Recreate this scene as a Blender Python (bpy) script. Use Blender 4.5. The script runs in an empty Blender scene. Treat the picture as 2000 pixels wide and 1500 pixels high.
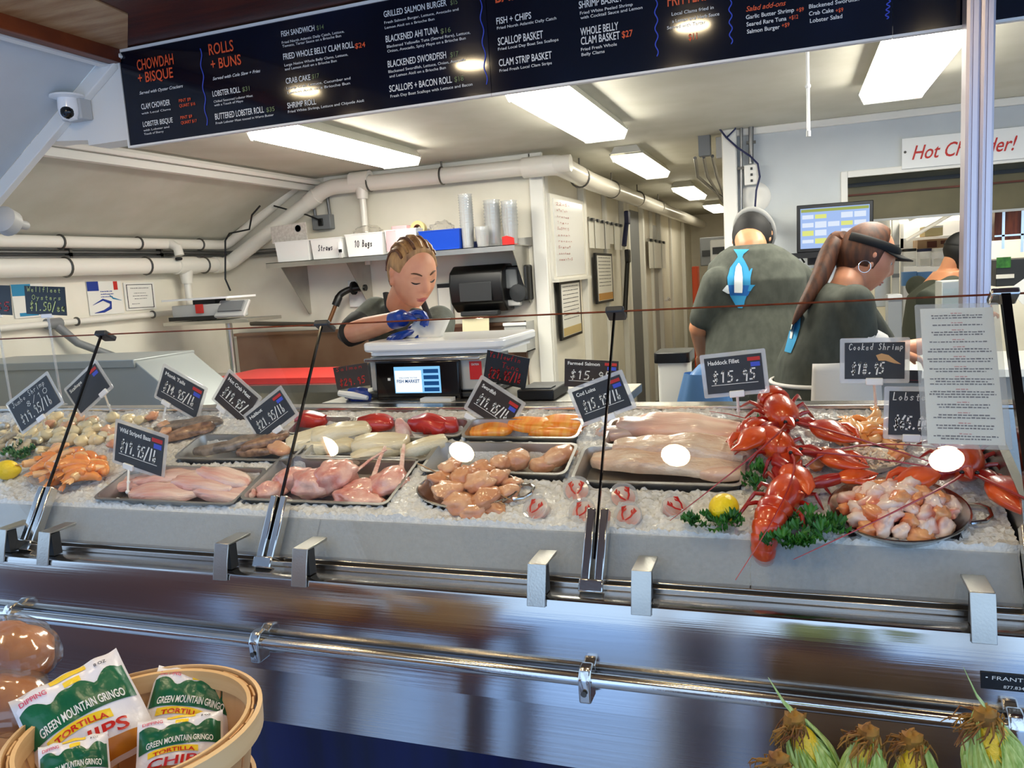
import bpy, math, random
import numpy as np
from mathutils import Vector, Matrix, noise as mnoise
R = math.radians
rng = random.Random(7)
S = bpy.context.scene
COL = S.collection

# ------------------------------------------------------------ camera
EYE = 1.55
FOC = 1561.0                                   # focal length in pixels of a 2000 x 1500 frame
CX = (0.94235601, -0.01392117, -0.33432221)    # world X, Y, Z axes seen in the camera (x right, y down, z forward)
CY = (0.32864369, -0.14935852, 0.93256922)
CZ = (-0.06291632, -0.9886851, -0.1361738)
cam = bpy.data.cameras.new('camera'); cam_ob = bpy.data.objects.new('camera', cam); COL.objects.link(cam_ob)
cam.sensor_width = 36.0; cam.lens = FOC / 2000 * 36.0; cam.clip_start = 0.02
cam_ob.matrix_world = Matrix(((CX[0], -CX[1], -CX[2], 0), (CY[0], -CY[1], -CY[2], 0), (CZ[0], -CZ[1], -CZ[2], EYE), (0, 0, 0, 1)))
S.camera = cam_ob

def ray(px, py):
    q = (px - 1000.0, py - 750.0, FOC)
    return Vector((sum(a * b for a, b in zip(CX, q)), sum(a * b for a, b in zip(CY, q)), sum(a * b for a, b in zip(CZ, q))))
ORI = Vector((0, 0, EYE))
def at_z(px, py, z): r = ray(px, py); return ORI + r * ((z - EYE) / r.z)
def at_y(px, py, y): r = ray(px, py); return ORI + r * (y / r.y)
def at_x(px, py, x): r = ray(px, py); return ORI + r * (x / r.x)
def at_plane(px, py, p, n): r = ray(px, py); return ORI + r * ((Vector(p) - ORI).dot(n) / r.dot(n))

# ------------------------------------------------------------ light of the place
S.view_settings.view_transform = 'Standard'; S.view_settings.look = 'None'
S.view_settings.exposure = 0.25; S.view_settings.gamma = 1.0
S.view_settings.use_curve_mapping = False
W = bpy.data.worlds.new('sky'); S.world = W; W.use_nodes = True
wn = W.node_tree; bgn = wn.nodes['Background']
bgn.inputs['Color'].default_value = (0.50, 0.71, 1.0, 1); bgn.inputs["Strength"].default_value = 1.8
FLUO = 27.0          # emission of the fluorescent diffusers
SPOT = 95.0         # emission of the porch lamps

# ------------------------------------------------------------ materials
MATS = {}
def nodes(name):
    m = bpy.data.materials.new(name); m.use_nodes = True
    MATS[name] = m
    return m, m.node_tree, m.node_tree.nodes['Principled BSDF']
def lin(c):
    return tuple((x / 12.92 if x <= 0.04045 else ((x + 0.055) / 1.055) ** 2.4) for x in c[:3]) + (1,)
def mat(name, c, rough=.5, metal=0., c2=None, sc=20., det=3., bump=0., bsc=None, spec=.5, sss=0., coat=0., emit=0., alpha=1., stretch=(1, 1, 1), lo=.35, hi=.65, trans=0.):
    """principled material; c and c2 are sRGB 0..1, mixed by a noise texture in object space"""
    m, t, p = nodes(name)
    p.inputs['Base Color'].default_value = lin(c); p.inputs['Roughness'].default_value = rough; p.inputs['Metallic'].default_value = metal
    p.inputs['Specular IOR Level'].default_value = spec; p.inputs['Alpha'].default_value = alpha
    if trans: p.inputs['Transmission Weight'].default_value = trans
    if sss: p.inputs['Subsurface Weight'].default_value = sss; p.inputs['Subsurface Radius'].default_value = (.02, .008, .005); p.inputs['Subsurface Scale'].default_value = .4
    if coat: p.inputs['Coat Weight'].default_value = coat; p.inputs['Coat Roughness'].default_value = .12
    if emit: p.inputs['Emission Color'].default_value = lin(c); p.inputs['Emission Strength'].default_value = emit
    if c2 or bump:
        tc = t.nodes.new('ShaderNodeTexCoord'); mp = t.nodes.new('ShaderNodeMapping'); mp.inputs['Scale'].default_value = stretch
        t.links.new(tc.outputs['Object'], mp.inputs['Vector'])
    if c2:
        n = t.nodes.new('ShaderNodeTexNoise'); n.inputs['Scale'].default_value = sc; n.inputs['Detail'].default_value = det
        r = t.nodes.new('ShaderNodeValToRGB'); r.color_ramp.elements[0].position = lo; r.color_ramp.elements[1].position = hi
        r.color_ramp.elements[0].color = lin(c); r.color_ramp.elements[1].color = lin(c2)
        t.links.new(mp.outputs[0], n.inputs['Vector']); t.links.new(n.outputs['Fac'], r.inputs['Fac']); t.links.new(r.outputs['Color'], p.inputs['Base Color'])
    if bump:
        n = t.nodes.new('ShaderNodeTexNoise'); n.inputs['Scale'].default_value = bsc or sc * 2; n.inputs['Detail'].default_value = 4
        b = t.nodes.new('ShaderNodeBump'); b.inputs['Strength'].default_value = bump; b.inputs['Distance'].default_value = .01
        t.links.new(mp.outputs[0], n.inputs['Vector']); t.links.new(n.outputs['Fac'], b.inputs['Height']); t.links.new(b.outputs[0], p.inputs['Normal'])
    return m
def glass(name, tint=(1, 1, 1), f0=.04, mx=1., rough=0.0, haze=0., hazec=(1, 1, 1)):
    """thin clear sheet: see-through plus a Schlick reflection, optionally a little milky"""
    m, t, p = nodes(name); out = t.nodes['Material Output']; t.nodes.remove(p)
    tr = t.nodes.new('ShaderNodeBsdfTransparent'); tr.inputs[0].default_value = tint + (1,)
    gl = t.nodes.new('ShaderNodeBsdfGlossy'); gl.inputs['Roughness'].default_value = rough
    lw = t.nodes.new('ShaderNodeLayerWeight'); lw.inputs['Blend'].default_value = .5
    pw = t.nodes.new('ShaderNodeMath'); pw.operation = 'POWER'; pw.inputs[1].default_value = 5
    ma = t.nodes.new('ShaderNodeMath'); ma.operation = 'MULTIPLY_ADD'; ma.inputs[1].default_value = (1 - f0) * mx; ma.inputs[2].default_value = f0
    mix = t.nodes.new('ShaderNodeMixShader')
    t.links.new(lw.outputs['Facing'], pw.inputs[0]); t.links.new(pw.outputs[0], ma.inputs[0]); t.links.new(ma.outputs[0], mix.inputs[0])
    src = tr
    if haze:
        df = t.nodes.new('ShaderNodeBsdfDiffuse'); df.inputs[0].default_value = hazec + (1,)
        m2 = t.nodes.new('ShaderNodeMixShader'); m2.inputs[0].default_value = haze
        t.links.new(tr.outputs[0], m2.inputs[1]); t.links.new(df.outputs[0], m2.inputs[2]); src = m2
    t.links.new(src.outputs[0], mix.inputs[1]); t.links.new(gl.outputs[0], mix.inputs[2]); t.links.new(mix.outputs[0], out.inputs[0])
    return m
def emitter(name, c, s):
    m, t, p = nodes(name); out = t.nodes['Material Output']; t.nodes.remove(p)
    e = t.nodes.new('ShaderNodeEmission'); e.inputs[0].default_value = lin(c); e.inputs[1].default_value = s
    t.links.new(e.outputs[0], out.inputs[0]); return m

# ------------------------------------------------------------ mesh helpers
ORG = {}
class MB:
    def __init__(s): s.v = []; s.f = []; s.m = []; s.k = 0
    def mi(s, k): s.k = k; return s
    def add(s, vs, fs):
        b = len(s.v); s.v += [tuple(v) for v in vs]; s.f += [tuple(b + i for i in f) for f in fs]; s.m += [s.k] * len(fs); return s
    def box(s, c, d, rot=None):
        x, y, z = d[0] / 2, d[1] / 2, d[2] / 2
        vs = [Vector((a * x, b * y, e * z)) for a in (-1, 1) for b in (-1, 1) for e in (-1, 1)]
        if rot is not None: vs = [rot @ v for v in vs]
        c = Vector(c)
        return s.add([v + c for v in vs], [(0, 1, 3, 2), (4, 6, 7, 5), (0, 4, 5, 1), (2, 3, 7, 6), (0, 2, 6, 4), (1, 5, 7, 3)])
    def bb(s, a, b): return s.box([(p + q) / 2 for p, q in zip(a, b)], [abs(q - p) for p, q in zip(a, b)])
    def rbox(s, c, d, r=.01, n=3, rot=None):
        """box with rounded vertical edges"""
        pts = []
        for sx, sy, a0 in ((1, 1, 0), (-1, 1, 90), (-1, -1, 180), (1, -1, 270)):
            for i in range(n + 1):
                a = R(a0 + 90 * i / n); pts.append((sx * (d[0] / 2 - r) + r * math.cos(a), sy * (d[1] / 2 - r) + r * math.sin(a)))
        return s.prism([Vector((x, y, -d[2] / 2)) for x, y in pts], Vector((0, 0, d[2])), c, rot)
    def prism(s, pts, d, c=(0, 0, 0), rot=None):
        pts = [Vector(p) for p in pts]; d = Vector(d); c = Vector(c); n = len(pts)
        vs = pts + [p + d for p in pts]
        if rot is not None: vs = [rot @ v for v in vs]
        return s.add([v + c for v in vs], [tuple(range(n))[::-1], tuple(range(n, 2 * n))] + [(i, (i + 1) % n, n + (i + 1) % n, n + i) for i in range(n)])
    def tube(s, path, r, n=10, caps=True, flat=1., up=None, closed=False):
        """sweep along a path; r a number or list; flat squashes across `up`"""
        P = [Vector(p) for p in path]; k = len(P)
        rs = r if isinstance(r, (list, tuple)) else [r] * k
        T = []
        for i in range(k):
            a, b = (P[i - 1], P[(i + 1) % k]) if closed else (P[max(i - 1, 0)], P[min(i + 1, k - 1)])
            t = b - a; T.append(t.normalized() if t.length > 1e-9 else Vector((0, 0, 1)))
        u = Vector(up) if up is not None else (Vector((0, 0, 1)) if abs(T[0].z) < .9 else Vector((1, 0, 0)))
        vs = []; fs = []
        for i in range(k):
            u = u - T[i] * u.dot(T[i]); u = u.normalized() if u.length > 1e-6 else T[i].orthogonal().normalized(); w = T[i].cross(u)
            for j in range(n):
                a = 2 * math.pi * j / n; vs.append(P[i] + (w * math.cos(a) + u * (math.sin(a) * flat)) * rs[i])
        for i in range(k if closed else k - 1):
            for j in range(n):
                a = i * n + j; b = i * n + (j + 1) % n; q = (i + 1) % k * n
                fs.append((a, b, q + (j + 1) % n, q + j))
        if caps and not closed: fs.append(tuple(range(n))[::-1]); fs.append(tuple(range((k - 1) * n, k * n)))
        return s.add(vs, fs)
    def lathe(s, prof, c=(0, 0, 0), n=32, sx=1., sy=1., rot=None):
        c = Vector(c); vs = []; k = len(prof)
        for r, z in prof:
            for j in range(n):
                a = 2 * math.pi * j / n; v = Vector((r * math.cos(a) * sx, r * math.sin(a) * sy, z)); vs.append((rot @ v if rot is not None else v) + c)
        fs = [(i * n + j, i * n + (j + 1) % n, (i + 1) * n + (j + 1) % n, (i + 1) * n + j) for i in range(k - 1) for j in range(n)]
        if prof[0][0] > 1e-6 and prof[0] != prof[-1]: fs.append(tuple(range(n))[::-1])
        if prof[-1][0] > 1e-6 and prof[0] != prof[-1]: fs.append(tuple(range((k - 1) * n, k * n)))
        return s.add(vs, fs)
    def ball(s, c, r, rot=None, nu=16, nv=10, fn=None):
        c = Vector(c); r = (r, r, r) if not isinstance(r, (tuple, list)) else r; vs = []; fs = []
        for i in range(nv + 1):
            th = math.pi * i / nv
            for j in range(nu):
                ph = 2 * math.pi * j / nu; d = Vector((math.sin(th) * math.cos(ph), math.sin(th) * math.sin(ph), math.cos(th)))
                k = fn(d) if fn else 1.
                v = Vector((d.x * r[0] * k, d.y * r[1] * k, d.z * r[2] * k)); vs.append((rot @ v if rot is not None else v) + c)
        for i in range(nv):
            for j in range(nu): fs.append((i * nu + j, i * nu + (j + 1) % nu, (i + 1) * nu + (j + 1) % nu, (i + 1) * nu + j)[::-1])
        return s.add(vs, fs)
    def grid(s, fn, nu, nv, closeu=False):
        vs = [fn(i / nu, j / nv) for i in range(nu + (0 if closeu else 1)) for j in range(nv + 1)]
        m = nv + 1; fs = []
        for i in range(nu):
            i2 = (i + 1) % nu if closeu else i + 1
            for j in range(nv): fs.append((i * m + j, i2 * m + j, i2 * m + j + 1, i * m + j + 1))
        return s.add(vs, fs)
    def xf(s, M): s.v = [tuple(M @ Vector(v)) for v in s.v]; return s
    def build(s, name, m, parent=None, smooth=True, bevel=0., ang=.7, sub=0, remesh=0., label=None):
        me = bpy.data.meshes.new(name)
        o0 = ORG.get(parent.name, Vector()) if parent else Vector()
        me.from_pydata([tuple(Vector(v) - o0) for v in s.v], [], s.f); me.validate()
        for x in (m if isinstance(m, (list, tuple)) else [m]): me.materials.append(MATS[x] if isinstance(x, str) else x)
        if any(s.m) and len(s.m) == len(me.polygons): me.polygons.foreach_set('material_index', s.m)
        me.update()
        if smooth:
            me.polygons.foreach_set('use_smooth', [True] * len(me.polygons)); me.set_sharp_from_angle(angle=ang)
        return link(name, me, parent, bevel, sub, remesh, label)
def link(name, me, parent=None, bevel=0., sub=0, remesh=0., label=None):
    o = bpy.data.objects.new(name, me); COL.objects.link(o)
    if parent: o.parent = parent; ORG[o.name] = ORG.get(parent.name, Vector())
    if remesh:
        q = o.modifiers.new('skin', 'REMESH'); q.mode = 'VOXEL'; q.voxel_size = remesh; q.use_smooth_shade = True
        q = o.modifiers.new('smooth', 'SMOOTH'); q.iterations = 4; q.factor = .5
    if bevel: q = o.modifiers.new('bevel', 'BEVEL'); q.width = bevel; q.segments = 2; q.limit_method = 'ANGLE'; q.harden_normals = False
    if sub: q = o.modifiers.new('subdivision', 'SUBSURF'); q.levels = sub; q.render_levels = sub
    if label: o['label'] = label
    return o
def tag(o, label, cat, group=None, kind=None):
    if label: o['label'] = label
    if cat: o['category'] = cat
    if group: o['group'] = group
    if kind: o['kind'] = kind
    return o
def thing(name, label, cat, loc=(0, 0, 0), group=None):
    o = bpy.data.objects.new(name, None); COL.objects.link(o); o.location = loc; o.empty_display_size = .05
    ORG[o.name] = Vector(loc); return tag(o, label, cat, group)
def struct(o): o['kind'] = 'structure'; return o
KIDS = {}
def dup(o, mw=None, label=None, group=None, parent=None):
    c = o.copy(); COL.objects.link(c)
    if parent: c.parent = parent
    for ch in [x for x in o.children]: dup(ch, None, None, None, c)
    if mw is not None: c.matrix_world = mw
    if label: c['label'] = label
    if group: c['group'] = group
    return c

# ------------------------------------------------------------ lettering (built-in font, turned into mesh)
TXT = {}
def text_data(body, shear=0., bold=0., space=1., align='CENTER'):
    key = (body, shear, bold, space, align)
    if key in TXT: return TXT[key]
    cu = bpy.data.curves.new('lettering', 'FONT'); cu.body = body; cu.size = 1.; cu.shear = shear; cu.offset = bold; cu.space_character = space
    cu.align_x = 'LEFT'; cu.resolution_u = 3; cu.fill_mode = 'FRONT'
    o = bpy.data.objects.new('lettering', cu); COL.objects.link(o)
    bpy.context.view_layer.update()
    me = bpy.data.meshes.new_from_object(o.evaluated_get(bpy.context.evaluated_depsgraph_get()))
    vs = [v.co.copy() for v in me.vertices]; fs = [tuple(p.vertices) for p in me.polygons]
    bpy.data.objects.remove(o); bpy.data.curves.remove(cu); bpy.data.meshes.remove(me)
    if vs:
        x0 = min(v.x for v in vs); x1 = max(v.x for v in vs)
    else: x0 = x1 = 0
    TXT[key] = (vs, fs, x0, x1); return TXT[key]
def put_text(mb, body, o, u, v, h, w=None, align='L', shear=0., bold=0., off=.0008, space=1., jitter=0., maxw=None):
    """text on a plane: o = baseline start (or centre/right), u, v unit axes, h = cap height, w = forced width"""
    u = Vector(u); v = Vector(v); n = u.cross(v); o = Vector(o) + n * off
    vs, fs, x0, x1 = text_data(body, shear, bold, space)
    if x1 <= x0: return
    s = h / .7; sx = (w / (x1 - x0)) if w else s
    if maxw and sx * (x1 - x0) > maxw: sx = maxw / (x1 - x0)
    L = (x1 - x0) * sx; dx = {'L': 0, 'C': -L / 2, 'R': -L}[align]
    mb.add([o + u * ((p.x - x0) * sx + dx) + v * (p.y * s + (jitter * s * math.sin(p.x * 5.3 + len(body)) if jitter else 0)) for p in vs], fs)
# chalk hand: single strokes on a 4 x 6 cell
STROKES = {'0': [[(2, 6), (.6, 4.6), (.6, 1.4), (2, 0), (3.4, 1.4), (3.4, 4.6), (2, 6)]], '1': [[(1.2, 4.8), (2.2, 6), (2.2, 0)]],
 '2': [[(.6, 4.8), (1.6, 6), (3, 5.6), (3.2, 4), (.5, 0), (3.5, .1)]], '4': [[(2.6, 0), (2.6, 6), (.4, 2), (3.6, 2)]],
 '5': [[(3.3, 6), (1, 6), (.8, 3.4), (2.4, 3.7), (3.4, 2.2), (2.6, .3), (.6, .3)]], '6': [[(3, 6), (1.2, 3.8), (.7, 1.6), (2, 0), (3.3, 1.4), (2.2, 2.9), (.8, 2)]],
 '8': [[(2, 3.2), (.8, 4.6), (2, 6), (3.2, 4.6), (2, 3.2), (.6, 1.5), (2, 0), (3.4, 1.5), (2, 3.2)]],
 '9': [[(3.2, 4.4), (2, 3), (.8, 4.4), (1.8, 6), (3.2, 4.8), (3, 0)]], '$': [[(3.2, 4.8), (2, 5.5), (.8, 4.5), (3.1, 1.6), (2, .5), (.7, 1.4)], [(2, 6.4), (2, -.4)]],
 '.': [[(1.6, 0), (2, .35)]], '/': [[(.6, -.6), (3.4, 6.6)]], 'l': [[(2, 6.2), (2, 0)]], 'b': [[(1, 6.2), (1, .2), (2.4, 0), (3.2, 1.4), (2.4, 2.9), (1, 2.4)]],
 'e': [[(.9, 1.7), (3, 1.8), (2.4, 3.1), (1.2, 2.9), (.8, 1.2), (1.8, 0), (3.1, .6)]], 'a': [[(3, 2.8), (1.6, 3.1), (.8, 1.4), (1.8, 0), (3, 1.4), (3, 3), (3.2, 0)]],
 'C': [[(3.4, 5), (2.2, 6), (.8, 4.6), (.7, 1.6), (2, 0), (3.5, .9)]], 'o': [[(2, 3.1), (.8, 1.6), (2, 0), (3.2, 1.6), (2, 3.1)]], 'k': [[(1, 6), (1, 0)], [(3, 3.2), (1, 1.6), (3.2, 0)]],
 'd': [[(3, 6), (3, 0)], [(3, 2.6), (1.6, 3.1), (.8, 1.4), (1.8, 0), (3, 1)]], 'S': [[(3.2, 5.2), (2, 6), (.9, 4.8), (3.1, 1.6), (2, 0), (.7, .8)]], 'h': [[(1, 6), (1, 0)], [(1, 2.2), (2.2, 3.1), (3.1, 2.2), (3.1, 0)]],
 'r': [[(1, 3), (1, 0)], [(1, 2), (2.2, 3), (3, 2.7)]], 'i': [[(2, 3), (2, 0)], [(2, 4.3), (2.1, 4.5)]], 'm': [[(.4, 3), (.4, 0)], [(.4, 2.3), (1.3, 3), (2, 2.3), (2, 0)], [(2, 2.3), (2.9, 3), (3.6, 2.3), (3.6, 0)]],
 'p': [[(1, 3), (1, -1.8)], [(1, 2.4), (2.4, 3), (3.2, 1.6), (2.2, .1), (1, .6)]], 'L': [[(.9, 6), (.9, 0), (3.3, .1)]], 's': [[(3, 2.7), (1.8, 3.1), (1, 2.3), (2.9, .9), (2, 0), (.9, .4)]], 't': [[(2, 5), (2, .3), (2.9, 0)], [(1, 3.3), (3.1, 3.3)]],
 'J': [[(3.2, 6), (3, 1.2), (2, 0), (.8, 1)], [(1.8, 6), (3.8, 6)]], 'u': [[(.9, 3), (1, .8), (2, 0), (3, .9), (3.1, 3), (3.2, 0)]], 'w': [[(.4, 3), (1.2, 0), (2, 2.4), (2.8, 0), (3.6, 3)]], 'W': [[(.2, 6), (1.1, 0), (2, 4), (2.9, 0), (3.8, 6)]],
 'f': [[(3, 5.6), (2, 6), (1.7, 4.8), (1.7, 0)], [(.8, 3.2), (2.9, 3.2)]], 'n': [[(1, 3), (1, 0)], [(1, 2.2), (2.2, 3.1), (3.1, 2.2), (3.1, 0)]], 'y': [[(.9, 3), (2, .6)], [(3.1, 3), (1.2, -1.9)]], 'O': [[(2, 6), (.5, 4.4), (.5, 1.6), (2, 0), (3.5, 1.6), (3.5, 4.4), (2, 6)]],
 'Y': [[(.5, 6), (2, 3.2), (2, 0)], [(3.6, 6), (2, 3.2)]], 'T': [[(.3, 6), (3.7, 6)], [(2, 6), (2, 0)]], 'F': [[(3.4, 6), (.9, 6), (.9, 0)], [(.9, 3.2), (2.8, 3.2)]], 'H': [[(.8, 6), (.8, 0)], [(3.2, 6), (3.2, 0)], [(.8, 3), (3.2, 3)]], 'c': [[(3, 2.6), (1.8, 3.1), (.9, 1.6), (1.8, 0), (3.1, .6)]]}
def chalk(mb, body, o, u, v, h, w=None, pen=.09, align='L', off=.0018, slant=.12):
    u = Vector(u); v = Vector(v); n = u.cross(v); o = Vector(o) + n * off
    L = len(body) * 4.6; s = h / 6; sx = (w / L) if w else s
    dx = {'L': 0, 'C': -L * sx / 2, 'R': -L * sx}[align]; pw = h * pen
    for i, ch in enumerate(body):
        jy = math.sin(i * 2.7 + len(body)) * .25
        for st in STROKES.get(ch, []):
            P = [o + u * (dx + (i * 4.6 + x) * sx + y * s * slant) + v * ((y + jy) * s) for x, y in st]
            for a, b in zip(P, P[1:]):
                d = b - a
                if d.length < 1e-6: continue
                t = d.normalized(); k = n.cross(t) * pw / 2; e = t * pw * .4
                mb.add([a - e - k, b + e - k, b + e + k, a - e + k], [(0, 1, 2, 3)])
STROKES['B'] = [[(.9, 0), (.9, 6), (2.8, 5.4), (2.6, 3.6), (.9, 3.2), (3.2, 2.6), (3, .4), (.9, 0)]]; STROKES['g'] = [[(3, 3), (1.6, 3), (.9, 1.5), (1.9, .2), (3, 1.2), (3, 3), (3, -1.2), (1.6, -2), (.9, -1.3)]]
X3, Y3, Z3 = Vector((1, 0, 0)), Vector((0, 1, 0)), Vector((0, 0, 1))
# ------------------------------------------------------------ material list
mat('wall', (.95, .925, .87), .55, c2=(.91, .885, .82), sc=3, bump=.05, bsc=60)
mat('wall_cool', (.80, .82, .83), .5, c2=(.76, .78, .79), sc=3, bump=.04, bsc=70)
mat('ceiling', (.80, .79, .74), .6, c2=(.76, .75, .69), sc=4, bump=.05, bsc=40)
mat('trim', (.92, .91, .88), .45)
mat('wood_red', (.33, .12, .06), .45, c2=(.22, .06, .03), sc=4, stretch=(1, 8, 1), bump=.15, bsc=30)
mat('wood_knotty', (.72, .58, .42), .5, c2=(.60, .43, .27), sc=5, stretch=(1, 6, 1), bump=.15, bsc=30)
mat('wood_trim', (.48, .22, .09), .45, c2=(.34, .13, .05), sc=6, stretch=(6, 1, 1))
mat('floor', (.45, .44, .42), .6, c2=(.38, .37, .36), sc=6)
mat('ground', (.74, .82, .93), .7, c2=(.66, .74, .87), sc=2.5, bump=.1)  # sky blue put into the colour, for the steel to reflect
mat('brown_siding', (.42, .20, .11), .6, c2=(.30, .14, .07), sc=6, stretch=(1, 1, .2))
mat('alu', (.80, .77, .80), .32, .75, bump=.03, bsc=60, stretch=(6, 6, .3))
def steel(name, c, rough, s, st, aniso=0.):
    m = mat(name, c, rough, 1., c2=tuple(x * .9 for x in c), sc=5, bump=s, bsc=220, stretch=st)
    m.node_tree.nodes['Principled BSDF'].inputs['Anisotropic'].default_value = aniso
    return m
steel('steel', (.80, .78, .76), .22, .06, (.02, 1, 1))
steel('steel_front', (.80, .79, .78), .15, .035, (.012, 1, 1))
steel('steel_plain', (.78, .77, .74), .30, .05, (1, 1, 1))
steel('steel_bright', (.88, .87, .85), .15, .02, (1, 1, 1))
steel('tray_steel', (.80, .79, .77), .42, .05, (1, 1, 1))
mat('pvc', (.93, .91, .87), .3, coat=.2)
mat('grey_pvc', (.50, .51, .52), .4)
mat('conduit', (.52, .52, .52), .35, .8)
mat('zinc', (.40, .39, .37), .4, .8)
mat('black', (.025, .025, .028), .4)
mat('black_gloss', (.02, .02, .022), .12)
mat('rubber', (.05, .05, .05), .7)
mat('dark_grey', (.16, .17, .18), .5)
mat('mid_grey', (.46, .47, .48), .5)
mat('light_grey', (.72, .72, .71), .5)
mat('white', (.93, .93, .92), .4)
mat('white_gloss', (.95, .95, .95), .15)
mat('paper', (.93, .92, .89), .7)
mat('slate', (.17, .18, .20), .55, c2=(.21, .22, .235), sc=12)  # lightened: reflected haze of the glass is put into the colour
mat('slate_brown', (.17, .13, .11), .55, c2=(.21, .17, .14), sc=12)
mat('menu_navy', (.03, .045, .10), .08, c2=(.07, .10, .19), sc=2.2, lo=.45, hi=.75)  # lighter navy puts the reflected sky into the board colour
mat('chalk', (.93, .93, .91), .8)
mat('chalk_red', (.62, .08, .10), .8)
mat('print_orange', (.90, .34, .16), .5)
mat('print_white', (.90, .90, .88), .5)
mat('print_green', (.40, .46, .30), .5)
mat('print_blue', (.25, .33, .80), .5)
mat('print_dark', (.25, .24, .28), .7)
mat('print_rose', (.80, .52, .50), .7)
mat('sign_red', (.76, .16, .12), .5)
mat('red_plastic', (.78, .12, .10), .3)
mat('red_board', (.80, .20, .18), .4)
mat('blue_plastic', (.05, .25, .70), .3)
mat('blue_bag', (.36, .55, .78), .35)
mat('cyan_board', (.50, .76, .82), .4)
mat('blue_skirt', (.01, .035, .20), .30, c2=(.015, .06, .30), sc=3, stretch=(6, 1, .2))
mat('yellow_note', (.93, .85, .42), .7)
mat('pink', (.93, .72, .74), .6)
mat('brown_steel', (.50, .36, .28), .35, .6, c2=(.58, .46, .38), sc=3)
glass('glass', (.97, .985, .975), .035)
glass('glass_low', (.90, .92, .92), .05, haze=.30, hazec=(.56, .57, .60))
glass('clear_plastic', (.92, .93, .93), .06, haze=.22, hazec=(.9, .9, .9))
glass('acrylic', (.93, .93, .93), .05, haze=.36, hazec=(.86, .84, .82))
glass('bag_clear', (.95, .94, .92), .07, rough=.12, haze=.05, hazec=(.95, .93, .9))
emitter('tube_light', (1., .98, .92), FLUO)
emitter('spot_light', (1., .90, .72), SPOT)

# ------------------------------------------------------------ the building
ZC = 2.28; YO = 2.13; YB = 4.87; XL = -3.9; XC = -1.52; XK = -.375
struct(MB().bb((-6, 2.0, -.1), (6, 14, 0)).build('floor', 'floor'))
struct(MB().bb((-9, -12, -.12), (9, 2.0, -.02)).build('floor_outside', 'ground'))
b = MB().bb((-3.1, 2.2, ZC), (4, 14, ZC + .06)); struct(b.build('ceiling', 'ceiling'))
b = MB().prism([(-3.06, 2.2, ZC + .01), (XL - .06, 2.2, 1.87), (XL - .06, 2.2, 1.94), (-3.06, 2.2, ZC + .07)], (0, 2.75, 0)); struct(b.build('ceiling_slope', 'ceiling'))
struct(MB().bb((XL - .08, 2.2, 0), (XL, YB + .1, 1.93)).build('wall_left', 'wall'))
struct(MB().bb((XL - .08, YB, 0), (XC, YB + .08, 2.3)).build('wall_back', 'wall'))
struct(MB().bb((XC - .08, YB + .08, 0), (XC, 13, 2.3)).build('wall_corridor_left', 'wall'))
struct(MB().bb((XK, YB + .1, 0), (XK + .06, 13, 2.3)).build('wall_corridor_right', 'wall'))
struct(MB().bb((XC, 13, 0), (XK, 13.1, 2.3)).build('wall_corridor_end', 'wall'))
b = MB().bb((XK, YB, 0), (.285, YB + .08, 2.3)).bb((.285, YB, 1.965), (4, YB + .08, 2.3)).bb((.285, YB, 0), (4, YB + .08, .95)); struct(b.build('wall_kitchen', 'wall_cool'))
struct(MB().bb((3.0, 2.2, 0), (3.08, 9, 2.3)).build('wall_right', 'wall_cool'))
struct(MB().bb((XK + .06, 7.6, 0), (3.0, 7.7, 2.3)).build('wall_kitchen_back', 'wall'))
# header over the opening, its wooden soffit, the gable rib and the sheathed porch slope at the left
b = MB().bb((-2.2, YO, 2.06), (3, YO + .09, 2.34)); b.bb((XL, YO, 0), (-3.1, YO + .09, 1.7)); kx = at_y(104, 276, YO); b.prism([(-2.0, YO, 2.06), (-2.0, YO, 2.36), (-2.08, YO, 2.34), (kx.x - .05, YO, kx.z), (kx.x, YO, kx.z)], (0, .09, 0))  # second box is an unseen left closure, added to block skylight
struct(b.build('wall_front', 'trim'))
L0 = at_y(0, 350, YO - .03); L1 = Vector((-2.035, YO - .03, 2.335)); d = (L1 - L0).normalized(); nn = Vector((-d.z, 0, d.x))
b = MB().prism([L0 - d * .5, L0 - d * .5 - nn * .045, L1 + d * .02 - nn * .045, L1 + d * .02], (0, .03, 0)); struct(b.build('trim_1', 'trim', bevel=.003))
q = [L0 - d * .6, L1]
b = MB().prism([q[0] + Vector((0, -3.2, 0)), q[0] + nn * .06 + Vector((0, -3.2, 0)), q[1] + nn * .06 + Vector((0, -3.2, 0)), q[1] + Vector((0, -3.2, 0))], (0, 3.2, 0)); struct(b.build('wall_porch_slope', 'wall_cool'))
b = MB().bb((-2.03, -.6, 2.335), (3, YO + .02, 2.40)); struct(b.build('ceiling_porch', 'wood_red'))
b = MB().prism([(-2.03, YO, 2.331), (-2.03, -.6, 2.331), (-1.4, -.6, 2.331), (-1.74, 1.88, 2.331), (-1.99, YO, 2.331)], (0, 0, .004)); struct(b.build('ceiling_porch_board', 'wood_knotty'))
struct(MB().bb((-2.045, -.6, 2.29), (-2.0, YO - .02, 2.335)).build('trim_2', 'wood_trim', bevel=.004))
struct(MB().bb((-2.075, -.6, 2.285), (-2.046, YO - .03, 2.31)).build('trim_3', 'trim'))
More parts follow.
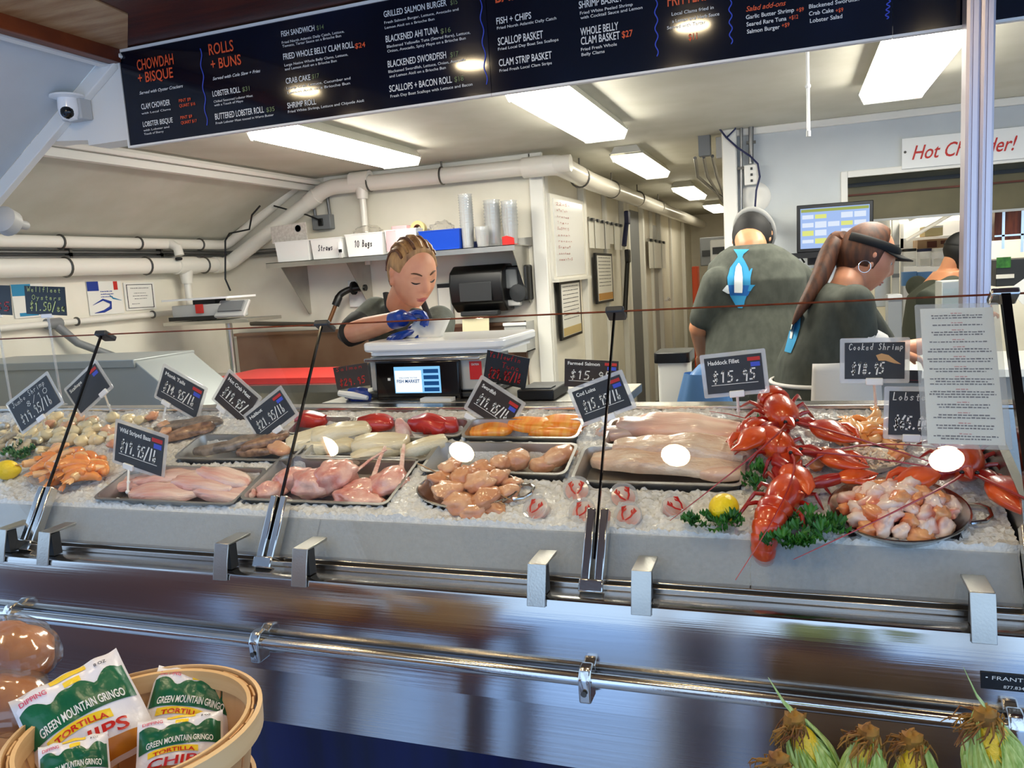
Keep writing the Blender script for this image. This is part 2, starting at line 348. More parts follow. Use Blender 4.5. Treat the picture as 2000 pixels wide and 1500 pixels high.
# ceiling edge strips inside
struct(MB().tube([(-3.05, 2.3, ZC - .03), (-3.05, YB, ZC - .03)], .02, 6).build('trim_4', 'trim'))
struct(MB().bb((-3.13, 2.3, ZC - .085), (-3.09, YB, ZC - .045)).build('trim_5', 'trim'))
struct(MB().bb((XL, 2.3, 1.925), (XL + .05, YB, 1.955)).build('trim_6', 'trim', bevel=.004))
struct(MB().bb((-3.0, YB - .03, ZC - .05), (XC, YB, ZC)).build('trim_7', 'trim', bevel=.006))
struct(MB().bb((XK, YB - .025, ZC - .04), (3, YB, ZC)).build('trim_8', 'trim', bevel=.006))
struct(MB().bb((XC - .02, YB - .03, 0), (XC + .07, YB + .0, ZC)).build('trim_9', 'trim', bevel=.006))
struct(MB().bb((XK - .0, YB - .06, 0), (XK + .08, YB, ZC)).build('trim_10', 'trim', bevel=.008))
# frame round the kitchen hatch
b = MB().bb((.25, YB - .02, .95), (.285, YB, 1.99)).bb((.285, YB - .02, 1.955), (3, YB, 1.99)); struct(b.build('trim_11', 'trim', bevel=.003))
# battens on the cool-room wall beside the corridor
for i, y in enumerate((5.02, 5.95, 6.75, 7.45, 7.75, 8.45, 9.1, 9.6, 10.6, 11.8)):
    struct(MB().bb((XC, y, 0), (XC + .03 + .02 * (i % 2), y + .07, 2.2)).build('trim_%d' % (12 + i), 'trim', bevel=.004))
struct(MB().bb((XC + .001, 7.86, 0), (XC + .012, 8.4, 2.1)).build('door_1', 'mid_grey'))
struct(MB().bb((XC + .001, 9.2, 0), (XC + .012, 9.55, 2.0)).build('door_2', 'light_grey'))
# unseen posts and walls behind the camera, added for the steel front to reflect
for i, (x, y, w) in enumerate(((-2.1, -.7, .13), (-.35, -.7, .11), (.62, -.7, .12), (2.4, -.7, .13))):
    struct(MB().bb((x, y - w, 0), (x + w, y, 2.34)).build('reflected_post', 'trim', bevel=.006))
for i, (x0, x1, hh, m_) in enumerate(((-4.3, -2.7, .95, 'brown_siding'), (-2.5, -2.2, .9, 'wood_knotty'), (-2.0, -1.86, 2.3, 'white'), (-1.46, -1.40, 2.3, 'wood_knotty'), (-.53, -.47, 2.3, 'trim'), (-.47, -.27, .9, 'wood_red'), (-.17, .30, .85, 'brown_siding'), (.44, .47, 2.3, 'trim'))):
    struct(MB().bb((x0, -.32, -.02), (x1, -.25, hh)).build('reflected_strip', m_, bevel=.004))  # added strips, coloured and spaced to make streaks in the steel
struct(MB().bb((-7.5, -4.0, 0), (-2.6, -3.9, 2.6)).build('reflected_wall', 'brown_siding'))

# ------------------------------------------------------------ lamps
emitter('tube_light_weak', (1., .97, .88), FLUO * .3)
def ceiling_lamp(x0, x1, y0, y1, label, z=2.195, lamp='tube_light'):
    t = thing('ceiling_light', label, 'light', ((x0 + x1) / 2, (y0 + y1) / 2, ZC), 'fluorescent ceiling lights')
    cx = (x0 + x1) / 2; w = x1 - x0
    MB().prism([(x0 + .03, y0, ZC), (x1 - .03, y0, ZC), (x1, y0, z + .035), (x0, y0, z + .035)], (0, y1 - y0, 0)).build('housing', 'ceiling', t)
    MB().prism([(x0, y0 + .02, z + .035), (x1, y0 + .02, z + .035), (x1 - .02, y0 + .02, z), (x0 + .02, y0 + .02, z)], (0, y1 - y0 - .04, 0)).build('diffuser', lamp, t)
    for y in (y0, y1 - .02): MB().prism([(x0 - .004, y, z + .045), (x1 + .004, y, z + .045), (x1 - .02, y, z - .006), (x0 + .02, y, z - .006)], (0, .02, 0)).build('end_cap', 'clear_plastic', t)
    return t
ceiling_lamp(-2.22, -1.97, 3.0, 4.22, 'fluorescent ceiling light above the sloped panel at left, nearest the wall shelf')
ceiling_lamp(-1.02, -.78, 2.95, 4.15, 'fluorescent ceiling light over the middle of the room, left of the hanging pull cord')
ceiling_lamp(.28, .55, 2.75, 3.98, 'wide fluorescent ceiling light beside the aluminium post at right')
ceiling_lamp(-1.06, -.86, 5.0, 6.2, 'first fluorescent ceiling light inside the corridor', lamp='tube_light_weak')
ceiling_lamp(-1.04, -.84, 7.5, 8.7, 'second, smaller looking fluorescent light deeper in the corridor', lamp='tube_light_weak')
ceiling_lamp(-1.04, -.84, 10.2, 11.4, 'farthest fluorescent light at the end of the corridor', lamp='tube_light_weak')
# unseen kitchen lights behind the hatch, one added to brighten the view
for x, yk in ((1.0, 5.75), (1.0, 6.95), (2.0, 6.3)):
    t = thing('kitchen_fill_light', 'unseen fluorescent light brightening the kitchen behind the hatch', 'light', (x, yk, ZC), 'kitchen ceiling lights')
    MB().bb((x - .15, yk - .5, ZC - .05), (x + .15, yk + .5, ZC)).build('housing', 'ceiling', t)
    MB().bb((x - .13, yk - .48, ZC - .08), (x + .13, yk + .48, ZC - .05)).build('diffuser', 'tube_light', t)
# porch lamps over the customers: two rows of round recessed lamps
for x, y in ((-2.02 + .2, 1.36), (-1.107, 1.36), (-.303, 1.40), (-2.0, .68), (-1.345, .66), (-.443, .66), (.493, .66)):
    t = thing('porch_lamp', 'round recessed lamp in the wooden porch ceiling', 'light', (x, y, 2.335), 'porch ceiling lamps')
    MB().lathe([(.056, 2.318), (.07, 2.322), (.074, 2.335)], (x, y, 0), 24).build('rim', 'steel_bright', t)
    MB().lathe([(0, 2.312), (.04, 2.313), (.056, 2.317)], (x, y, 0), 24).build('bulb', 'spot_light', t)
# ------------------------------------------------------------ the refrigerated fish case
XA, XE = -3.0, 1.2                      # case ends
LIPZ = .92; LIPY = 1.41
SL = .33; IY, IZ = 1.55, 1.018         # ice slope: z = IZ + SL (y - IY)
IANG = math.atan(SL); RI = Matrix.Rotation(IANG, 4, 'X')
def icez(y): return IZ + SL * (y - IY)
IN = Vector((0, -SL, 1)).normalized(); IP = Vector((0, IY, IZ)); IV = Vector((0, 1, SL)).normalized()
def on_ice(px, py, lift=0.): return at_plane(px, py, IP + IN * lift, IN)
def frame_at(p, rz=0., tilt=True, extra=None):
    m = Matrix.Translation(p) @ (RI if tilt else Matrix.Identity(4)) @ Matrix.Rotation(R(rz), 4, 'Z')
    return m @ extra if extra is not None else m
case = thing('fish_case', 'long stainless steel refrigerated fish case with bumper rail and blue skirt', 'display case', ((XA + XE) / 2, 1.8, 0))
dx = XE - XA
# front: lip deck, bowed panel, flange, lower panel
b = MB(); pts = [(1.420, .920), (1.414, .917), (1.411, .91), (1.405, .86), (1.397, .80), (1.398, .79), (1.404, .783), (1.43, .78), (1.43, .70), (1.44, .70), (1.44, .92)]
b.prism([(XA, y, z) for y, z in pts], (dx, 0, 0)); b.build('front_panel', 'steel_front', case, bevel=0, ang=.5)
MB().prism([(XA, 1.412, .785), (XA, 1.398, .706), (XA, 1.43, .70), (XA, 1.43, .785)], (dx, 0, 0)).build('flange', 'steel_front', case)
MB().prism([(XA, 1.424, .702), (XA, 1.404, .575), (XA, 1.45, .57), (XA, 1.46, .702)], (dx, 0, 0)).build('lower_panel', 'steel_front', case)
b = MB().bb((XA, 1.42, .885), (XE, 1.50, .92)); b.bb((XA, 1.472, .92), (XE, 1.476, .932)).bb((XA, 1.492, .92), (XE, 1.497, .935)); b.build('deck', 'steel', case, bevel=.002)
b = MB().bb((XA, 1.50, .60), (XE, 2.08, .90)); b.bb((XA, 2.04, .90), (XE, 2.10, 1.178)); b.build('tank', 'steel_plain', case)
MB().bb((XA, 2.035, 1.180), (XE, 2.10, 1.190)).build('back_ledge', 'steel', case, bevel=.002)
MB().bb((XA, 1.44, 0), (XE, 2.05, .60)).build('skirt', 'blue_skirt', case)
for x, nm in ((.372, 'divider'), (XA, 'end_panel'), (XE - .02, 'end_panel')):
    MB().prism([(x, 1.50, .92), (x, 1.575, 1.10), (x, 2.04, 1.25), (x, 2.04, .9), (x, 1.5, .9)], (.016, 0, 0)).build(nm, 'steel_plain', case)
# bumper rail on its brackets
rail = MB().tube([(XA, 1.375, .782), (XE, 1.375, .782)], .0135, 16).build('bumper_rail', 'steel_bright', case)
for px in (28, 508, 1147, 1980):
    p = at_y(px, {28: 1198, 508: 1250, 1147: 1325, 1980: 1425}[px], 1.38)
    b = MB().prism([(p.x - .012, 1.355 + .0, .742), (p.x - .012, 1.395, .742), (p.x - .012, 1.40, .80), (p.x - .012, 1.385, .812), (p.x - .012, 1.365, .808), (p.x - .012, 1.353, .79)], (.024, 0, 0))
    r_ = b.build('rail_bracket', 'steel_bright', case, bevel=.004)
    MB().lathe([(0, 0), (.005, .001), (.006, .003)], (p.x, 1.352, .765), 12, rot=Matrix.Rotation(R(90), 3, 'X')).build('screw', 'zinc', r_)
# maker's plate
p0 = at_y(1915, 1311, 1.405); p1 = at_y(1921, 1341, 1.405)
pl = MB().box((p0.x + .06, 1.402, (p0.z + p1.z) / 2), (.12, .003, abs(p0.z - p1.z) + .002)).build('maker_plate', 'black', case, label='black maker plate with white lettering')
b = MB(); put_text(b, '\u2022 FRANTS', (p0.x + .006, 1.3995, p0.z - .0095), X3, Z3, .0065, .06); put_text(b, '877.834.8', (p0.x + .032, 1.3995, p1.z + .0035), X3, Z3, .0052, .036); b.build('lettering', 'print_white', pl)

# low acrylic guard panes along the ice front
GT = Vector((0, .33, .53)).normalized()           # direction up the glass
PB, PT = Vector((0, 1.497, .932)), Vector((0, 1.547, 1.012))
seams = [XA] + [at_plane(px, py, PB, Vector((0, -GT.z, GT.y))).x for px, py in ((618, 1050), (1466, 1100))] + [.362]
desc = ['left of the seam by the second post', 'in the middle between the two seams', 'at right ending by the last bracket clip']
for i in range(3):
    x0, x1 = seams[i] + .001, seams[i + 1] - .001
    b = MB().prism([(x0, PB.y, PB.z), (x0, PB.y + .006, PB.z - .003), (x0, PT.y + .006, PT.z - .003), (x0, PT.y, PT.z)], (x1 - x0, 0, 0))
    tag(b.build('guard_pane', 'glass_low'), 'low clear guard pane holding back the ice, ' + desc[i], 'glass pane', 'guard panes along the ice')
# sneeze-guard posts and big sloping panes
GB, GTOP = Vector((0, 1.46, .925)), Vector((0, 1.79, 1.452))
POSTX = [(-1.888, 'farthest left'), (-1.15, 'left of the chicken bowl'), (-.383, 'in front of the crab cups'), (.385, 'by the laminated sheet at right')]
guard = thing('sneeze_guard', 'sloping clear glass sneeze guard on slim dark posts over the fish case', 'glass guard', ((XA + XE) / 2, 1.46, .92))
for x, w in POSTX:
    m = Matrix.Translation((x, 1.46, .925)) @ Matrix.Rotation(-math.atan2(.33, .53), 4, 'X')
    L = (GTOP - GB).length
    t = MB().box((0, -.002, L / 2 + .03), (.0045, .007, L - .06) if x < .3 else (.016, .016, L - .06)).xf(m).build('post', 'black_gloss', guard)
    b = MB().box((-.0135, .0, .085), (.019, .026, .155)).box((.0135, .0, .085), (.019, .026, .155)).xf(m); b.build('socket', 'steel_bright', t, bevel=.003)
    MB().box((0, .002, .005), (.05, .04, .026)).xf(m).build('foot', 'steel_bright', t, bevel=.003)
    bk = MB().box((0, .012, L), (.042 if x < .3 else .05, .045, .016)).xf(m)
    bk.build('top_clamp', 'dark_grey' if x < .3 else 'steel_bright', t, bevel=.004)
xs = [XA] + [p[0] for p in POSTX] + [XE]
for i in range(5):
    x0, x1 = xs[i] + .008, xs[i + 1] - .008; e = GT * .02
    b = MB().add([(x0, GB.y + e.y, GB.z + e.z), (x1, GB.y + e.y, GB.z + e.z), (x1, GTOP.y, GTOP.z), (x0, GTOP.y, GTOP.z)], [(0, 1, 2, 3)])
    g = b.build('glass_pane', 'glass', guard, smooth=False)
    nrm = Vector((0, -GT.z, GT.y)) * .003
    MB().prism([(x0, GTOP.y - .0015, GTOP.z - .001), (x0, GTOP.y + .0015, GTOP.z + .001), (x0, GTOP.y + .0025, GTOP.z - .001), (x0, GTOP.y, GTOP.z - .003)], (x1 - x0, 0, 0)).build('polished_edge', 'wood_trim', g)
# clips that hook the guard panes to the lip
for (px, py), w in (((8, 1050), 'at the left picture edge'), ((95, 1070), 'beside the farthest left post'), ((440, 1095), 'just left of the second post'), ((592, 1100), 'just right of the second post'), ((1052, 1135), 'just left of the third post'), ((1255, 1150), 'just right of the third post'), ((1917, 1205), 'alone at the right end')):
    p = at_y(px, py, 1.43)
    t = thing('pane_clip', 'square bent steel clip hooked on the case lip, ' + w, 'clip', (p.x, 1.43, .92), 'pane clips on the lip')
    MB().prism([(p.x - .019, 1.404, .905), (p.x - .019, 1.414, .95), (p.x - .019, 1.424, .985), (p.x - .019, 1.428, .985), (p.x - .019, 1.418, .95), (p.x - .019, 1.408, .905)], (.038, 0, 0)).build('face', 'steel_plain', t, bevel=.001)
    MB().prism([(p.x - .019, 1.426, .985), (p.x - .019, 1.426, .981), (p.x - .019, 1.50, .978), (p.x - .019, 1.505, .985)], (.038, 0, 0)).build('top_plate', 'steel_plain', t, bevel=.001)
    MB().bb((p.x - .015, 1.43, .922), (p.x + .015, 1.455, .978)).build('jaw', 'dark_grey', t)

# ------------------------------------------------------------ where the trays and bowls are bedded in the ice
def ice_rect(cs, lift=.012):
    q = [on_ice(px, py, lift) for px, py in cs]; c = sum(q, Vector()) / 4
    w = ((q[1] - q[0]).length + (q[2] - q[3]).length) / 2; d = abs((q[2].y + q[3].y - q[0].y - q[1].y) / 2) / IV.y
    return c, w, d
TR = {}
for k, cs in {'bass': [(203, 968), (448, 990), (508, 925), (262, 903)], 'pink': [(480, 968), (742, 990), (818, 903), (556, 885)], 'grey': [(330, 887), (562, 905), (600, 862), (425, 842)], 'white': [(578, 888), (812, 905), (868, 862), (650, 848)],
              'bowltray': [(800, 922), (1105, 922), (1124, 868), (880, 866)], 'cod': [(1116, 934), (1446, 952), (1454, 878), (1150, 872)], 'haddock': [(1172, 868), (1462, 872), (1464, 822), (1205, 818)], 'salmon': [(905, 852), (1128, 856), (1134, 822), (925, 818)], 'tuna': [(680, 848), (890, 852), (922, 822), (716, 818)], 'dark': [(560, 846), (660, 846), (690, 816), (590, 814)]}.items(): TR[k] = ice_rect(cs)
HOLES = [(c, w / 2 - .004, d / 2 - .004, False) for c, w, d in TR.values()]
def ice_oval(l, r, f, bk=None, lift=.012):
    L, Rr = on_ice(*l, lift=lift), on_ice(*r, lift=lift); c = (L + Rr) / 2; w = (Rr - L).length; F = on_ice(*f, lift=lift); d = 2 * abs(F.y - c.y) / IV.y
    return c, w, d
BOWL = ice_oval((1620, 985), (1895, 1005), (1760, 1060)); CONCH = ice_oval((812, 968), (1016, 940), (905, 1004)); CONCH = (CONCH[0], CONCH[1], .15)
HOLES += [(BOWL[0], BOWL[1] / 2 - .01, BOWL[2] / 2 - .01, True), (CONCH[0], CONCH[1] / 2 - .01, CONCH[2] / 2 - .01, True)]
def dug(x, y):
    if y < IY + .03: return 0.
    for c, a, d, ov in HOLES:
        u, v = (x - c.x) / a, (y - c.y) / (d * IV.y)
        if (u * u + v * v < 1) if ov else (abs(u) < 1 and abs(v) < 1): return .05
    return 0.
# crushed ice filling the tank (front pressed against the guard panes)
def icefn(x, y):
    n = mnoise.noise(Vector((x * 6, y * 6, .3))) * .010 + mnoise.noise(Vector((x * 45, y * 45, 1.7))) * .006 + (rng.random() - .5) * .0075
    return n
b = MB(); NX, NY = 520, 84; x0, x1 = XA + .02, .366
fr = [(1.511, .935), (1.525, .957), (1.540, .98), (1.553, 1.004)]
vs = []; rows = len(fr) + NY
for j in range(rows):
    for i in range(NX + 1):
        x = x0 + (x1 - x0) * i / NX
        if j < len(fr): y, z = fr[j]; vs.append((x, y + .001 * mnoise.noise(Vector((x * 12, j, 0))), z))
        else:
            y = 1.558 + (2.04 - 1.558) * (j - len(fr)) / (NY - 1); vs.append((x + (rng.random() - .5) * .004, y, icez(y) + icefn(x, y) - dug(x, y)))
fs = [(j * (NX + 1) + i, j * (NX + 1) + i + 1, (j + 1) * (NX + 1) + i + 1, (j + 1) * (NX + 1) + i) for j in range(rows - 1) for i in range(NX)]
b.add(vs, fs)
m = mat('ice', (.90, .895, .89), .25, c2=(.82, .82, .82), sc=120, det=2, bump=.35, bsc=160, spec=.6, lo=.3, hi=.7)
tag(b.build('crushed_ice', 'ice', ang=.5), 'bed of crushed white ice filling the fish case', 'ice', kind='stuff')
# ------------------------------------------------------------ menu boards over the opening
YM = 2.112
def menu_panel(px0, px1, label, edge=True):
    x0 = at_y(px0, 288 - .148 * (px0 - 262), YM).x if px0 < 3000 else px0 - 5000
    x1 = at_y(px1, 288 - .148 * (px1 - 262), YM).x
    zb, zt = 2.029, 2.322
    t = thing('menu_board', label, 'menu board', ((x0 + x1) / 2, YM, zb), 'menu boards over the counter')
    MB().bb((x0, YM, zb + .006), (x1, YM + .012, zt)).build('panel', 'menu_navy', t)
    MB().bb((x0, YM - .004, zt), (x1, YM + .014, zt + .008)).build('top_trim', 'trim', t)
    b = MB().bb((x0, YM - .004, zb), (x1, YM + .014, zb + .006)); 
    if edge: b.bb((x0 - .006, YM - .004, zb), (x0, YM + .014, zt + .008))
    b.build('bottom_trim', 'trim', t)
    return t
boards = [menu_panel(255, 960, 'dark navy menu board listing chowdah, bisque, rolls and buns'),
          menu_panel(961, 1743, 'dark navy menu board listing fish and chips and baskets', False),
          menu_panel(1744, 2250, 'plain dark menu board end behind the aluminium post', False)]
def mtext(board, mname, rows, shear=0., bold=.012):
    for s, px, py, h, w in rows:
        b = MB(); p = at_y(px, py, YM - .001); q = at_y(px + w, py - .155 * w, YM - .001); t = at_y(px, py - h, YM - .001)
        put_text(b, s, p, X3, Z3, t.z - p.z, max(.01, q.x - p.x), shear=shear, bold=bold)
        b.build('lettering', mname, board, smooth=False)
mtext(boards[0], 'print_orange', [('CHOWDAH', 269, 138, 21, 71), ('+ BISQUE', 271, 163, 20, 68), ('ROLLS', 409, 108, 22, 48), ('+ BUNS', 413, 136, 20, 59), ('PINT $9', 350, 200, 6, 23), ('QUART $16', 351, 210, 6, 31), ('PINT $9', 353, 233, 6, 23), ('QUART $17', 354, 243, 6, 31), ('$24', 694, 95, 10, 20)])
mtext(boards[0], 'print_white', [('CLAM CHOWDER', 277, 214, 11, 56), ('LOBSTER BISQUE', 280, 248, 10, 58), ('LOBSTER ROLL', 416, 189, 11, 54), ('BUTTERED LOBSTER ROLL', 421, 234, 12, 95), ('FISH SANDWICH', 550, 72, 11, 65),
    ('FRIED WHOLE BELLY CLAM ROLL', 554, 117, 12, 138), ('CRAB CAKE', 559, 164, 11, 48), ('SHRIMP ROLL', 562, 212, 11, 56), ('GRILLED SALMON BURGER', 750, 34, 12, 123), ('BLACKENED AHI TUNA', 754, 83, 13, 103), ('BLACKENED SWORDFISH', 758, 132, 13, 114), ('SCALLOPS + BACON ROLL', 761, 180, 13, 122)])
mtext(boards[0], 'print_white', [('Served with Oyster Crackers', 273, 185, 6, 85), ('Served with Cole Slaw + Fries', 416, 157, 6, 93)], .3, .01)
mtext(boards[0], 'print_white', [('with Local Clams', 277, 224, 4, 57), ('with Lobster and', 281, 257, 4, 50), ('Touch of Sherry', 282, 264, 4, 38), ('Chilled Seasoned Lobster Meat', 418, 201, 4.5, 76), ('with a Touch of Mayo', 419, 208, 4.5, 56), ('Fresh Lobster Meat tossed in Warm Butter', 422, 243, 4.5, 113),
    ('Fried North Atlantic Daily Catch, Lettuce,', 551, 86, 5, 122), ('Tomato, Tartar Sauce on a Brioche Bun', 552, 93, 5, 115), ('Large Native Whole Belly Clams, Lettuce,', 556, 130, 5, 124), ('and Lemon Aioli on a Brioche Bun', 557, 138, 5, 101), ('Lump Crab, Lettuce, Cucumber and', 560, 175, 5, 125), ('Lemon Aioli on a Brioche Bun', 562, 184, 5, 122),
    ('Fried White Shrimp, Lettuce and Chipotle Aioli', 563, 221, 5, 148), ('Fresh Salmon Burger, Lettuce, Avocado and', 751, 47, 5, 145), ('Lemon Aioli on a Brioche Bun', 752, 57, 5, 97), ('Blackened Yellowfin Tuna (Seared Rare), Lettuce,', 756, 94, 5.5, 163), ('Onion, Avocado, Spicy Mayo on a Brioche Bun', 757, 103, 5.5, 153),
    ('Blackened Swordfish, Lettuce, Onion, Avocado', 759, 143, 5.5, 150), ('and Lemon Aioli on a Brioche Bun', 761, 152, 5.5, 110), ('Fresh Day Boat Scallops with Lettuce and Bacon', 763, 191, 5.5, 160)], 0, .004)
mtext(boards[0], 'print_green', [('$31', 474, 179, 9, 14), ('$35', 521, 219, 9, 16), ('$14', 619, 59, 9, 14), ('$17', 610, 154, 9, 14), ('$15', 880, 10, 9, 14), ('$16', 861, 66, 10, 20), ('$17', 880, 112, 10, 16), ('$18', 888, 160, 10, 18)])
mtext(boards[1], 'print_orange', [('BASKETS', 968, 6, 24, 95), ('$27', 1215, 74, 13, 21), ('FRITTERS', 1304, 13, 24, 78), ('$11', 1345, 79, 13, 17), ('+$9', 1555, 24, 8, 15), ('+$12', 1541, 39, 8, 18), ('+$9', 1527, 54, 8, 15), ('+$9', 1632, 25, 8, 15)])
mtext(boards[1], 'print_orange', [('Salad add-ons', 1457, 23, 10, 78)], .3)
mtext(boards[1], 'print_white', [('FISH + CHIPS', 970, 48, 13, 68), ('SCALLOP BASKET', 973, 89, 15, 88), ('CLAM STRIP BASKET', 975, 130, 14, 103), ('SHRIMP BASKET', 1131, 17, 14, 85), ('WHOLE BELLY', 1134, 70, 15, 74), ('CLAM BASKET', 1135, 88, 15, 76)])
mtext(boards[1], 'print_white', [('Fried North Atlantic Daily Catch', 971, 58, 5.5, 116), ('Fried Local Day Boat Sea Scallops', 973, 99, 5.5, 118), ('Fried Fresh Local Clam Strips', 976, 141, 5.5, 102), ('Fried White Peeled Shrimp', 1133, 29, 6, 103), ('with Cocktail Sauce and Lemon', 1134, 38, 6, 121), ('Fried Fresh Whole', 1135, 100, 6, 70), ('Belly Clams', 1136, 110, 6, 45),
    ('Local Clams fried in', 1312, 31, 6.5, 82), ('a Lemon and Herb Sauce', 1313, 45, 6.5, 92), ('Served with Tartar', 1303, 58, 6.5, 75)], 0, .006)
mtext(boards[1], 'print_white', [('Garlic Butter Shrimp', 1457, 38, 8, 94), ('Seared Rare Tuna', 1458, 52, 8, 78), ('Salmon Burger', 1459, 66, 8, 64), ('Blackened Swordfish', 1580, 17, 8, 98), ('Crab Cake', 1580, 31, 8, 48), ('Lobster Salad', 1582, 45, 8, 63)], 0, .012)
for i, (xa, ya, xb, yb) in enumerate(((391, 95, 404, 245), (938, 0, 950, 165), (1281, 0, 1283, 110), (1426, 0, 1428, 86), (1736, 0, 1732, 37))):
    a = at_y(xa, ya, YM - .0015); c = at_y(xb, yb, YM - .0015); n = 40
    MB().tube([a.lerp(c, k / n) + X3 * (.0035 * math.sin(k * .55)) for k in range(n + 1)], .0014, 5).build('wave_line', 'print_blue', boards[0] if i < 2 else boards[1])
# ------------------------------------------------------------ aluminium post on the ledge
pa, pb = at_y(1881, 300, 2.07).x, at_y(1937, 300, 2.07).x
t = thing('mullion_post', 'ribbed double aluminium post standing in the opening at right', 'post', ((pa + pb) / 2, 2.07, 1.196))
w = (pb - pa) / 2
for k, x in enumerate((pa, pa + w)):
    b = MB(); x1 = x + w - .001
    pr = [(x, 2.05), (x + .006, 2.046), (x + w * .3, 2.046), (x + w * .34, 2.049), (x + w * .42, 2.049), (x + w * .46, 2.046), (x + w * .8, 2.046), (x1, 2.05), (x1, 2.10), (x, 2.10)]
    b.prism([(p, q, 1.197) for p, q in pr], (0, 0, 2.33 - 1.197)); b.build('profile', 'alu', t, ang=.3)

# ------------------------------------------------------------ helpers for flat things seen in the photo
def quad(cs, y=None, plane=None):
    P = [at_y(px, py, y) if plane is None else at_plane(px, py, *plane) for px, py in cs]
    c = sum(P, Vector()) / 4; u = ((P[1] - P[0]) + (P[2] - P[3])).normalized(); v = ((P[0] - P[3]) + (P[1] - P[2])); v = (v - u * v.dot(u)).normalized()
    w = ((P[1] - P[0]).length + (P[2] - P[3]).length) / 2; h = ((P[0] - P[3]).length + (P[1] - P[2]).length) / 2
    return c, u, v, w, h
def slab(c, u, v, w, h, t, mname, name, parent, off=0., r=0., bevel=0.):
    n = u.cross(v); c = c + n * off
    b = MB()
    if r: 
        pts = []
        for sx, sy, a0 in ((1, 1, 0), (-1, 1, 90), (-1, -1, 180), (1, -1, 270)):
            for i in range(4): a = R(a0 + 30 * i); pts.append(c + u * (sx * (w / 2 - r) + r * math.cos(a)) + v * (sy * (h / 2 - r) + r * math.sin(a)) - n * t / 2)
        b.prism(pts, n * t)
    else: b.prism([c - u * w / 2 - v * h / 2 - n * t / 2, c + u * w / 2 - v * h / 2 - n * t / 2, c + u * w / 2 + v * h / 2 - n * t / 2, c - u * w / 2 + v * h / 2 - n * t / 2], n * t)
    return b.build(name, mname, parent, bevel=bevel)
def poster(name, label, cs, y=None, plane=None, frame=None, card='paper', cat='poster', t=.004, group=None):
    c, u, v, w, h = quad(cs, y, plane)
    o = thing(name, label, cat, c, group)
    if frame:
        slab(c, u, v, w, h, t * 1.5, frame, 'frame', o, 0); slab(c, u, v, w * .86, h * .9, t, card, 'sheet', o, t * .5)
    else: slab(c, u, v, w, h, t, card, 'sheet', o)
    return o, c, u, v, w, h
def lines(b, c, u, v, w, h, rows, off=.003, th=.35, seed=1):
    """rows of unreadable print as short strokes; rows = [(fx0, fx1, fy)] in fractions of the sheet"""
    g = random.Random(seed); n = u.cross(v)
    for x0, x1, fy, rh in rows:
        x = x0
        while x < x1:
            L = g.uniform(.025, .07); xe = min(x + L, x1)
            p = c + u * ((x - .5) * w) + v * ((fy - .5) * h) + n * off; q = c + u * ((xe - .5) * w) + v * ((fy - .5) * h) + n * off; k = v * (rh * h * g.uniform(.7, 1))
            b.add([p, q, q + k, p + k], [(0, 1, 2, 3)]); x = xe + .012
    return b
def price_sign(label, cs, y, title, price, card='slate', acc=True, hold=True, stem=None, clip=None, tw=.8, ink='chalk', hand=False, pw=.62, foot=None):
    c, u, v, w, h = quad(cs, y); n = u.cross(v)
    t = thing('price_sign', label, 'price sign', c)
    m = .012 if hold else 0
    if hold: slab(c, u, v, w, h, .0022, 'acrylic', 'holder', t, -.002, r=.004)
    iw, ih = w - 2 * m * .8, h - 2 * m * .8
    slab(c, u, v, iw, ih, .0016, card, 'card', t, .0004)
    b = MB()
    if title:
        for i, s in enumerate(title.split('\n')):
            p = c - u * (iw * .44) + v * (ih * (.30 - .27 * i))
            if hand: chalk(b, s, p, u, v, ih * .17, iw * tw, pen=.11)
            else: put_text(b, s, p, u, v, ih * .115, iw * tw, bold=.02, off=.0016)
        b.build('title', ink, t, smooth=False)
    b = MB()
    if price:
        p = c - u * (iw * .40) - v * (ih * (.20 if not hand else .36)); chalk(b, price, p, u, v, ih * .30, iw * pw * 1.25, pen=.13, off=.002)
        if not hand:
            b.prism([p - u * iw * .02 - v * ih * .08 + n * .0014, p + u * iw * .8 - v * ih * .08 + n * .0014, p + u * iw * .8 - v * ih * .065 + n * .0014, p - u * iw * .02 - v * ih * .065 + n * .0014], n * .0001)
        b.build('price', ink, t, smooth=False)
    if acc:
        slab(c + u * iw * .36 + v * ih * .37, u, v, iw * .22, ih * .1, .0008, 'sign_red', 'red_flash', t, .0016)
        slab(c + u * iw * .38 + v * ih * .22, u, v, iw * .16, ih * .12, .0008, 'print_blue', 'blue_flash', t, .0016)
    if foot is not None:
        f = on_ice(*foot, lift=-.004)
        a = c - v * h * .5 if stem is None else at_y(*stem, y)
        k = slab(a + v * .004, u, v, .034, .016, .008, 'white_gloss', 'clip', t, .003, bevel=.002)
        b = MB().tube([a + n * .001, a.lerp(f, .5) + n * .001, f + Vector((0, 0, .004))], .0032, 8).ball(f + Vector((0, 0, .006)), .006).ball(a.lerp(f, .55), .005, nu=8, nv=6); b.build('stem', 'white_gloss', t)
    return t
price_sign('slate price sign for jumbo shrimp, tilted, leftmost in the case', [(3, 795), (87, 732), (129, 780), (50, 844)], 1.76, 'Jumbo Shrimp\n  8/10', '$19.95/lb', acc=False, hand=True, foot=(92, 846), tw=.85)
price_sign('slate price sign crossed by the farthest left post, writing faint', [(118, 768), (180, 711), (227, 747), (164, 808)], 1.86, 'Scallops', None, foot=(218, 808), stem=(205, 770), tw=.4)
price_sign('slate price sign reading $14.95/lb above the grey squid', [(328, 714), (411, 765), (380, 818), (291, 771)], 1.97, 'Monk Tails', '$14.95/lb', foot=(318, 825), stem=(325, 790), tw=.5)
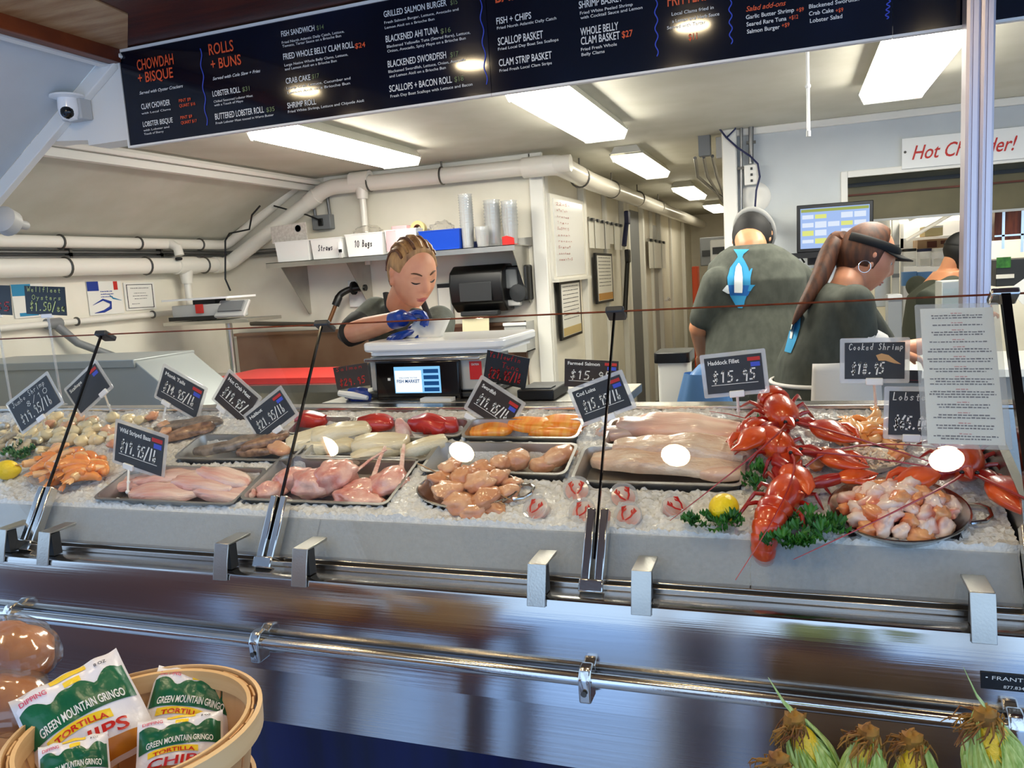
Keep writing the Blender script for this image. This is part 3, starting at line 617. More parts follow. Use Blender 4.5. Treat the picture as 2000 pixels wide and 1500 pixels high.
price_sign('dark brown price sign reading $19.95, overlapped by the one priced 21.95', [(448, 723), (510, 774), (477, 840), (411, 777)], 1.98, 'Hot Crab Meat', '$19.95/', 'slate_brown', acc=False, foot=(425, 835), stem=(432, 800), tw=.75)
price_sign('slate price sign reading $21.95/lb tilted left of the second post', [(475, 810), (552, 750), (580, 813), (507, 870)], 1.87, 'Halibut', '$21.95/lb', foot=(520, 868), stem=(545, 842), tw=.35)
price_sign('slate price sign for wild striped bass at front left', [(237, 826), (342, 856), (306, 933), (207, 894)], 1.66, 'Wild Striped Bass', '$19.95/lb', foot=(250, 965), stem=(252, 914), tw=.66)
price_sign('brown price sign reading $19.95/lb in front of the scale', [(947, 736), (1036, 797), (982, 844), (898, 793)], 1.97, '  Swordfish', '$19.95/lb', 'slate_brown', foot=(905, 860), stem=(918, 818), tw=.35)
price_sign('slate blue price sign for cod loins behind the third post', [(1109, 761), (1214, 721), (1244, 796), (1135, 835)], 1.87, 'Cod Loins', '$15.95/lb', foot=(1168, 850), stem=(1190, 818), tw=.4)
price_sign('maroon price sign half hidden behind the cod loins sign', [(1103, 697), (1208, 709), (1207, 757), (1103, 758)], 1.99, 'Farmed Salmon', '$15.95', 'slate_brown', hold=False, foot=(1150, 812), tw=.6)
price_sign('slate price sign for haddock fillet in a clear frame', [(1367, 694), (1496, 680), (1502, 767), (1375, 779)], 1.93, 'Haddock Fillet', '$15.95', foot=(1444, 826), stem=(1440, 772), tw=.55)
ck = price_sign('slate price sign for cooked shrimp with a shrimp drawing', [(1640, 661), (1776, 659), (1778, 748), (1641, 749)], 1.86, 'Cooked Shrimp', '$18.95', acc=False, hand=True, foot=(1712, 812), tw=.92, pw=.45)
c, u, v, w, h = quad([(1640, 661), (1776, 659), (1778, 748), (1641, 749)], 1.86)
b = MB(); pts = [(.02, .12), (.1, .16), (.2, .12), (.3, .0), (.38, -.08), (.28, -.06), (.16, .0), (.06, .0)]
b.prism([c + u * (x * w) + v * (y * h) + u.cross(v) * .0012 for x, y in pts], u.cross(v) * .0004); b.build('shrimp_drawing', mat('drawn_shrimp', (.80, .62, .42), .7), ck)
price_sign('slate price sign reading Lobster $65 beside the laminated sheet', [(1725, 754), (1838, 757), (1838, 860), (1727, 858)], 1.80, 'Lobster', '$65.00', acc=False, hand=True, foot=(1755, 885), tw=.85, pw=.62)
price_sign('black price sign with red writing beside the scale', [(949, 683), (1034, 700), (1027, 760), (947, 742)], 2.06, 'Yellowfin\n   Tuna', '$29.95/lb', 'black', acc=False, hold=False, hand=True, ink='chalk_red', foot=None, tw=.75)
price_sign('tiny dark sign with red mark behind the lobster sign', [(1757, 722), (1800, 724), (1800, 748), (1757, 748)], 2.06, None, '$', 'black', acc=False, hold=False, ink='chalk_red', pw=.2)
price_sign('dark card with red chalk writing left of the scale', [(655, 718), (720, 708), (722, 752), (655, 762)], 2.06, 'Salmon', '$29.95', 'slate_brown', acc=False, hold=False, hand=True, ink='sign_red', tw=.8)
# signs standing on tall stems at the back ledge, left
def stem_sign(label, cs, y, title, price, ink, foot):
    t = price_sign(label, cs, y, title, price, 'black', acc=False, hold=False, hand=True, ink=ink, tw=.85, pw=.7)
    c, u, v, w, h = quad(cs, y); a = c - v * h * .5; f = Vector((a.x + foot, y + .01, 1.197))
    MB().box(a + Vector((0, .002, -.004)), (.05, .01, .014)).build('clip', 'white_gloss', t, bevel=.002)
    MB().tube([a + Vector((0, .004, 0)), f], .004, 8).lathe([(.018, 0), (.018, .003), (.004, .008)], f, 12).build('stem', 'clear_plastic', t)
stem_sign('black sign for oysters, 1.50 each, on a tall clear stem', [(58, 562), (138, 565), (120, 612), (42, 609)], 2.06, 'Wellfleet\n Oysters', '$1.50/ea', mat('chalk_lime', (.85, .9, .6), .8), 0)
stem_sign('dark sign with red figures cut by the left picture edge', [(-45, 556), (22, 558), (22, 615), (-45, 613)], 2.06, None, '  $5', 'sign_red', 0)
# laminated sheet on the glass at right
GN = Vector((0, -GT.z, GT.y))
pl = (GTOP - GN * .006, GN)
o, c, u, v, w, h = poster('info_sheet', 'long laminated sheet of small print fixed to the glass at right', [(1797, 602), (1938, 602), (1965, 868), (1812, 868)], plane=pl, cat='notice', t=.0012)
slab(c, u, v, w + .02, h + .018, .002, 'clear_plastic', 'sleeve', o, .0012, r=.004)
rows = []; red = []; fy = .955; g = random.Random(5)
while fy > .04:
    red.append((.42, .58, fy, .009)); fy -= .018
    for k in range(g.choice((1, 2, 2, 3))): e = g.uniform(0, .12); rows.append((.06 + e, .94 - e, fy, .011)); fy -= .019
    fy -= .018
lines(MB(), c, u, v, w, h, rows, .0011).build('print', 'print_dark', o, smooth=False)
lines(MB(), c, u, v, w, h, red, .0011, seed=3).build('headings', 'print_rose', o, smooth=False)
# ------------------------------------------------------------ pipes
def clamp(pipe, p, ax, r, wall=None):
    """split ring round a pipe, with a stub to the wall or ceiling"""
    ax = Vector(ax).normalized(); a = ax.orthogonal().normalized(); c = ax.cross(a); n = 18
    ring = [p + (a * math.cos(2 * math.pi * k / n) + c * math.sin(2 * math.pi * k / n)) * (r + .003) for k in range(n)]
    b = MB().tube(ring, .0065, 6, closed=True)
    if wall is not None: b.tube([p + (Vector(wall) - p).normalized() * r, wall], .006, 6)
    b.build('pipe_clamp', 'zinc', pipe)
def elbowpath(pts, r=.06, n=5):
    out = [Vector(pts[0])]
    for i in range(1, len(pts) - 1):
        p, a, b = Vector(pts[i]), Vector(pts[i - 1]), Vector(pts[i + 1]); d1 = (a - p).normalized(); d2 = (b - p).normalized()
        for k in range(n + 1):
            t = k / n; out.append((p + d1 * r).lerp(p, t).lerp(p.lerp(p + d2 * r, t), t))
    out.append(Vector(pts[-1])); return out
XP = -3.80
za = at_x(250, 520, XP).z
el = at_y(452, 512, YB - .1); up = at_y(640, 366, YB - .1); tee = at_y(705, 352, YB - .1); end = at_y(1115, 318, YB - .1)
t = thing('drain_pipe', 'thick white drain pipe running along the left wall, up the slope and under the ceiling', 'pipe', (XP, 3.5, za))
yl = el.y
pth = elbowpath([(XP, 2.35, za), (XP, yl, za), up, (end.x, end.y, end.z), ], .07)
MB().tube(pth, .05, 18).build('pipe', 'pvc', t)
b = MB().tube(elbowpath([tuple(end + Vector((-.3, 0, 0))), (-1.33, end.y, end.z + .0), (-1.33, 5.6, end.z - .03), (-1.33, 12.9, end.z - .06)], .08), .062, 16); b.build('insulated_pipe', 'pvc', t)
for k, px in enumerate((128, 285, 398)):
    p = at_x(px, 519, XP); clamp(t, Vector((XP, p.y, za)), (0, 1, 0), .05, (XL, p.y, za))
for px, py in ((722, 352), (863, 335)):
    p = at_y(px, py, YB - .1); s = (p.x - up.x) / (end.x - up.x); q = up.lerp(end, s); clamp(t, q, (1, 0, 0), .05, q + Vector((.0, 0, .12)))
for y in (5.3, 6.3, 7.4, 8.6): clamp(t, Vector((-1.33, y, end.z - .03)), (0, 1, 0), .062, (-1.33, y, ZC))
# fittings: two tees with drop legs, sockets
b = MB().tube([tee + Vector((-.07, 0, 0)), tee + Vector((.07, 0, 0))], .058, 16).tube([tee, tee + Vector((0, 0, -.12))], [.05, .036], 14).tube([tee + Vector((0, 0, -.11)), tee + Vector((0, 0, -.55))], .022, 12); b.build('tee_fitting', 'pvc', t)
p = at_x(362, 520, XP); q = Vector((XP, p.y, za)); b = MB().tube([q + Vector((0, -.09, 0)), q + Vector((0, .09, 0))], .058, 16).tube([q, q + Vector((0, 0, -.12))], [.05, .034], 14).tube([q + Vector((0, 0, -.11)), q + Vector((0, 0, -.30))], .024, 12); b.build('tee_fitting', 'pvc', t)
for c_ in (Vector((XP, yl - .14, za)),): MB().tube([c_, c_ + Vector((0, .06, 0))], .056, 16).build('socket', 'pvc', t)
MB().tube([Vector(up) + (Vector((XP, yl, za)) - up).normalized() * .1, Vector(up) + (Vector((XP, yl, za)) - up).normalized() * .18], .056, 16).build('socket', 'pvc', t)
zb_ = at_x(250, 475, XP - .02).z; t = thing('vent_pipe', 'slimmer white pipe above the thick drain pipe, rising along the slope', 'pipe', (XP, 3.4, zb_))
top = at_y(600, 345, YB - .04)
MB().tube(elbowpath([(XP - .02, 2.35, zb_), (XP - .02, YB - .06, zb_), tuple(top)], .06), .034, 14).build('pipe', 'pvc', t)
for px in (118, 270, 390):
    p = at_x(px, 475, XP - .02); clamp(t, Vector((XP - .02, p.y, zb_)), (0, 1, 0), .034, (XL, p.y, zb_))
b = MB(); p = at_x(335, 490, XP); q = Vector((XP, p.y, zb_)); b.tube([q, q + Vector((.05, 0, -.03)), q + Vector((.06, .0, -.08))], .03, 12); b.build('drop_elbow', 'pvc', t)
MB().lathe([(.016, 0), (.022, .006), (.022, .016), (.012, .02)], (XP + .06, p.y - .01, zb_ - .11), 10).build('valve_handle', 'rubber', t)
for i, py in enumerate((493, 503)):
    z = at_x(250, py, XL + .03).z
    t = thing('conduit', 'thin grey conduit on the left wall, %s one of the pair between the white pipes' % ('upper', 'lower')[i], 'conduit', (XL + .03, 3.5, z), 'conduits between the pipes')
    MB().tube(elbowpath([(XL + .03, 2.35, z), (XL + .03, YB - .03, z), (-3.3, YB - .03, z - .01)], .05), .012 + .004 * i, 10).build('tube', 'conduit', t)
    for y in (2.9, 3.5, 4.2): MB().bb((XL + .008, y, z - .026), (XL + .05, y + .016, z + .026)).build('strap', 'zinc', t)
a, c_ = at_x(0, 642, XL + .05), at_x(318, 612, XL + .05); zz = (a.z + c_.z) / 2
t = thing('water_pipe', 'thin white water pipe low on the left wall below the notices', 'pipe', (XL + .05, 3.6, zz))
MB().tube([(XL + .05, 2.35, zz), (XL + .05, YB - .1, zz)], .017, 12).build('pipe', 'pvc', t)
for px in (150, 300): p = at_x(px, 630, XL + .05); clamp(t, Vector((XL + .05, p.y, zz)), (0, 1, 0), .017, (XL, p.y, zz))
p = at_x(100, 634, XL + .05); MB().tube([(XL + .05, p.y - .03, zz), (XL + .05, p.y + .06, zz)], .03, 12).tube([(XL + .05, p.y + .02, zz), (XL + .09, p.y + .12, zz - .12), (XL + .16, p.y + .3, zz - .22)], [.026, .022, .022], 10).build('valve', 'grey_pvc', t)
# black wire hanging from the slope
t = thing('wire', 'thin black wire hanging down beside the diagonal pipes', 'cable', at_y(447, 460, YB - .3))
MB().tube([at_y(*q, YB - .28) for q in ((508, 402), (492, 420), (487, 448), (448, 456), (440, 470), (440, 545), (450, 568))], .006, 6).build('cable', 'black', t)
# security camera and the flood lamp on the gable rib
p = at_y(134, 212, YO - .06)
t = thing('security_camera', 'white dome security camera on the gable rib', 'security camera', p + Vector((0, .06, .06)))
MB().box(p + Vector((-.005, .035, .005)), (.085, .05, .075)).build('mount_box', 'light_grey', t, bevel=.005)
MB().lathe([(.028, .045), (.052, .04), (.053, .034), (.03, .03)], p + Vector((0, 0, 0)), 24).build('flange', 'white', t)
MB().lathe([(.03, .034), (.032, .0), (.030, -.018), (.022, -.034), (0, -.04)], p, 24).build('dome', 'white_gloss', t)
MB().ball(p + Vector((.008, -.013, -.014)), .022, nu=16, nv=10).build('lens', 'black_gloss', t)
p = at_y(12, 432, YO - .12)
t = thing('motion_lamp', 'grey round motion sensor lamp at the left picture edge', 'lamp', p)
MB().lathe([(0, -.03), (.035, -.03), (.045, -.02), (.045, .02), (.03, .035), (0, .038)], p, 20, rot=Matrix.Rotation(R(70), 3, 'X') @ Matrix.Rotation(R(15), 3, 'Y')).build('body', 'light_grey', t)
MB().box(p + Vector((-.012, -.03, .006)), (.045, .03, .03)).build('sensor', 'black_gloss', t, bevel=.006)
MB().tube([p, p + Vector((-.02, .09, -.01))], .015, 10).build('arm', 'light_grey', t)
# ------------------------------------------------------------ notices on the left wall
o, c, u, v, w, h = poster('flyer', 'white flyer with blue corner, half hidden by the oyster sign', [(25, 556), (86, 553), (86, 618), (25, 622)], plane=((XL + .006, 0, 0), X3), cat='flyer')
slab(c - u * w * .2 + v * h * .32, u, v, w * .6, h * .34, .001, mat('print_cyan', (.10, .52, .70), .5), 'blue_corner', o, .003)
slab(c - u * w * .05 - v * h * .4, u, v, w * .6, h * .1, .001, 'print_cyan', 'blue_wave', o, .003)
o, c, u, v, w, h = poster('flyer', 'white flyer with blue swoosh next to the framed certificate', [(170, 551), (238, 548), (240, 612), (174, 616)], plane=((XL + .006, 0, 0), X3), cat='flyer')
slab(c - u * w * .34 + v * h * .36, u, v, w * .32, h * .28, .001, mat('print_navy', (.10, .22, .58), .5), 'blue_corner', o, .003)
slab(c + u * w * .32 + v * h * .36, u, v, w * .12, h * .26, .001, 'sign_red', 'red_block', o, .003)
MB().tube([c + u * (w * x) + v * (h * y) + Vector((.004, 0, 0)) for x, y in ((-.4, -.2), (-.1, -.05), (.12, -.15), (.1, -.3), (-.1, -.4), (-.38, -.44))], [.001, .006, .01, .011, .008, .001], 6, flat=.3, up=(1, 0, 0)).build('swoosh', 'print_navy', o)
MB().tube([c + u * (w * x) + v * (h * y) + Vector((.004, 0, 0)) for x, y in ((.1, .1), (.2, -.02), (.45, -.1))], [.001, .005, .001], 6, flat=.3, up=(1, 0, 0)).build('swoosh', 'print_cyan', o)
lines(MB(), c, u, v, w, h, [(.36, .7, .68, .03), (.36, .74, .6, .03), (.36, .7, .52, .03)], .003).build('print', 'print_navy', o, smooth=False)
o, c, u, v, w, h = poster('certificate', 'framed certificate with a dark border on the left wall', [(242, 552), (301, 551), (304, 603), (245, 607)], plane=((XL + .006, 0, 0), X3), cat='certificate')
b = MB()
for (du, dv, ww, hh) in ((0, .42, .86, .02), (0, -.42, .86, .02), (-.42, 0, .02, .86), (.42, 0, .02, .86)):
    q = c + u * du * w + v * dv * h + u.cross(v) * .003; b.prism([q - u * ww * w / 2 - v * hh * h / 2, q + u * ww * w / 2 - v * hh * h / 2, q + u * ww * w / 2 + v * hh * h / 2, q - u * ww * w / 2 + v * hh * h / 2], u.cross(v) * .001)
b.build('border', 'print_dark', o)
lines(MB(), c, u, v, w, h, [(.2, .8, .78, .025), (.3, .7, .6, .02), (.25, .75, .5, .02), (.3, .7, .4, .02), (.2, .45, .22, .02)], .003).build('print', 'print_dark', o, smooth=False)
# ------------------------------------------------------------ back wall: shelf and what is on it
SY = 4.52
s0 = at_y(519, 514, SY); s1 = at_y(985, 487, SY); zs = (s0.z + s1.z) / 2 + .012
XR = XC - .03
t = thing('wall_shelf', 'long stainless wall shelf on triangular brackets above the hand basin', 'shelf', ((s0.x + XR) / 2, YB, zs))
b = MB().bb((s0.x, SY, zs - .004), (XR, YB, zs)).bb((s0.x, SY, zs - .035), (XR, SY + .004, zs)).bb((s0.x, YB - .004, zs), (XR, YB, zs + .05)); b.build('board', 'steel_plain', t)
for px in (603, 726, 1036):
    x = min(at_y(px, 560, YB).x, XR - .01); b = MB().prism([(x, SY + .02, zs - .004), (x, YB - .002, zs - .004), (x, YB - .002, zs - .36), (x, YB - .03, zs - .36)], (.004, 0, 0)).bb((x - .03, SY + .02, zs - .012), (x, YB, zs - .004)); b.build('bracket', 'steel_plain', t)
def bin_(label, pa, pb, h, mname, y0=SY + .02, depth=.2, text=None, cat='bin', name='storage_bin', group=None):
    x0, x1 = at_y(pa[0], pa[1], y0).x, at_y(pb[0], pb[1], y0).x; z0 = zs + .001; cx = (x0 + x1) / 2; w = (x1 - x0)
    t = thing(name, label, cat, (cx, y0 + depth / 2, z0), group)
    b = MB(); k = .93
    o = [(-w / 2, 0), (w / 2, 0), (w / 2, depth), (-w / 2, depth)]
    def ring(sc, z, ins): return [(cx + (a) * sc - math.copysign(ins, a), y0 + depth / 2 + (q - depth / 2) * sc - math.copysign(ins, q - depth / 2), z) for a, q in o]
    vs = ring(k, z0, 0) + ring(1, z0 + h, 0) + ring(1.03, z0 + h, 0) + ring(1.03, z0 + h + .006, 0) + ring(1, z0 + h + .006, .004) + ring(k, z0 + .004, .004)
    fs = [(3, 2, 1, 0), (20, 21, 22, 23)]
    for i in range(5): fs += [(i * 4 + j, i * 4 + (j + 1) % 4, i * 4 + 4 + (j + 1) % 4, i * 4 + 4 + j) for j in range(4)]
    b.add(vs, fs).build('tub', mname, t, ang=.4)
    if text:
        b = MB(); chalk(b, text, (cx - w * .28, y0 - .001 + .012 * .5, z0 + h * .42), X3, Z3, h * .3, w * .5, pen=.12, off=.004); b.build('handwriting', 'print_dark', t, smooth=False)
    return t, cx, y0, z0, w, h
bin_('white storage bin at the left end of the shelf, under the brochure', (539, 500), (604, 496), .125, 'white')
bin_('white storage bin with a handwritten word, second on the shelf', (609, 500), (668, 497), .125, 'white', text='Straws')
bin_('white storage bin marked bags, with crumpled plastic on top', (677, 496), (749, 492), .135, 'white', text='10 Bags')
t, cx, y0, z0, w, h = bin_('white bin with pink packs inside, fourth on the shelf', (754, 490), (815, 486), .14, 'white')
MB().rbox((cx - w * .3, y0 + .01, z0 + .08), (w * .36, .02, .13), .006).build('pink_pack', 'pink', t); MB().rbox((cx - w * .15, y0 + .1, z0 + .11), (w * .5, .1, .12), .01).build('pink_pack', 'pink', t)
bin_('bright blue plastic bin on the shelf above the server', (820, 484), (899, 480), .115, 'blue_plastic')
def crumple(c, r, seed, name, mname, parent=None, rot=None):
    def fn(d): return 1 + .35 * mnoise.noise(d * 2.3 + Vector((seed, 0, 0))) + .12 * mnoise.noise(d * 6 + Vector((0, seed, 0)))
    return MB().ball(c, r, rot, 28, 18, fn).build(name, mname, parent, ang=.5)
p = at_y(713, 452, SY + .1); tag(crumple((p.x, SY + .13, zs + .16), (.09, .07, .035), 3, 'plastic_bags', 'bag_clear'), 'crumpled clear plastic bags lying on the bin marked bags', 'plastic bags')
p = at_y(860, 440, SY + .1); tag(crumple((p.x, SY + .13, zs + .13), (.08, .07, .05), 8, 'plastic_bags', 'bag_clear'), 'crumpled clear plastic bags heaped in the bright blue bin', 'plastic bags')
o, c, u, v, w, h = poster('brochure', 'folded pale brochure with a blue emblem lying on the left shelf bin', [(518, 450), (590, 438), (608, 464), (543, 470)], SY + .05, cat='brochure', card=mat('brochure_print', (.72, .69, .66), .6, c2=(.80, .78, .75), sc=60), t=.006)
MB().lathe([(0, 0), (.022, .0)], (0, 0, 0), 20).xf(Matrix.Translation(c + u * w * .28 + v * h * .2 + u.cross(v) * .006) @ Matrix((u, v, u.cross(v))).transposed().to_4x4()).build('emblem', 'print_cyan', o)
p = at_y(667, 490, SY - .01)
t = thing('clip_lamp', 'small white and black gadget clipped to the shelf edge', 'clip', p)
MB().rbox(p + Vector((0, -.012, .02)), (.03, .02, .07), .006).build('body', 'white_gloss', t); MB().box(p + Vector((.006, -.024, .0)), (.022, .006, .02)).build('jaw', 'black', t); MB().box(p + Vector((0, -.012, -.03)), (.024, .018, .03)).build('tail', 'light_grey', t, bevel=.003)
p = at_y(817, 441, SY + .14); n = 24
t = thing('tape_roll', 'roll of cream tape on edge behind the pink bin', 'tape', (p.x, SY + .2, zs + .06))
MB().lathe([(.026, -.02), (.05, -.02), (.05, .02), (.026, .02), (.026, -.02)], (p.x, SY + .14, zs + .145), 28, rot=Matrix.Rotation(R(80), 3, 'X')).build('tape', mat('cream_tape', (.85, .77, .55), .5), t)
MB().lathe([(.022, -.021), (.026, -.021), (.026, .021), (.022, .021), (.022, -.021)], (p.x, SY + .14, zs + .145), 24, rot=Matrix.Rotation(R(80), 3, 'X')).build('core', 'wood_trim', t)
# stacks of clear cups
def cups(label, px, pyb, pyt, r, n, y):
    p = at_y(px, pyb, y); q = at_y(px, pyt, y); H = q.z - p.z; z0 = zs + .001; ch = min(.12, H * .6)
    t = thing('cup_stack', label, 'cups', (p.x, y, z0), 'stacked clear cups on the shelf')
    for i in range(n):
        z = z0 + (H - ch) * i / max(1, n - 1)
        MB().lathe([(r * .8, z), (r, z + ch), (r * 1.06, z + ch + .001), (r * 1.06, z + ch + .006), (r * .98, z + ch + .006), (r * .78, z + .003)], (p.x, y, 0), 20).build('cup', 'clear_plastic', t)
for k, a in enumerate((('tall stack of clear cups next to the bright blue bin', 914, 470, 366, .042, 14, SY + .08), ('short stack of lids in front between the tall cup stacks', 943, 470, 432, .042, 6, SY + .05), ('tall stack of clear cups behind the short stack', 964, 462, 372, .05, 9, SY + .17), ('tall wide stack of clear cups by the corner', 997, 452, 366, .048, 8, SY + .15))): cups(*a)
p = at_y(1010, 460, SY + .03)
t = thing('red_tray', 'red plastic tray standing on the shelf end before the cups', 'tray', (p.x, SY + .03, zs))
b = MB(); x0, x1 = at_y(980, 465, SY + .03).x, min(at_y(1036, 462, SY + .03).x, XR - .012)
b.prism([(x0, SY + .03, zs + .002), (x1, SY + .03, zs + .002), (x1, SY + .03, zs + .04), (x0 + .03, SY + .03, zs + .055), (x0, SY + .03, zs + .05)], (0, .012, 0)).bb((x0, SY + .03, zs + .001), (x1, SY + .11, zs + .006)).bb((x0, SY + .03, zs + .001), (x0 + .006, SY + .11, zs + .05)); b.build('shell', 'red_plastic', t, bevel=.003)
# ------------------------------------------------------------ on the back wall below the shelf
def wp(px, py, y=YB): return at_y(px, py, y)
c0, c1 = wp(888, 612, 4.72), wp(985, 514, 4.72); cx, cz = (c0.x + c1.x) / 2, (c0.z + c1.z) / 2; w, h = c1.x - c0.x, c1.z - c0.z
t = thing('towel_dispenser', 'big black paper towel dispenser on the back wall', 'towel dispenser', (cx, YB, cz))
pr = [(YB, -h / 2), (YB - .12, -h / 2), (YB - .2, -h / 2 + .06), (YB - .22, h * .1), (YB - .2, h * .36), (YB - .13, h / 2), (YB, h / 2)]
MB().prism([(cx - w / 2, y, cz + z) for y, z in pr], (w, 0, 0)).build('cover', 'black', t, bevel=.012)
MB().box((cx, YB - .218, cz - h * .06), (w * .6, .006, h * .4)).build('window', 'dark_grey', t, bevel=.01)
MB().box((cx, YB - .15, cz - h / 2 - .006), (w * .7, .07, .03)).build('mouth', 'dark_grey', t, bevel=.006)
q0, q1 = wp(905, 645, YB - .15), wp(955, 605, YB - .15)
b = MB().grid(lambda a, e: Vector((q0.x + (q1.x - q0.x) * a, YB - .15 - .02 * e + .004 * math.sin(a * 5), cz - h / 2 + .0 - (q1.z - q0.z + .03) * e)), 8, 8); b.build('paper_towel', mat('towel', (.88, .84, .70), .8), t)
c0, c1 = wp(985, 592, 4.78), wp(1033, 520, 4.78); cx, cz = (c0.x + c1.x) / 2, (c0.z + c1.z) / 2; w, h = c1.x - c0.x, c1.z - c0.z
t = thing('soap_dispenser', 'black and grey soap dispenser right of the paper towels', 'soap dispenser', (cx, YB, cz))
MB().rbox((cx, YB - .06, cz + .01), (w, .12, h), .03).build('body', 'black', t, bevel=.01)
MB().box((cx - w * .14, YB - .125, cz + h * .18), (w * .52, .02, h * .55)).build('front_plate', 'mid_grey', t, bevel=.008)
MB().lathe([(0, -.02), (w * .3, -.015), (w * .34, .0), (w * .3, .015), (0, .02)], (cx + w * .1, YB - .12, cz - h * .22), 18, rot=Matrix.Rotation(R(90), 3, 'X')).build('push_button', 'dark_grey', t)
MB().box((cx - w * .1, YB - .1, cz - h * .5), (w * .5, .05, .04)).build('spout', 'light_grey', t, bevel=.008)
c0, c1 = wp(861, 626), wp(884, 552); t = thing('brochure_rack', 'narrow wall holder with a white strip left of the towel dispenser', 'holder', ((c0.x + c1.x) / 2, YB, c0.z))
MB().bb((c0.x, YB - .03, c0.z), (c1.x, YB, c1.z)).build('case', 'light_grey', t, bevel=.004); MB().bb((c0.x + .012, YB - .034, c0.z + .01), (c1.x - .012, YB - .03, c1.z - .03)).build('paper_strip', 'paper', t); MB().bb((c0.x + .006, YB - .034, c1.z - .03), (c1.x - .006, YB - .028, c1.z - .004)).build('clip', 'black', t)
c0, c1 = wp(686, 600), wp(718, 546); t = thing('wall_outlet', 'white outlet plate with black plug left of the server', 'outlet', ((c0.x + c1.x) / 2, YB, c0.z))
MB().bb((c0.x, YB - .02, c0.z), (c1.x, YB, c1.z)).build('plate', 'white', t, bevel=.004); MB().tube([((c0.x + c1.x) / 2 + .02, YB - .02, c1.z - .06), ((c0.x + c1.x) / 2 + .05, YB - .08, c1.z - .06), ((c0.x + c1.x) / 2 + .06, YB - .08, c1.z + .02)], .02, 10).build('plug', 'black', t)
pts = [wp(715, 562, YB - .1), wp(703, 562, YB - .1), wp(680, 566, YB - .12), wp(664, 575, YB - .15), wp(655, 597, YB - .17), wp(642, 630, YB - .2)]
t = thing('tap_fitting', 'black elbow fitting with copper pipe on the back wall', 'pipe fitting', pts[0])
MB().tube(elbowpath(pts[:5], .02), [.022] * (len(elbowpath(pts[:5], .02)) - 2) + [.026, .026], 12).build('elbow', 'black', t); MB().tube([pts[4], pts[5]], .014, 10).build('copper_pipe', mat('copper', (.55, .38, .25), .35, .8), t); MB().tube([pts[1] + X3 * -.04, pts[1] + X3 * -.055], .045, 14).build('collar', 'rubber', t)
c0, c1 = wp(612, 450, YB - .05), wp(645, 418, YB - .05); t = thing('junction_box', 'grey junction box with conduits on the back wall above the shelf', 'junction box', ((c0.x + c1.x) / 2, YB, c0.z))
MB().bb((c0.x, YB - .06, c0.z), (c1.x, YB, c1.z)).build('box', 'mid_grey', t, bevel=.006)
for dx_ in (.015, c1.x - c0.x - .015): MB().tube([(c0.x + dx_, YB - .03, c1.z), (c0.x + dx_ - .01, YB - .03, c1.z + .16)], .012, 8).build('conduit', 'conduit', t)
MB().tube([wp(630, 432, YB - .065), wp(600, 420, YB - .1), wp(535, 402, YB - .1)], .006, 6).build('cable', 'black', t); MB().box(((c0.x + c1.x) / 2, YB - .065, (c0.z + c1.z) / 2), (.035, .012, .05)).build('switch', 'black', t, bevel=.003)
c0, c1 = wp(990, 688, 4.72), wp(1044, 628, 4.72); t = thing('towel_bin', 'pale open bin fixed under the soap dispenser', 'bin', ((c0.x + c1.x) / 2, 4.78, c0.z))
b = MB(); x0, x1, z0, z1 = c0.x, min(c1.x, XR - .02), c0.z, c1.z
b.bb((x0, 4.70, z0), (x1, 4.706, z1)).bb((x0, 4.70, z0), (x0 + .006, YB, z1)).bb((x1 - .006, 4.70, z0), (x1, YB, z1)).bb((x0, 4.70, z0), (x1, YB, z0 + .006)); b.build('tub', 'light_grey', t); MB().bb((x0 - .006, 4.69, z1 - .02), (x1 + .006, 4.70, z1)).build('rim', 'white', t, bevel=.003)
c0, c1 = at_y(440, 770, 4.8), at_y(735, 640, 4.8); c0.x = max(c0.x, XL + .16); t = thing('wash_basin', 'brownish steel wash basin with a high splashback along the back wall', 'sink', ((c0.x + c1.x) / 2, YB, 0))
b = MB().bb((c0.x - .1, YB - .04, .8), (-1.62, YB - .01, c1.z)).bb((c0.x - .1, YB - .07, c1.z - .02), (-1.62, YB - .01, c1.z)); b.build('splashback', 'brown_steel', t)
b = MB().bb((c0.x - .1, 4.2, .55), (-1.62, 4.22, .92)).bb((c0.x - .1, 4.2, .55), (-1.62, 4.84, .58)).bb((c0.x - .1, 4.2, .55), (c0.x - .08, 4.84, .92)).bb((-1.64, 4.2, .55), (-1.62, 4.84, .92)); b.build('bowl', 'steel_plain', t)
for x in (c0.x, -1.75):
    for y in (4.26, 4.78): MB().tube([(x, y, 0), (x, y, .56)], .02, 10).build('leg', 'steel_plain', t)
MB().tube([wp(490, 632, 4.78), wp(640, 634, 4.78)], .016, 8).build('tap_pipe', 'zinc', t)
# retail scale on a pole, left
yS = 4.0
a0, a1 = at_y(330, 628, yS), at_y(480, 625, yS); zt = (a0.z + a1.z) / 2; cx = (a0.x + a1.x) / 2; w = a1.x - a0.x
t = thing('counter_scale', 'white counter scale with grey display on a pole stand at left', 'scale', (cx, yS, 0))
MB().bb((a0.x - .02, yS - .03, zt - .02), (a1.x + .04, yS + .3, zt)).build('stand_top', 'steel_plain', t)
q = at_y(450, 700, yS + .1); MB().tube([(q.x, yS + .12, 0), (q.x, yS + .12, zt - .02)], .02, 12).build('pole', 'steel_plain', t); MB().lathe([(.2, 0), (.2, .02), (.03, .05)], (q.x, yS + .12, 0), 24).build('foot', 'steel_plain', t)
x0 = a0.x
MB().rbox((x0 + w * .36, yS + .14, zt + .055), (w * .66, .26, .09), .015).build('body', 'light_grey', t, bevel=.006)
MB().bb((x0, yS, zt + .006), (x0 + w * .62, yS + .01, zt + .03)).build('front_slot', 'black', t)
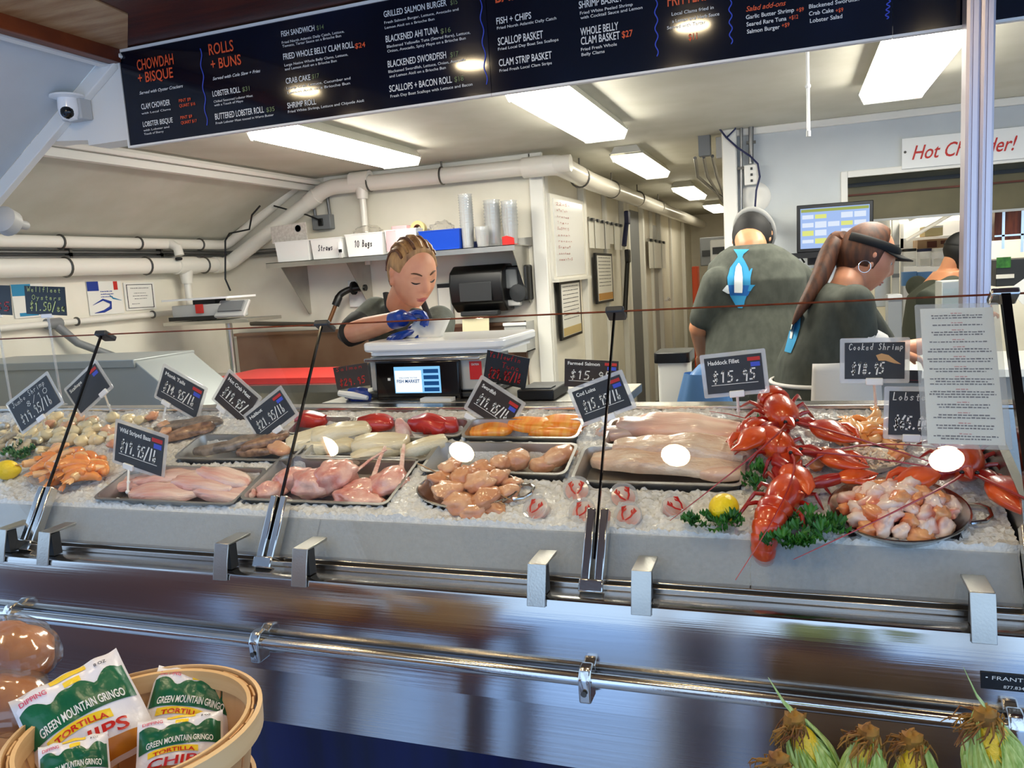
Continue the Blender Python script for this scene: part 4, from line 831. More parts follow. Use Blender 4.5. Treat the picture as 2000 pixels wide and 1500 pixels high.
MB().box((x0 + w * .42, yS + .002, zt + .075), (.055, .006, .055)).build('red_label', 'red_plastic', t)
MB().rbox((x0 + w * .36, yS + .14, zt + .135), (w * .9, .28, .012), .02).build('platter', 'white_gloss', t); MB().box((x0 + w * .36, yS + .14, zt + .113), (w * .3, .1, .03)).build('platter_post', 'dark_grey', t)
m_ = Matrix.Rotation(R(-38), 3, 'X') @ Matrix.Rotation(R(0), 3, 'Z')
MB().box((x0 + w * .82, yS + .02, zt + .065), (w * .38, .02, .12), m_).build('display', 'light_grey', t, bevel=.006); MB().box((x0 + w * .82, yS + .012, zt + .08), (w * .3, .012, .07), m_).build('screen', 'mid_grey', t)
# grey steel ice bin and boards at far left
y0 = 2.72; P = [at_y(px, py, y0) for px, py in ((-120, 716), (256, 668), (412, 800), (412, 900), (-120, 900))]
P[0].x = P[4].x = max(P[0].x, XL + .03); t = thing('ice_bin', 'grey steel ice bin with a sloping side at far left behind the case', 'bin', (P[1].x, y0 + .2, 0))
zz = .0
MB().prism([(P[0].x, y0, P[0].z), (P[1].x, y0, P[0].z + .002), (P[2].x - .1, y0, P[2].z), (P[2].x - .1, y0, .02), (P[0].x, y0, .02)], (0, .36, 0)).build('shell', mat('satin_grey', (.60, .62, .62), .4, .3), t, bevel=.004)
MB().bb((P[0].x, y0 - .012, P[0].z - .03), (P[1].x + .01, y0 + .37, P[0].z + .006)).build('lid', 'satin_grey', t, bevel=.004)
zc_ = 1.12
def board(label, cs, z, mname, hgt=.02):
    q = [at_z(px, py, z) for px, py in cs]; x0 = min(p.x for p in q[:2]); x1 = max(p.x for p in q[:2]); ya = q[0].y; yb_ = ya + .36
    return x0, x1, ya, yb_
b0, b1 = at_y(400, 742, 3.55), at_y(668, 738, 3.55)
t = thing('prep_table', 'steel prep table in the middle of the room behind the counter', 'table', ((b0.x + b1.x) / 2, 3.8, 0))
zt = b0.z - .03
MB().bb((b0.x - .9, 3.5, zt - .04), (b1.x + .15, 4.1, zt)).build('top', 'steel_plain', t)
for x in (b0.x - .8, b1.x + .1):
    for y in (3.56, 4.04): MB().tube([(x, y, 0), (x, y, zt - .04)], .022, 10).build('leg', 'steel_plain', t)
MB().bb((b0.x - .85, 3.56, .25), (b1.x + .1, 4.04, .27)).build('undershelf', 'steel_plain', t)
o = MB().rbox(((b0.x + b1.x) / 2, 3.78, zt + .016), (b1.x - b0.x, .46, .03), .03).build('cutting_board', 'red_board'); tag(o, 'large red cutting board on the prep table behind the counter', 'cutting board')
c0, c1 = at_y(208, 768, 3.52), at_y(330, 768, 3.52)
o = MB().rbox(((c0.x + c1.x) / 2, 3.72, zt + .014), (c1.x - c0.x, .34, .026), .03).build('cutting_board', 'cyan_board'); tag(o, 'pale turquoise cutting board on the prep table at left', 'cutting board')
t = thing('food_tub', 'clear tub with yellow contents on the turquoise board', 'container', ((c0.x + c1.x) / 2 + .06, 3.72, zt + .028))
cx = (c0.x + c1.x) / 2 + .06; MB().rbox((cx, 3.72, zt + .075), (.22, .16, .09), .02).build('tub', 'clear_plastic', t); MB().rbox((cx, 3.72, zt + .05), (.20, .14, .035), .02).build('contents', 'yellow_note', t)
# ------------------------------------------------------------ seafood materials
mat('bass', (.86, .60, .55), .32, c2=(.95, .83, .77), sc=9, stretch=(.6, 5, 3), coat=.5, bump=.5, bsc=40)
mat('pinkflesh', (.82, .50, .45), .3, c2=(.94, .76, .70), sc=20, coat=.6, bump=.35, bsc=60)
mat('whitefish', (.93, .89, .78), .3, c2=(.88, .82, .68), sc=12, stretch=(1, 4, 1), coat=.4, bump=.4, bsc=40)
mat('greyfish', (.62, .55, .49), .35, c2=(.42, .37, .33), sc=40, coat=.5, bump=.2, bsc=80)
mat('brownfish', (.72, .55, .42), .35, c2=(.45, .33, .25), sc=45, coat=.5)
mat('tuna', (.66, .09, .08), .3, c2=(.80, .22, .18), sc=14, stretch=(1, 5, 1), coat=.5, bump=.1, bsc=40)
mat('salmon', (.96, .52, .13), .3, c2=(.98, .68, .30), sc=10, stretch=(9, 1, 1), coat=.5)
mat('codflesh', (.86, .69, .57), .28, c2=(.94, .84, .74), sc=8, stretch=(2.2, 7, 2), coat=.7, bump=.6, bsc=22)
mat('haddock', (.89, .68, .60), .28, c2=(.94, .82, .73), sc=5, stretch=(1, 8, 2), coat=.7, bump=.15, bsc=30)
mat('peach', (.91, .73, .58), .35, c2=(.82, .55, .40), sc=18, coat=.5, bump=.4, bsc=50)
mat('peach_dark', (.86, .62, .44), .35, c2=(.78, .52, .38), sc=10, coat=.5, bump=.15, bsc=50)
mat('scallop', (.94, .87, .70), .35, c2=(.88, .79, .62), sc=16, coat=.5)
mat('rawshrimp', (.80, .74, .62), .3, c2=(.55, .47, .38), sc=30, coat=.6)
mat('cooked', (.95, .62, .30), .3, c2=(.93, .48, .22), sc=18, coat=.6)
mat('cooked_pale', (.97, .78, .55), .3, c2=(.95, .60, .32), sc=14, coat=.6)
mat('lobster', (.70, .12, .03), .3, c2=(.88, .34, .07), sc=16, coat=.7, bump=.12, bsc=90)
mat('lobster_dark', (.62, .07, .03), .3, coat=.6)
mat('lobmeat', (.95, .84, .78), .32, c2=(.86, .42, .30), sc=13, coat=.6, lo=.42, hi=.62)
mat('lobmeat_orange', (.95, .70, .48), .32, c2=(.88, .45, .25), sc=16, coat=.6)
mat('crabmeat', (.95, .90, .80), .4, c2=(.92, .80, .68), sc=60, coat=.3)
mat('lemon', (.97, .84, .08), .35, bump=.25, bsc=120, c2=(.95, .80, .05), sc=8)
mat('kale', (.13, .36, .10), .45, c2=(.24, .50, .16), sc=30)
mat('cocktail_red', (.72, .06, .06), .3)
# ------------------------------------------------------------ trays and bowls
def tray(key, label, depth=.045):
    c, w, d = TR[key]; t = thing('steel_tray', label, 'tray', (0, 0, 0)); M = frame_at(c)
    def rr(hx, hy, r, z): 
        o = []
        for sx, sy, a0 in ((1, 1, 0), (-1, 1, 90), (-1, -1, 180), (1, -1, 270)):
            for i in range(4): a = R(a0 + 30 * i); o.append((sx * (hx - r) + r * math.cos(a), sy * (hy - r) + r * math.sin(a), z))
        return o
    hx, hy = w / 2, d / 2; dep = -depth
    rings = [rr(hx - .010, hy - .010, .02, dep - .001), rr(hx, hy, .018, -.002), rr(hx + .006, hy + .006, .02, .0), rr(hx + .006, hy + .006, .02, .002), rr(hx - .001, hy - .001, .018, .002), rr(hx - .011, hy - .011, .02, dep + .001)]
    b = MB(); n = 16; vs = [p for r_ in rings for p in r_]; fs = [tuple(range(n))[::-1], tuple(range(5 * n, 6 * n))]
    for i in range(5): fs += [(i * n + j, i * n + (j + 1) % n, (i + 1) * n + (j + 1) % n, (i + 1) * n + j) for j in range(n)]
    b.add(vs, fs).xf(M); o = b.build('steel_tray', 'tray_steel', ang=.6); bpy.data.objects.remove(t)
    return tag(o, label, 'tray', 'steel trays in the ice')
for k, l in (('bass', 'steel tray of pink bass fillets, front left in the ice'), ('pink', 'steel tray of big pink fish pieces left of the conch bowl'), ('grey', 'small steel tray of grey speckled fish behind the bass'), ('white', 'steel tray of white fillets behind the big pink pieces'), ('bowltray', 'steel tray of peach coloured tails behind the conch bowl'),
             ('cod', 'long steel tray of cod loins above the crab cups'), ('haddock', 'long steel tray of haddock fillets behind the cod'), ('salmon', 'steel tray of orange salmon under the 19.95 sign'), ('tuna', 'steel tray of deep red tuna in front of the scale'), ('dark', 'steel tray of dark red tuna beside the second post')): tray(k, l)
def bowl(label, c, w, d, depth=.034, handles=('R',)):
    t = thing('oval_bowl', label, 'bowl', (0, 0, 0)); sy = d / w; r = w / 2; M = frame_at(c)
    b = MB().lathe([(0, -depth), (r * .72, -depth), (r * .86, -depth * .7), (r * .97, -.006), (r * 1.02, .0), (r * 1.03, .004), (r * 1.0, .005), (r * .95, -.004), (r * .83, -depth * .68), (r * .70, -depth + .003), (0, -depth + .003)], n=48, sy=sy).xf(M); b.build('dish', 'steel_bright', t)
    for h in handles:
        s = 1 if h == 'R' else -1
        MB().tube([(s * r * .98, -.03 * 1, -.004), (s * (r + .022), -.026, -.002), (s * (r + .034), -.012, .0), (s * (r + .034), .012, .0), (s * (r + .022), .026, -.002), (s * r * .98, .03, -.004)], .0042, 8).xf(M).build('handle', 'steel_bright', t)
    return t
bowl('round handled steel bowl heaped with lobster meat', *BOWL)
bowl('oval handled steel dish heaped with skewered peach coloured pieces', *CONCH)
# ------------------------------------------------------------ fish shapes
def fillet(L, W, T, seed=0, tail=.35, nose=.6, bend=0., groove=.25, arch=0., nu=26, nv=16):
    """a fish fillet lying on z = 0, head end at +x"""
    def f(a, e):
        x = (a - .5) * L; u = a
        hw = W / 2 * min(1, (u / .35) ** .6 * (1 - tail) + tail if u < .35 else 1) * (1 - max(0, (u - .72) / .28) ** 2 * nose)
        if u <= .001 or u >= .999: hw *= .35
        ph = 2 * math.pi * e; cy, sz = math.cos(ph), math.sin(ph)
        yy = math.copysign(abs(cy) ** .8, cy) * hw
        th = T * (.45 + .55 * math.sin(math.pi * min(1, u * .8 + .15))) * (1 if sz > 0 else .15)
        if u <= .001 or u >= .999: th *= .4
        zz = math.copysign(abs(sz) ** .7, sz) * th
        if sz > 0: zz *= 1 - groove * math.exp(-(yy / (W * .08)) ** 2)
        k = mnoise.noise(Vector((x * 18 + seed, yy * 22, zz * 10))) * T * .22
        return (x, yy + bend * math.sin(math.pi * u) * W + k * .4, zz + T * .15 + (k if sz > 0 else 0) + arch * math.sin(math.pi * u))
    b = MB().grid(f, nu, nv); n = nv + 1
    b.f.append(tuple(range(n - 1))); b.m.append(0); b.f.append(tuple(nu * n + i for i in range(n - 1))[::-1]); b.m.append(0)
    return b
def chunk(r, seed, amp=.28, fr=1.8, nu=18, nv=12, fl=.75):
    return MB().ball((0, 0, 0), r if isinstance(r, tuple) else (r, r * .85, r * fl), None, nu, nv, lambda d: 1 + amp * mnoise.noise(d * fr + Vector((seed * 3.1, seed, 0))) + amp * .35 * mnoise.noise(d * fr * 3 + Vector((0, seed * 2.3, 0))))
def shrimp(L=.055, r=.008, curl=1.5):
    n = 15; P = []; rs = []
    for i in range(n):
        t = i / (n - 1); a = -curl / 2 + curl * t * 1.0; rad = L / curl
        P.append((rad * math.sin(a), rad * math.cos(a) - rad * .8, r * .8)); rs.append(r * (.45 + .7 * math.sin(math.pi * (t * .75 + .22))) * (1.07 if i % 2 else .95))
    b = MB().tube(P, rs, 10)
    e = Vector(P[0]); d = (Vector(P[0]) - Vector(P[1])).normalized(); s = d.cross(Z3)
    for k in (-1, 0, 1): q = e + d * r * 1.9 + s * (k * r * .8); b.tube([e, e.lerp(q, .6), q], [r * .35, r * .55, r * .1], 6, flat=.35)
    return b
def place(o, px, py, rz=0., lift=0., tilt=(0, 0), s=1., label=None, group=None):
    m = frame_at(on_ice(px, py, lift), rz, True, Matrix.Rotation(R(tilt[0]), 4, 'X') @ Matrix.Rotation(R(tilt[1]), 4, 'Y') @ Matrix.Scale(s, 4)); o.matrix_world = m
    if label: o['label'] = label
    if group: o['group'] = group
    return o
def put_many(mk, name, mnames, cat, label, group, spots):
    """spots: (px, py, rz, lift, scale, tilt); a few shapes made once, then copied"""
    protos = []
    for i, (px, py, rz, lift, s, tl) in enumerate(spots):
        k = i % len(mk)
        if len(protos) <= k:
            o = mk[k]().build(name, mnames[k % len(mnames)], ang=1.2); protos.append(o)
        else: o = protos[k].copy(); COL.objects.link(o)
        lb = label(i) if callable(label) else label
        tag(o, lb, cat, group); place(o, px, py, rz, lift, tl, s)
    return protos
def one(b, name, m, label, cat, px, py, rz=0, lift=-.02, tilt=(0, 0), s=1., group=None):
    o = b.build(name, m, ang=1.2); tag(o, label, cat, group); return place(o, px, py, rz, lift, tilt, s)
# bass fillets
for i, (px, py, rz, L, W, lf, tl, lb) in enumerate(((285, 948, 14, .22, .07, -.018, (0, 0), 'pink bass fillet at the left end of the front tray'), (330, 962, 6, .24, .07, -.012, (6, 0), 'pink bass fillet lying along the front edge of its tray'), (400, 950, -6, .22, .075, .0, (-6, 0), 'large pink bass fillet on top in the middle of the tray'), (440, 965, -4, .20, .06, -.010, (8, 0), 'pink bass fillet at the right front of the tray'), (435, 938, -14, .20, .065, .006, (-10, 0), 'pink bass fillet with a folded edge at the back of the tray'), (330, 935, 20, .2, .06, -.01, (-5, 0), 'pink bass fillet partly under the striped bass sign'))):
    one(fillet(L, W, .022, i * 3.3, bend=.12 * (-1) ** i), 'bass_fillet', 'bass', lb, 'fish', px, py, rz, lf, tl, group='bass fillets in the front tray')
# big pink pieces
for px, py, rz, r, lf, lb in ((570, 935, 30, (.055, .04, .028), -.002, 'pink fish piece at the left of the big pink tray'), (610, 945, -20, (.06, .045, .034), .004, 'ridged pink fish piece second from left in the tray'), (655, 932, 50, (.06, .05, .04), .012, 'tall greyish pink piece in the middle of the tray'), (715, 955, 5, (.06, .035, .024), -.006, 'flat pink piece in the middle front of the tray'), (700, 975, -8, (.075, .03, .024), -.004, 'long pink piece along the front edge of the tray'), (762, 940, 0, (.05, .055, .03), .0, 'square pink piece with thin strips at the right of the tray'), (530, 960, 10, (.04, .03, .024), -.008, 'dark veined pink piece at the tray front left')):
    one(chunk(r, px * .01, .3, 1.6, 24, 16), 'fish_piece', 'pinkflesh', lb, 'fish', px, py, rz, lf, group='pink pieces in the tray')
for (xa, ya), (xb, yb), lb in (((690, 925), (755, 878), 'left pale strip of flesh pointing up from the pink pieces'), ((728, 935), (752, 872), 'middle pale strip of flesh pointing up from the pink pieces'), ((783, 925), (789, 868), 'right upright pale strip of flesh by the tray end')):
    a, c_ = on_ice(xa, ya, .012), on_ice(xb, yb, .035); m_ = a.lerp(c_, .5)
    tag(MB().tube([a, m_ + Vector((0, 0, .004)), c_], [.007, .0055, .004], 8, flat=.6).build('fish_strip', 'bass'), lb, 'fish', 'pale strips in the pink tray')
# grey speckled tray
for i, (px, py, rz, L, lf, m_, lb) in enumerate(((430, 880, 18, .16, -.01, 'greyfish', 'grey speckled fillet at the front of the small tray'), (475, 868, 30, .17, .002, 'greyfish', 'grey speckled fillet lying across the small tray'), (520, 866, 40, .14, .006, 'brownfish', 'brown speckled fillet in the small tray'), (545, 880, -25, .10, -.006, 'peach', 'smooth peach piece at the right of the small tray'), (500, 886, 8, .12, -.012, 'brownfish', 'brown piece at the front right of the small tray'))):
    one(fillet(L, .045, .02, i * 2.2, tail=.2), 'speckled_fillet', m_, lb, 'fish', px, py, rz, lf, group='fillets in the small grey tray')
for i, (px, py, rz, lb) in enumerate(((345, 838, 25, 'grey brown fillet on the ice behind the bass sign'), (372, 848, 35, 'speckled grey fillet lying on the ice left of the small tray'), (390, 832, 15, 'pale grey fillet under the 14.95 sign'))):
    one(fillet(.15, .06, .022, i + 9.), 'speckled_fillet', 'brownfish' if i == 1 else 'greyfish', lb, 'fish', px, py, rz, .004)
# white fillets
for i, (px, py, rz, L, W, lf, lb) in enumerate(((620, 862, 28, .18, .075, -.008, 'white fillet with rounded end at the left of its tray'), (668, 850, 24, .17, .07, .006, 'white fillet arched over the left pile'), (640, 878, 6, .17, .06, -.014, 'white fillet at the front left of its tray'), (745, 872, 8, .16, .075, .004, 'broad white fillet in the middle of the tray'), (740, 892, 30, .15, .06, -.01, 'white fillet at the tray front under the strips'), (830, 880, 38, .13, .05, .0, 'thick white fillet end at the right of the tray'))):
    one(fillet(L, W, .03, i * 1.7 + 20, nose=.3, tail=.6), 'white_fillet', 'whitefish', lb, 'fish', px, py, rz, lf, (0, 0), group='white fillets in the tray')
# tuna and salmon
for i, (px, py, rz, L, W, lf, lb, key) in enumerate(((735, 836, 10, .11, .06, -.006, 'deep red tuna block left of the white fin', 0), (838, 838, -12, .12, .055, .0, 'bright red tuna steak right of the white fin', 0), (862, 842, 20, .10, .05, -.008, 'red tuna piece at the right end of the tray', 0), (612, 828, 0, .10, .06, -.008, 'dark red tuna block by the second post', 0))):
    one(fillet(L, W, .036, i * 5.1, nose=.3, tail=.7, groove=.1), 'tuna_steak', 'tuna', lb, 'fish', px, py, rz, lf, group='red tuna pieces')
one(chunk((.022, .02, .045), 4, .25, 1.2), 'fish_fin', 'bass', 'pale pointed fin piece standing in the tuna tray', 'fish', 787, 845, 0, .02)
for i, (px, py, rz, L, lf, lb) in enumerate(((1050, 836, -8, .17, -.006, 'orange salmon fillet right of the 19.95 sign'), (1085, 846, -4, .15, -.012, 'orange salmon fillet along the front of its tray'), (1100, 832, 6, .13, -.004, 'orange salmon fillet at the right end of the tray'), (960, 846, 10, .12, -.012, 'pale orange salmon piece under the 19.95 sign'))):
    one(fillet(L, .065, .022, i * 2.9), 'salmon_fillet', 'salmon', lb, 'fish', px, py, rz, lf, group='salmon fillets')
# cod loins and haddock
for i, (px, py, rz, L, W, T, lf, m_, lb) in enumerate(((1300, 916, -3, .36, .085, .034, -.024, 'codflesh', 'long ribbed cod loin lying along the front of the long tray'), (1330, 888, -2, .33, .075, .034, -.006, 'codflesh', 'long ribbed cod loin behind the front one'), (1410, 930, 8, .10, .05, .022, -.016, 'haddock', 'small pale cod piece at the right end of the long tray'), (1330, 848, -4, .33, .09, .036, -.010, 'haddock', 'long pink haddock fillet on top of the back tray'), (1380, 866, -3, .24, .06, .026, -.012, 'haddock', 'pale haddock fillet in front of the pink one'), (1210, 850, 10, .12, .05, .024, -.01, 'haddock', 'haddock fillet tail end by the third post'))):
    one(fillet(L, W, T, i * 4.7, tail=.25, nose=.35, bend=-.08, arch=.012 if L > .3 else 0, nu=44, nv=22), 'cod_loin' if i < 3 else 'haddock_fillet', m_, lb, 'fish', px, py, rz, lf)
# peach tails behind the bowl
for i, (px, py, rz, r, lf, lb) in enumerate(((1010, 898, 0, (.034, .03, .026), -.002, 'round curled peach piece behind the skewers'), (1060, 908, 10, (.034, .024, .02), -.012, 'pale flaky peach piece in front of the sloping one'), (1092, 890, 40, (.045, .028, .022), .0, 'long sloping peach piece at the tray end'))):
    one(chunk(r, i + 2.2, .25, 1.5), 'fish_tail', 'peach', lb, 'fish', px, py, rz, lf, group='peach pieces behind the bowl')
# skewered pieces in the conch dish
sp = [(880, 960, 20, .018, 1.35), (905, 930, 60, .022, 1.2), (935, 945, 0, .024, 1.3), (900, 985, -30, .006, 1.35), (950, 975, 40, .012, 1.3), (970, 935, 15, .016, 1.1), (880, 912, 80, .016, 1.1), (940, 915, -10, .02, 1.0), (990, 965, 30, .006, 1.1), (975, 905, 50, .012, 1.0), (860, 935, 0, .01, 1.0), (1000, 945, -20, .006, .9), (925, 1000, 10, -.002, 1.1), (965, 995, -15, -.004, 1.0)]
for i, (px, py, rz, lf, s) in enumerate(sp):
    one(chunk((.03, .024, .017), i * 1.3, .4, 1.7, 20, 14), 'skewer_piece', ('peach', 'peach_dark', 'peach')[i % 3], 'peach coloured chunk of fish threaded on a skewer in the oval dish', 'fish', px, py, rz, lf, (10 * math.sin(i), 14 * math.cos(i * 2)), s, group='chunks heaped in the oval dish')
for (xa, ya), (xb, yb), lb in (((815, 905), (985, 985), 'wooden skewer running across the oval dish from the upper left'), ((965, 960), (1000, 978), 'wooden skewer end sticking out low at the dish right'), ((900, 935), (1014, 962), 'wooden skewer end at the handle side of the dish')):
    tag(MB().tube([on_ice(xa, ya, .022), on_ice(xb, yb, .014)], .0016, 6).build('skewer', 'wood_knotty'), lb, 'skewer', 'wooden skewers')
# lobster meat heap
g = random.Random(11); spots = []
for i in range(46):
    a = i * 2.399; rr = math.sqrt((i + .5) / 46); x, y = rr * math.cos(a), rr * math.sin(a)
    p = BOWL[0] + X3 * (x * BOWL[1] * .41) + IV * (y * BOWL[2] * .38 + .006); spots.append((p, g.uniform(0, 360), -.012 + .05 * (1 - rr ** 1.6), g.uniform(.8, 1.25), (g.uniform(-40, 40), g.uniform(-40, 40))))
pro = []
for i, (p, rz, lf, s, tl) in enumerate(spots):
    k = i % 6
    if len(pro) <= k: o = chunk((.022, .015, .014), k * 2.1, .45, 1.6, 18, 12).build('lobster_meat', ('lobmeat', 'lobmeat', 'lobmeat_orange')[k % 3], ang=1.2); pro.append(o)
    else: o = pro[k].copy(); COL.objects.link(o)
    tag(o, 'pink and white chunk of lobster meat in the round handled bowl', 'lobster meat', 'lobster meat in the bowl')
    o.matrix_world = frame_at(p + IN * lf, rz, True, Matrix.Rotation(R(tl[0]), 4, 'X') @ Matrix.Rotation(R(tl[1]), 4, 'Y') @ Matrix.Scale(s, 4))
# dishes on the right: cooked shrimp plate and crab meat dish
def ovaldish(label, px, py, w, d, lift, mname='clear_plastic'):
    r = w / 2; b = MB().lathe([(0, 0), (r * .8, 0), (r, .018), (r * 1.04, .019), (r * .78, .003), (0, .003)], n=40, sy=d / w); o = b.build('serving_dish', mname); tag(o, label, 'dish'); o.matrix_world = frame_at(on_ice(px, py, lift)); return o
ovaldish('oval steel dish of cooked orange shrimp below the cooked shrimp sign', 1690, 856, .19, .12, .006, 'steel_bright')
ovaldish('oval pale dish holding shredded crab meat', 1680, 908, .16, .09, .006, 'white_gloss')
sp = []
for i in range(26):
    a = i * 2.399; rr = math.sqrt((i + .5) / 26); sp.append((1690 + 70 * rr * math.cos(a), 845 + 26 * rr * math.sin(a), g.uniform(0, 360), .018 + .028 * (1 - rr), g.uniform(.85, 1.15), (g.uniform(-30, 30), g.uniform(-20, 20))))
put_many([lambda: shrimp(.055, .0085, 2.0), lambda: shrimp(.06, .008, 1.6), lambda: shrimp(.05, .009, 2.3)], 'cooked_shrimp', ['cooked', 'cooked_pale', 'cooked_pale'], 'shrimp', 'cooked orange shrimp in the oval dish at right', 'cooked shrimp in the right dish', sp)
b = MB(); M0 = frame_at(on_ice(1680, 906, .012))
for i in range(240):
    a = g.uniform(0, 6.28); rr = math.sqrt(g.random()); x, y = rr * math.cos(a) * .068, rr * math.sin(a) * .036; c = Vector((x, y, .006 + .026 * (1 - rr * rr) + g.uniform(0, .004))); e = Vector((g.uniform(-1, 1), g.uniform(-1, 1), g.uniform(-.4, .4))).normalized() * g.uniform(.004, .008)
    b.tube([c - e, c, c + e], [.0018, .0032, .0018], 5)
o = b.xf(M0).build('crab_meat', 'crabmeat'); tag(o, 'white shredded crab meat heaped in the pale dish', 'crab meat', kind='stuff')
put_many([lambda: chunk((.018, .013, .012), 3, .4)], 'crab_piece', ['lobmeat_orange'], 'crab', lambda i: ('orange crab piece at the left rim of the crab dish', 'orange crab piece leaning beside the lobster claws', 'dark orange crab piece at the right rim of the crab dish')[i], None, [(1608, 885, 30, .02, 1.1, (0, 0)), (1596, 905, 80, .016, 1.2, (0, 0)), (1752, 892, 10, .02, 1.2, (0, 0))])
# left: scallops, raw shrimp and the orange shrimp dish
sp = []
for i in range(60): sp.append((g.uniform(60, 300), g.uniform(812, 862), g.uniform(0, 360), g.uniform(.008, .022), g.uniform(.8, 1.25), (g.uniform(-20, 20), g.uniform(-20, 20))))
put_many([lambda: chunk((.022, .018, .013), 1, .2), lambda: chunk((.018, .016, .014), 5, .2), lambda: chunk((.026, .016, .012), 8, .25)], 'scallop', ['scallop', 'scallop', 'whitefish'], 'scallop', 'cream scallop in the heap at the back left of the ice', 'heap of scallops at left', sp)
sp = []
for i in range(40): sp.append((g.uniform(-60, 90), g.uniform(832, 892), g.uniform(0, 360), g.uniform(.008, .02), g.uniform(.9, 1.3), (g.uniform(-25, 25), g.uniform(-25, 25))))
put_many([lambda: shrimp(.06, .0095, 1.8), lambda: shrimp(.065, .009, 1.5)], 'raw_shrimp', ['rawshrimp', 'scallop'], 'shrimp', 'grey raw shrimp in the loose heap at far left', 'raw shrimp at far left', sp)
sp = []
for i in range(16): sp.append((g.uniform(90, 330), g.uniform(808, 875), g.uniform(0, 360), g.uniform(.016, .026), g.uniform(.9, 1.2), (g.uniform(-20, 20), g.uniform(-20, 20))))
put_many([lambda: chunk((.02, .016, .012), 2, .35)], 'oyster', ['peach'], 'oyster', 'tan shucked oyster among the cream scallops', 'oysters among the scallops', sp)
ovaldish('clear oval dish of orange shrimp at the left post', 135, 930, .25, .15, .004, 'clear_plastic')
sp = []
for i in range(30):
    a = i * 2.399; rr = math.sqrt((i + .5) / 30); sp.append((138 + 68 * rr * math.cos(a), 916 + 30 * rr * math.sin(a), 20 + g.uniform(-50, 50), .012 + .035 * (1 - rr), g.uniform(.95, 1.3), (g.uniform(-25, 25), g.uniform(-20, 20))))
put_many([lambda: shrimp(.07, .0105, 1.5), lambda: shrimp(.075, .0095, 1.1), lambda: shrimp(.06, .011, 1.9)], 'orange_shrimp', ['cooked', 'cooked_pale', 'cooked'], 'shrimp', 'orange shrimp in the clear dish by the left post', 'orange shrimp in the left dish', sp)
# lemons and kale
def lemon_mb():
    b = MB().ball((0, 0, 0), (.034, .029, .029), None, 28, 18, lambda d: 1 + .28 * max(0, abs(d.x) - .86) / .14 * .6)
    return b
lm = [one(lemon_mb(), 'lemon', 'lemon', 'whole yellow lemon left of the lobster pile', 'lemon', 1414, 992, 70, .026, (0, 20)), one(lemon_mb(), 'lemon', 'lemon', 'whole yellow lemon at the left picture edge', 'lemon', 14, 918, 20, .026, (0, 10))]
def kale(px, py, w, d, seed, label, lift=.006):
    g = random.Random(seed); b = MB()
    for k in range(int(26 + w * 300)):
        x, y = g.uniform(-w, w) / 2, g.uniform(-d, d) / 2
        if (2 * x / w) ** 2 + (2 * y / d) ** 2 > 1: continue
        sz = g.uniform(.010, .018); a0 = g.uniform(0, 6.28); tl = g.uniform(.3, 1.1); n = 9; c = Vector((x, y, g.uniform(.004, .022)))
        rows = []
        for j in range(3):
            for i in range(n):
                t = a0 + (i / (n - 1) - .5) * 2.6; r = sz * (.15 + .85 * j / 2); rows.append(c + Vector((r * math.cos(t), r * math.sin(t), r * tl + (.0045 * (-1) ** i if j == 2 else .0015 * (-1) ** i if j == 1 else 0))))
        b.add(rows, [(j * n + i, j * n + i + 1, (j + 1) * n + i + 1, (j + 1) * n + i) for j in range(2) for i in range(n - 1)])
    o = b.build('kale', 'kale', ang=.9); tag(o, label, 'kale'); o.matrix_world = frame_at(on_ice(px, py, lift)); return o
kale(1395, 1030, .10, .035, 1, 'sprig of dark green kale in front of the lemon')
kale(1476, 945, .03, .10, 2, 'kale tucked left of the middle lobster')
kale(1590, 1040, .11, .06, 3, 'big curly kale clump below the front lobster claw')
kale(40, 895, .10, .06, 4, 'kale behind the lemon at the left picture edge')
kale(1470, 845, .02, .04, 5, 'small light kale leaf beside the top lobster', .02)
kale(1540, 1070, .08, .02, 6, 'kale fringe hanging at the ice edge under the lobster tail')
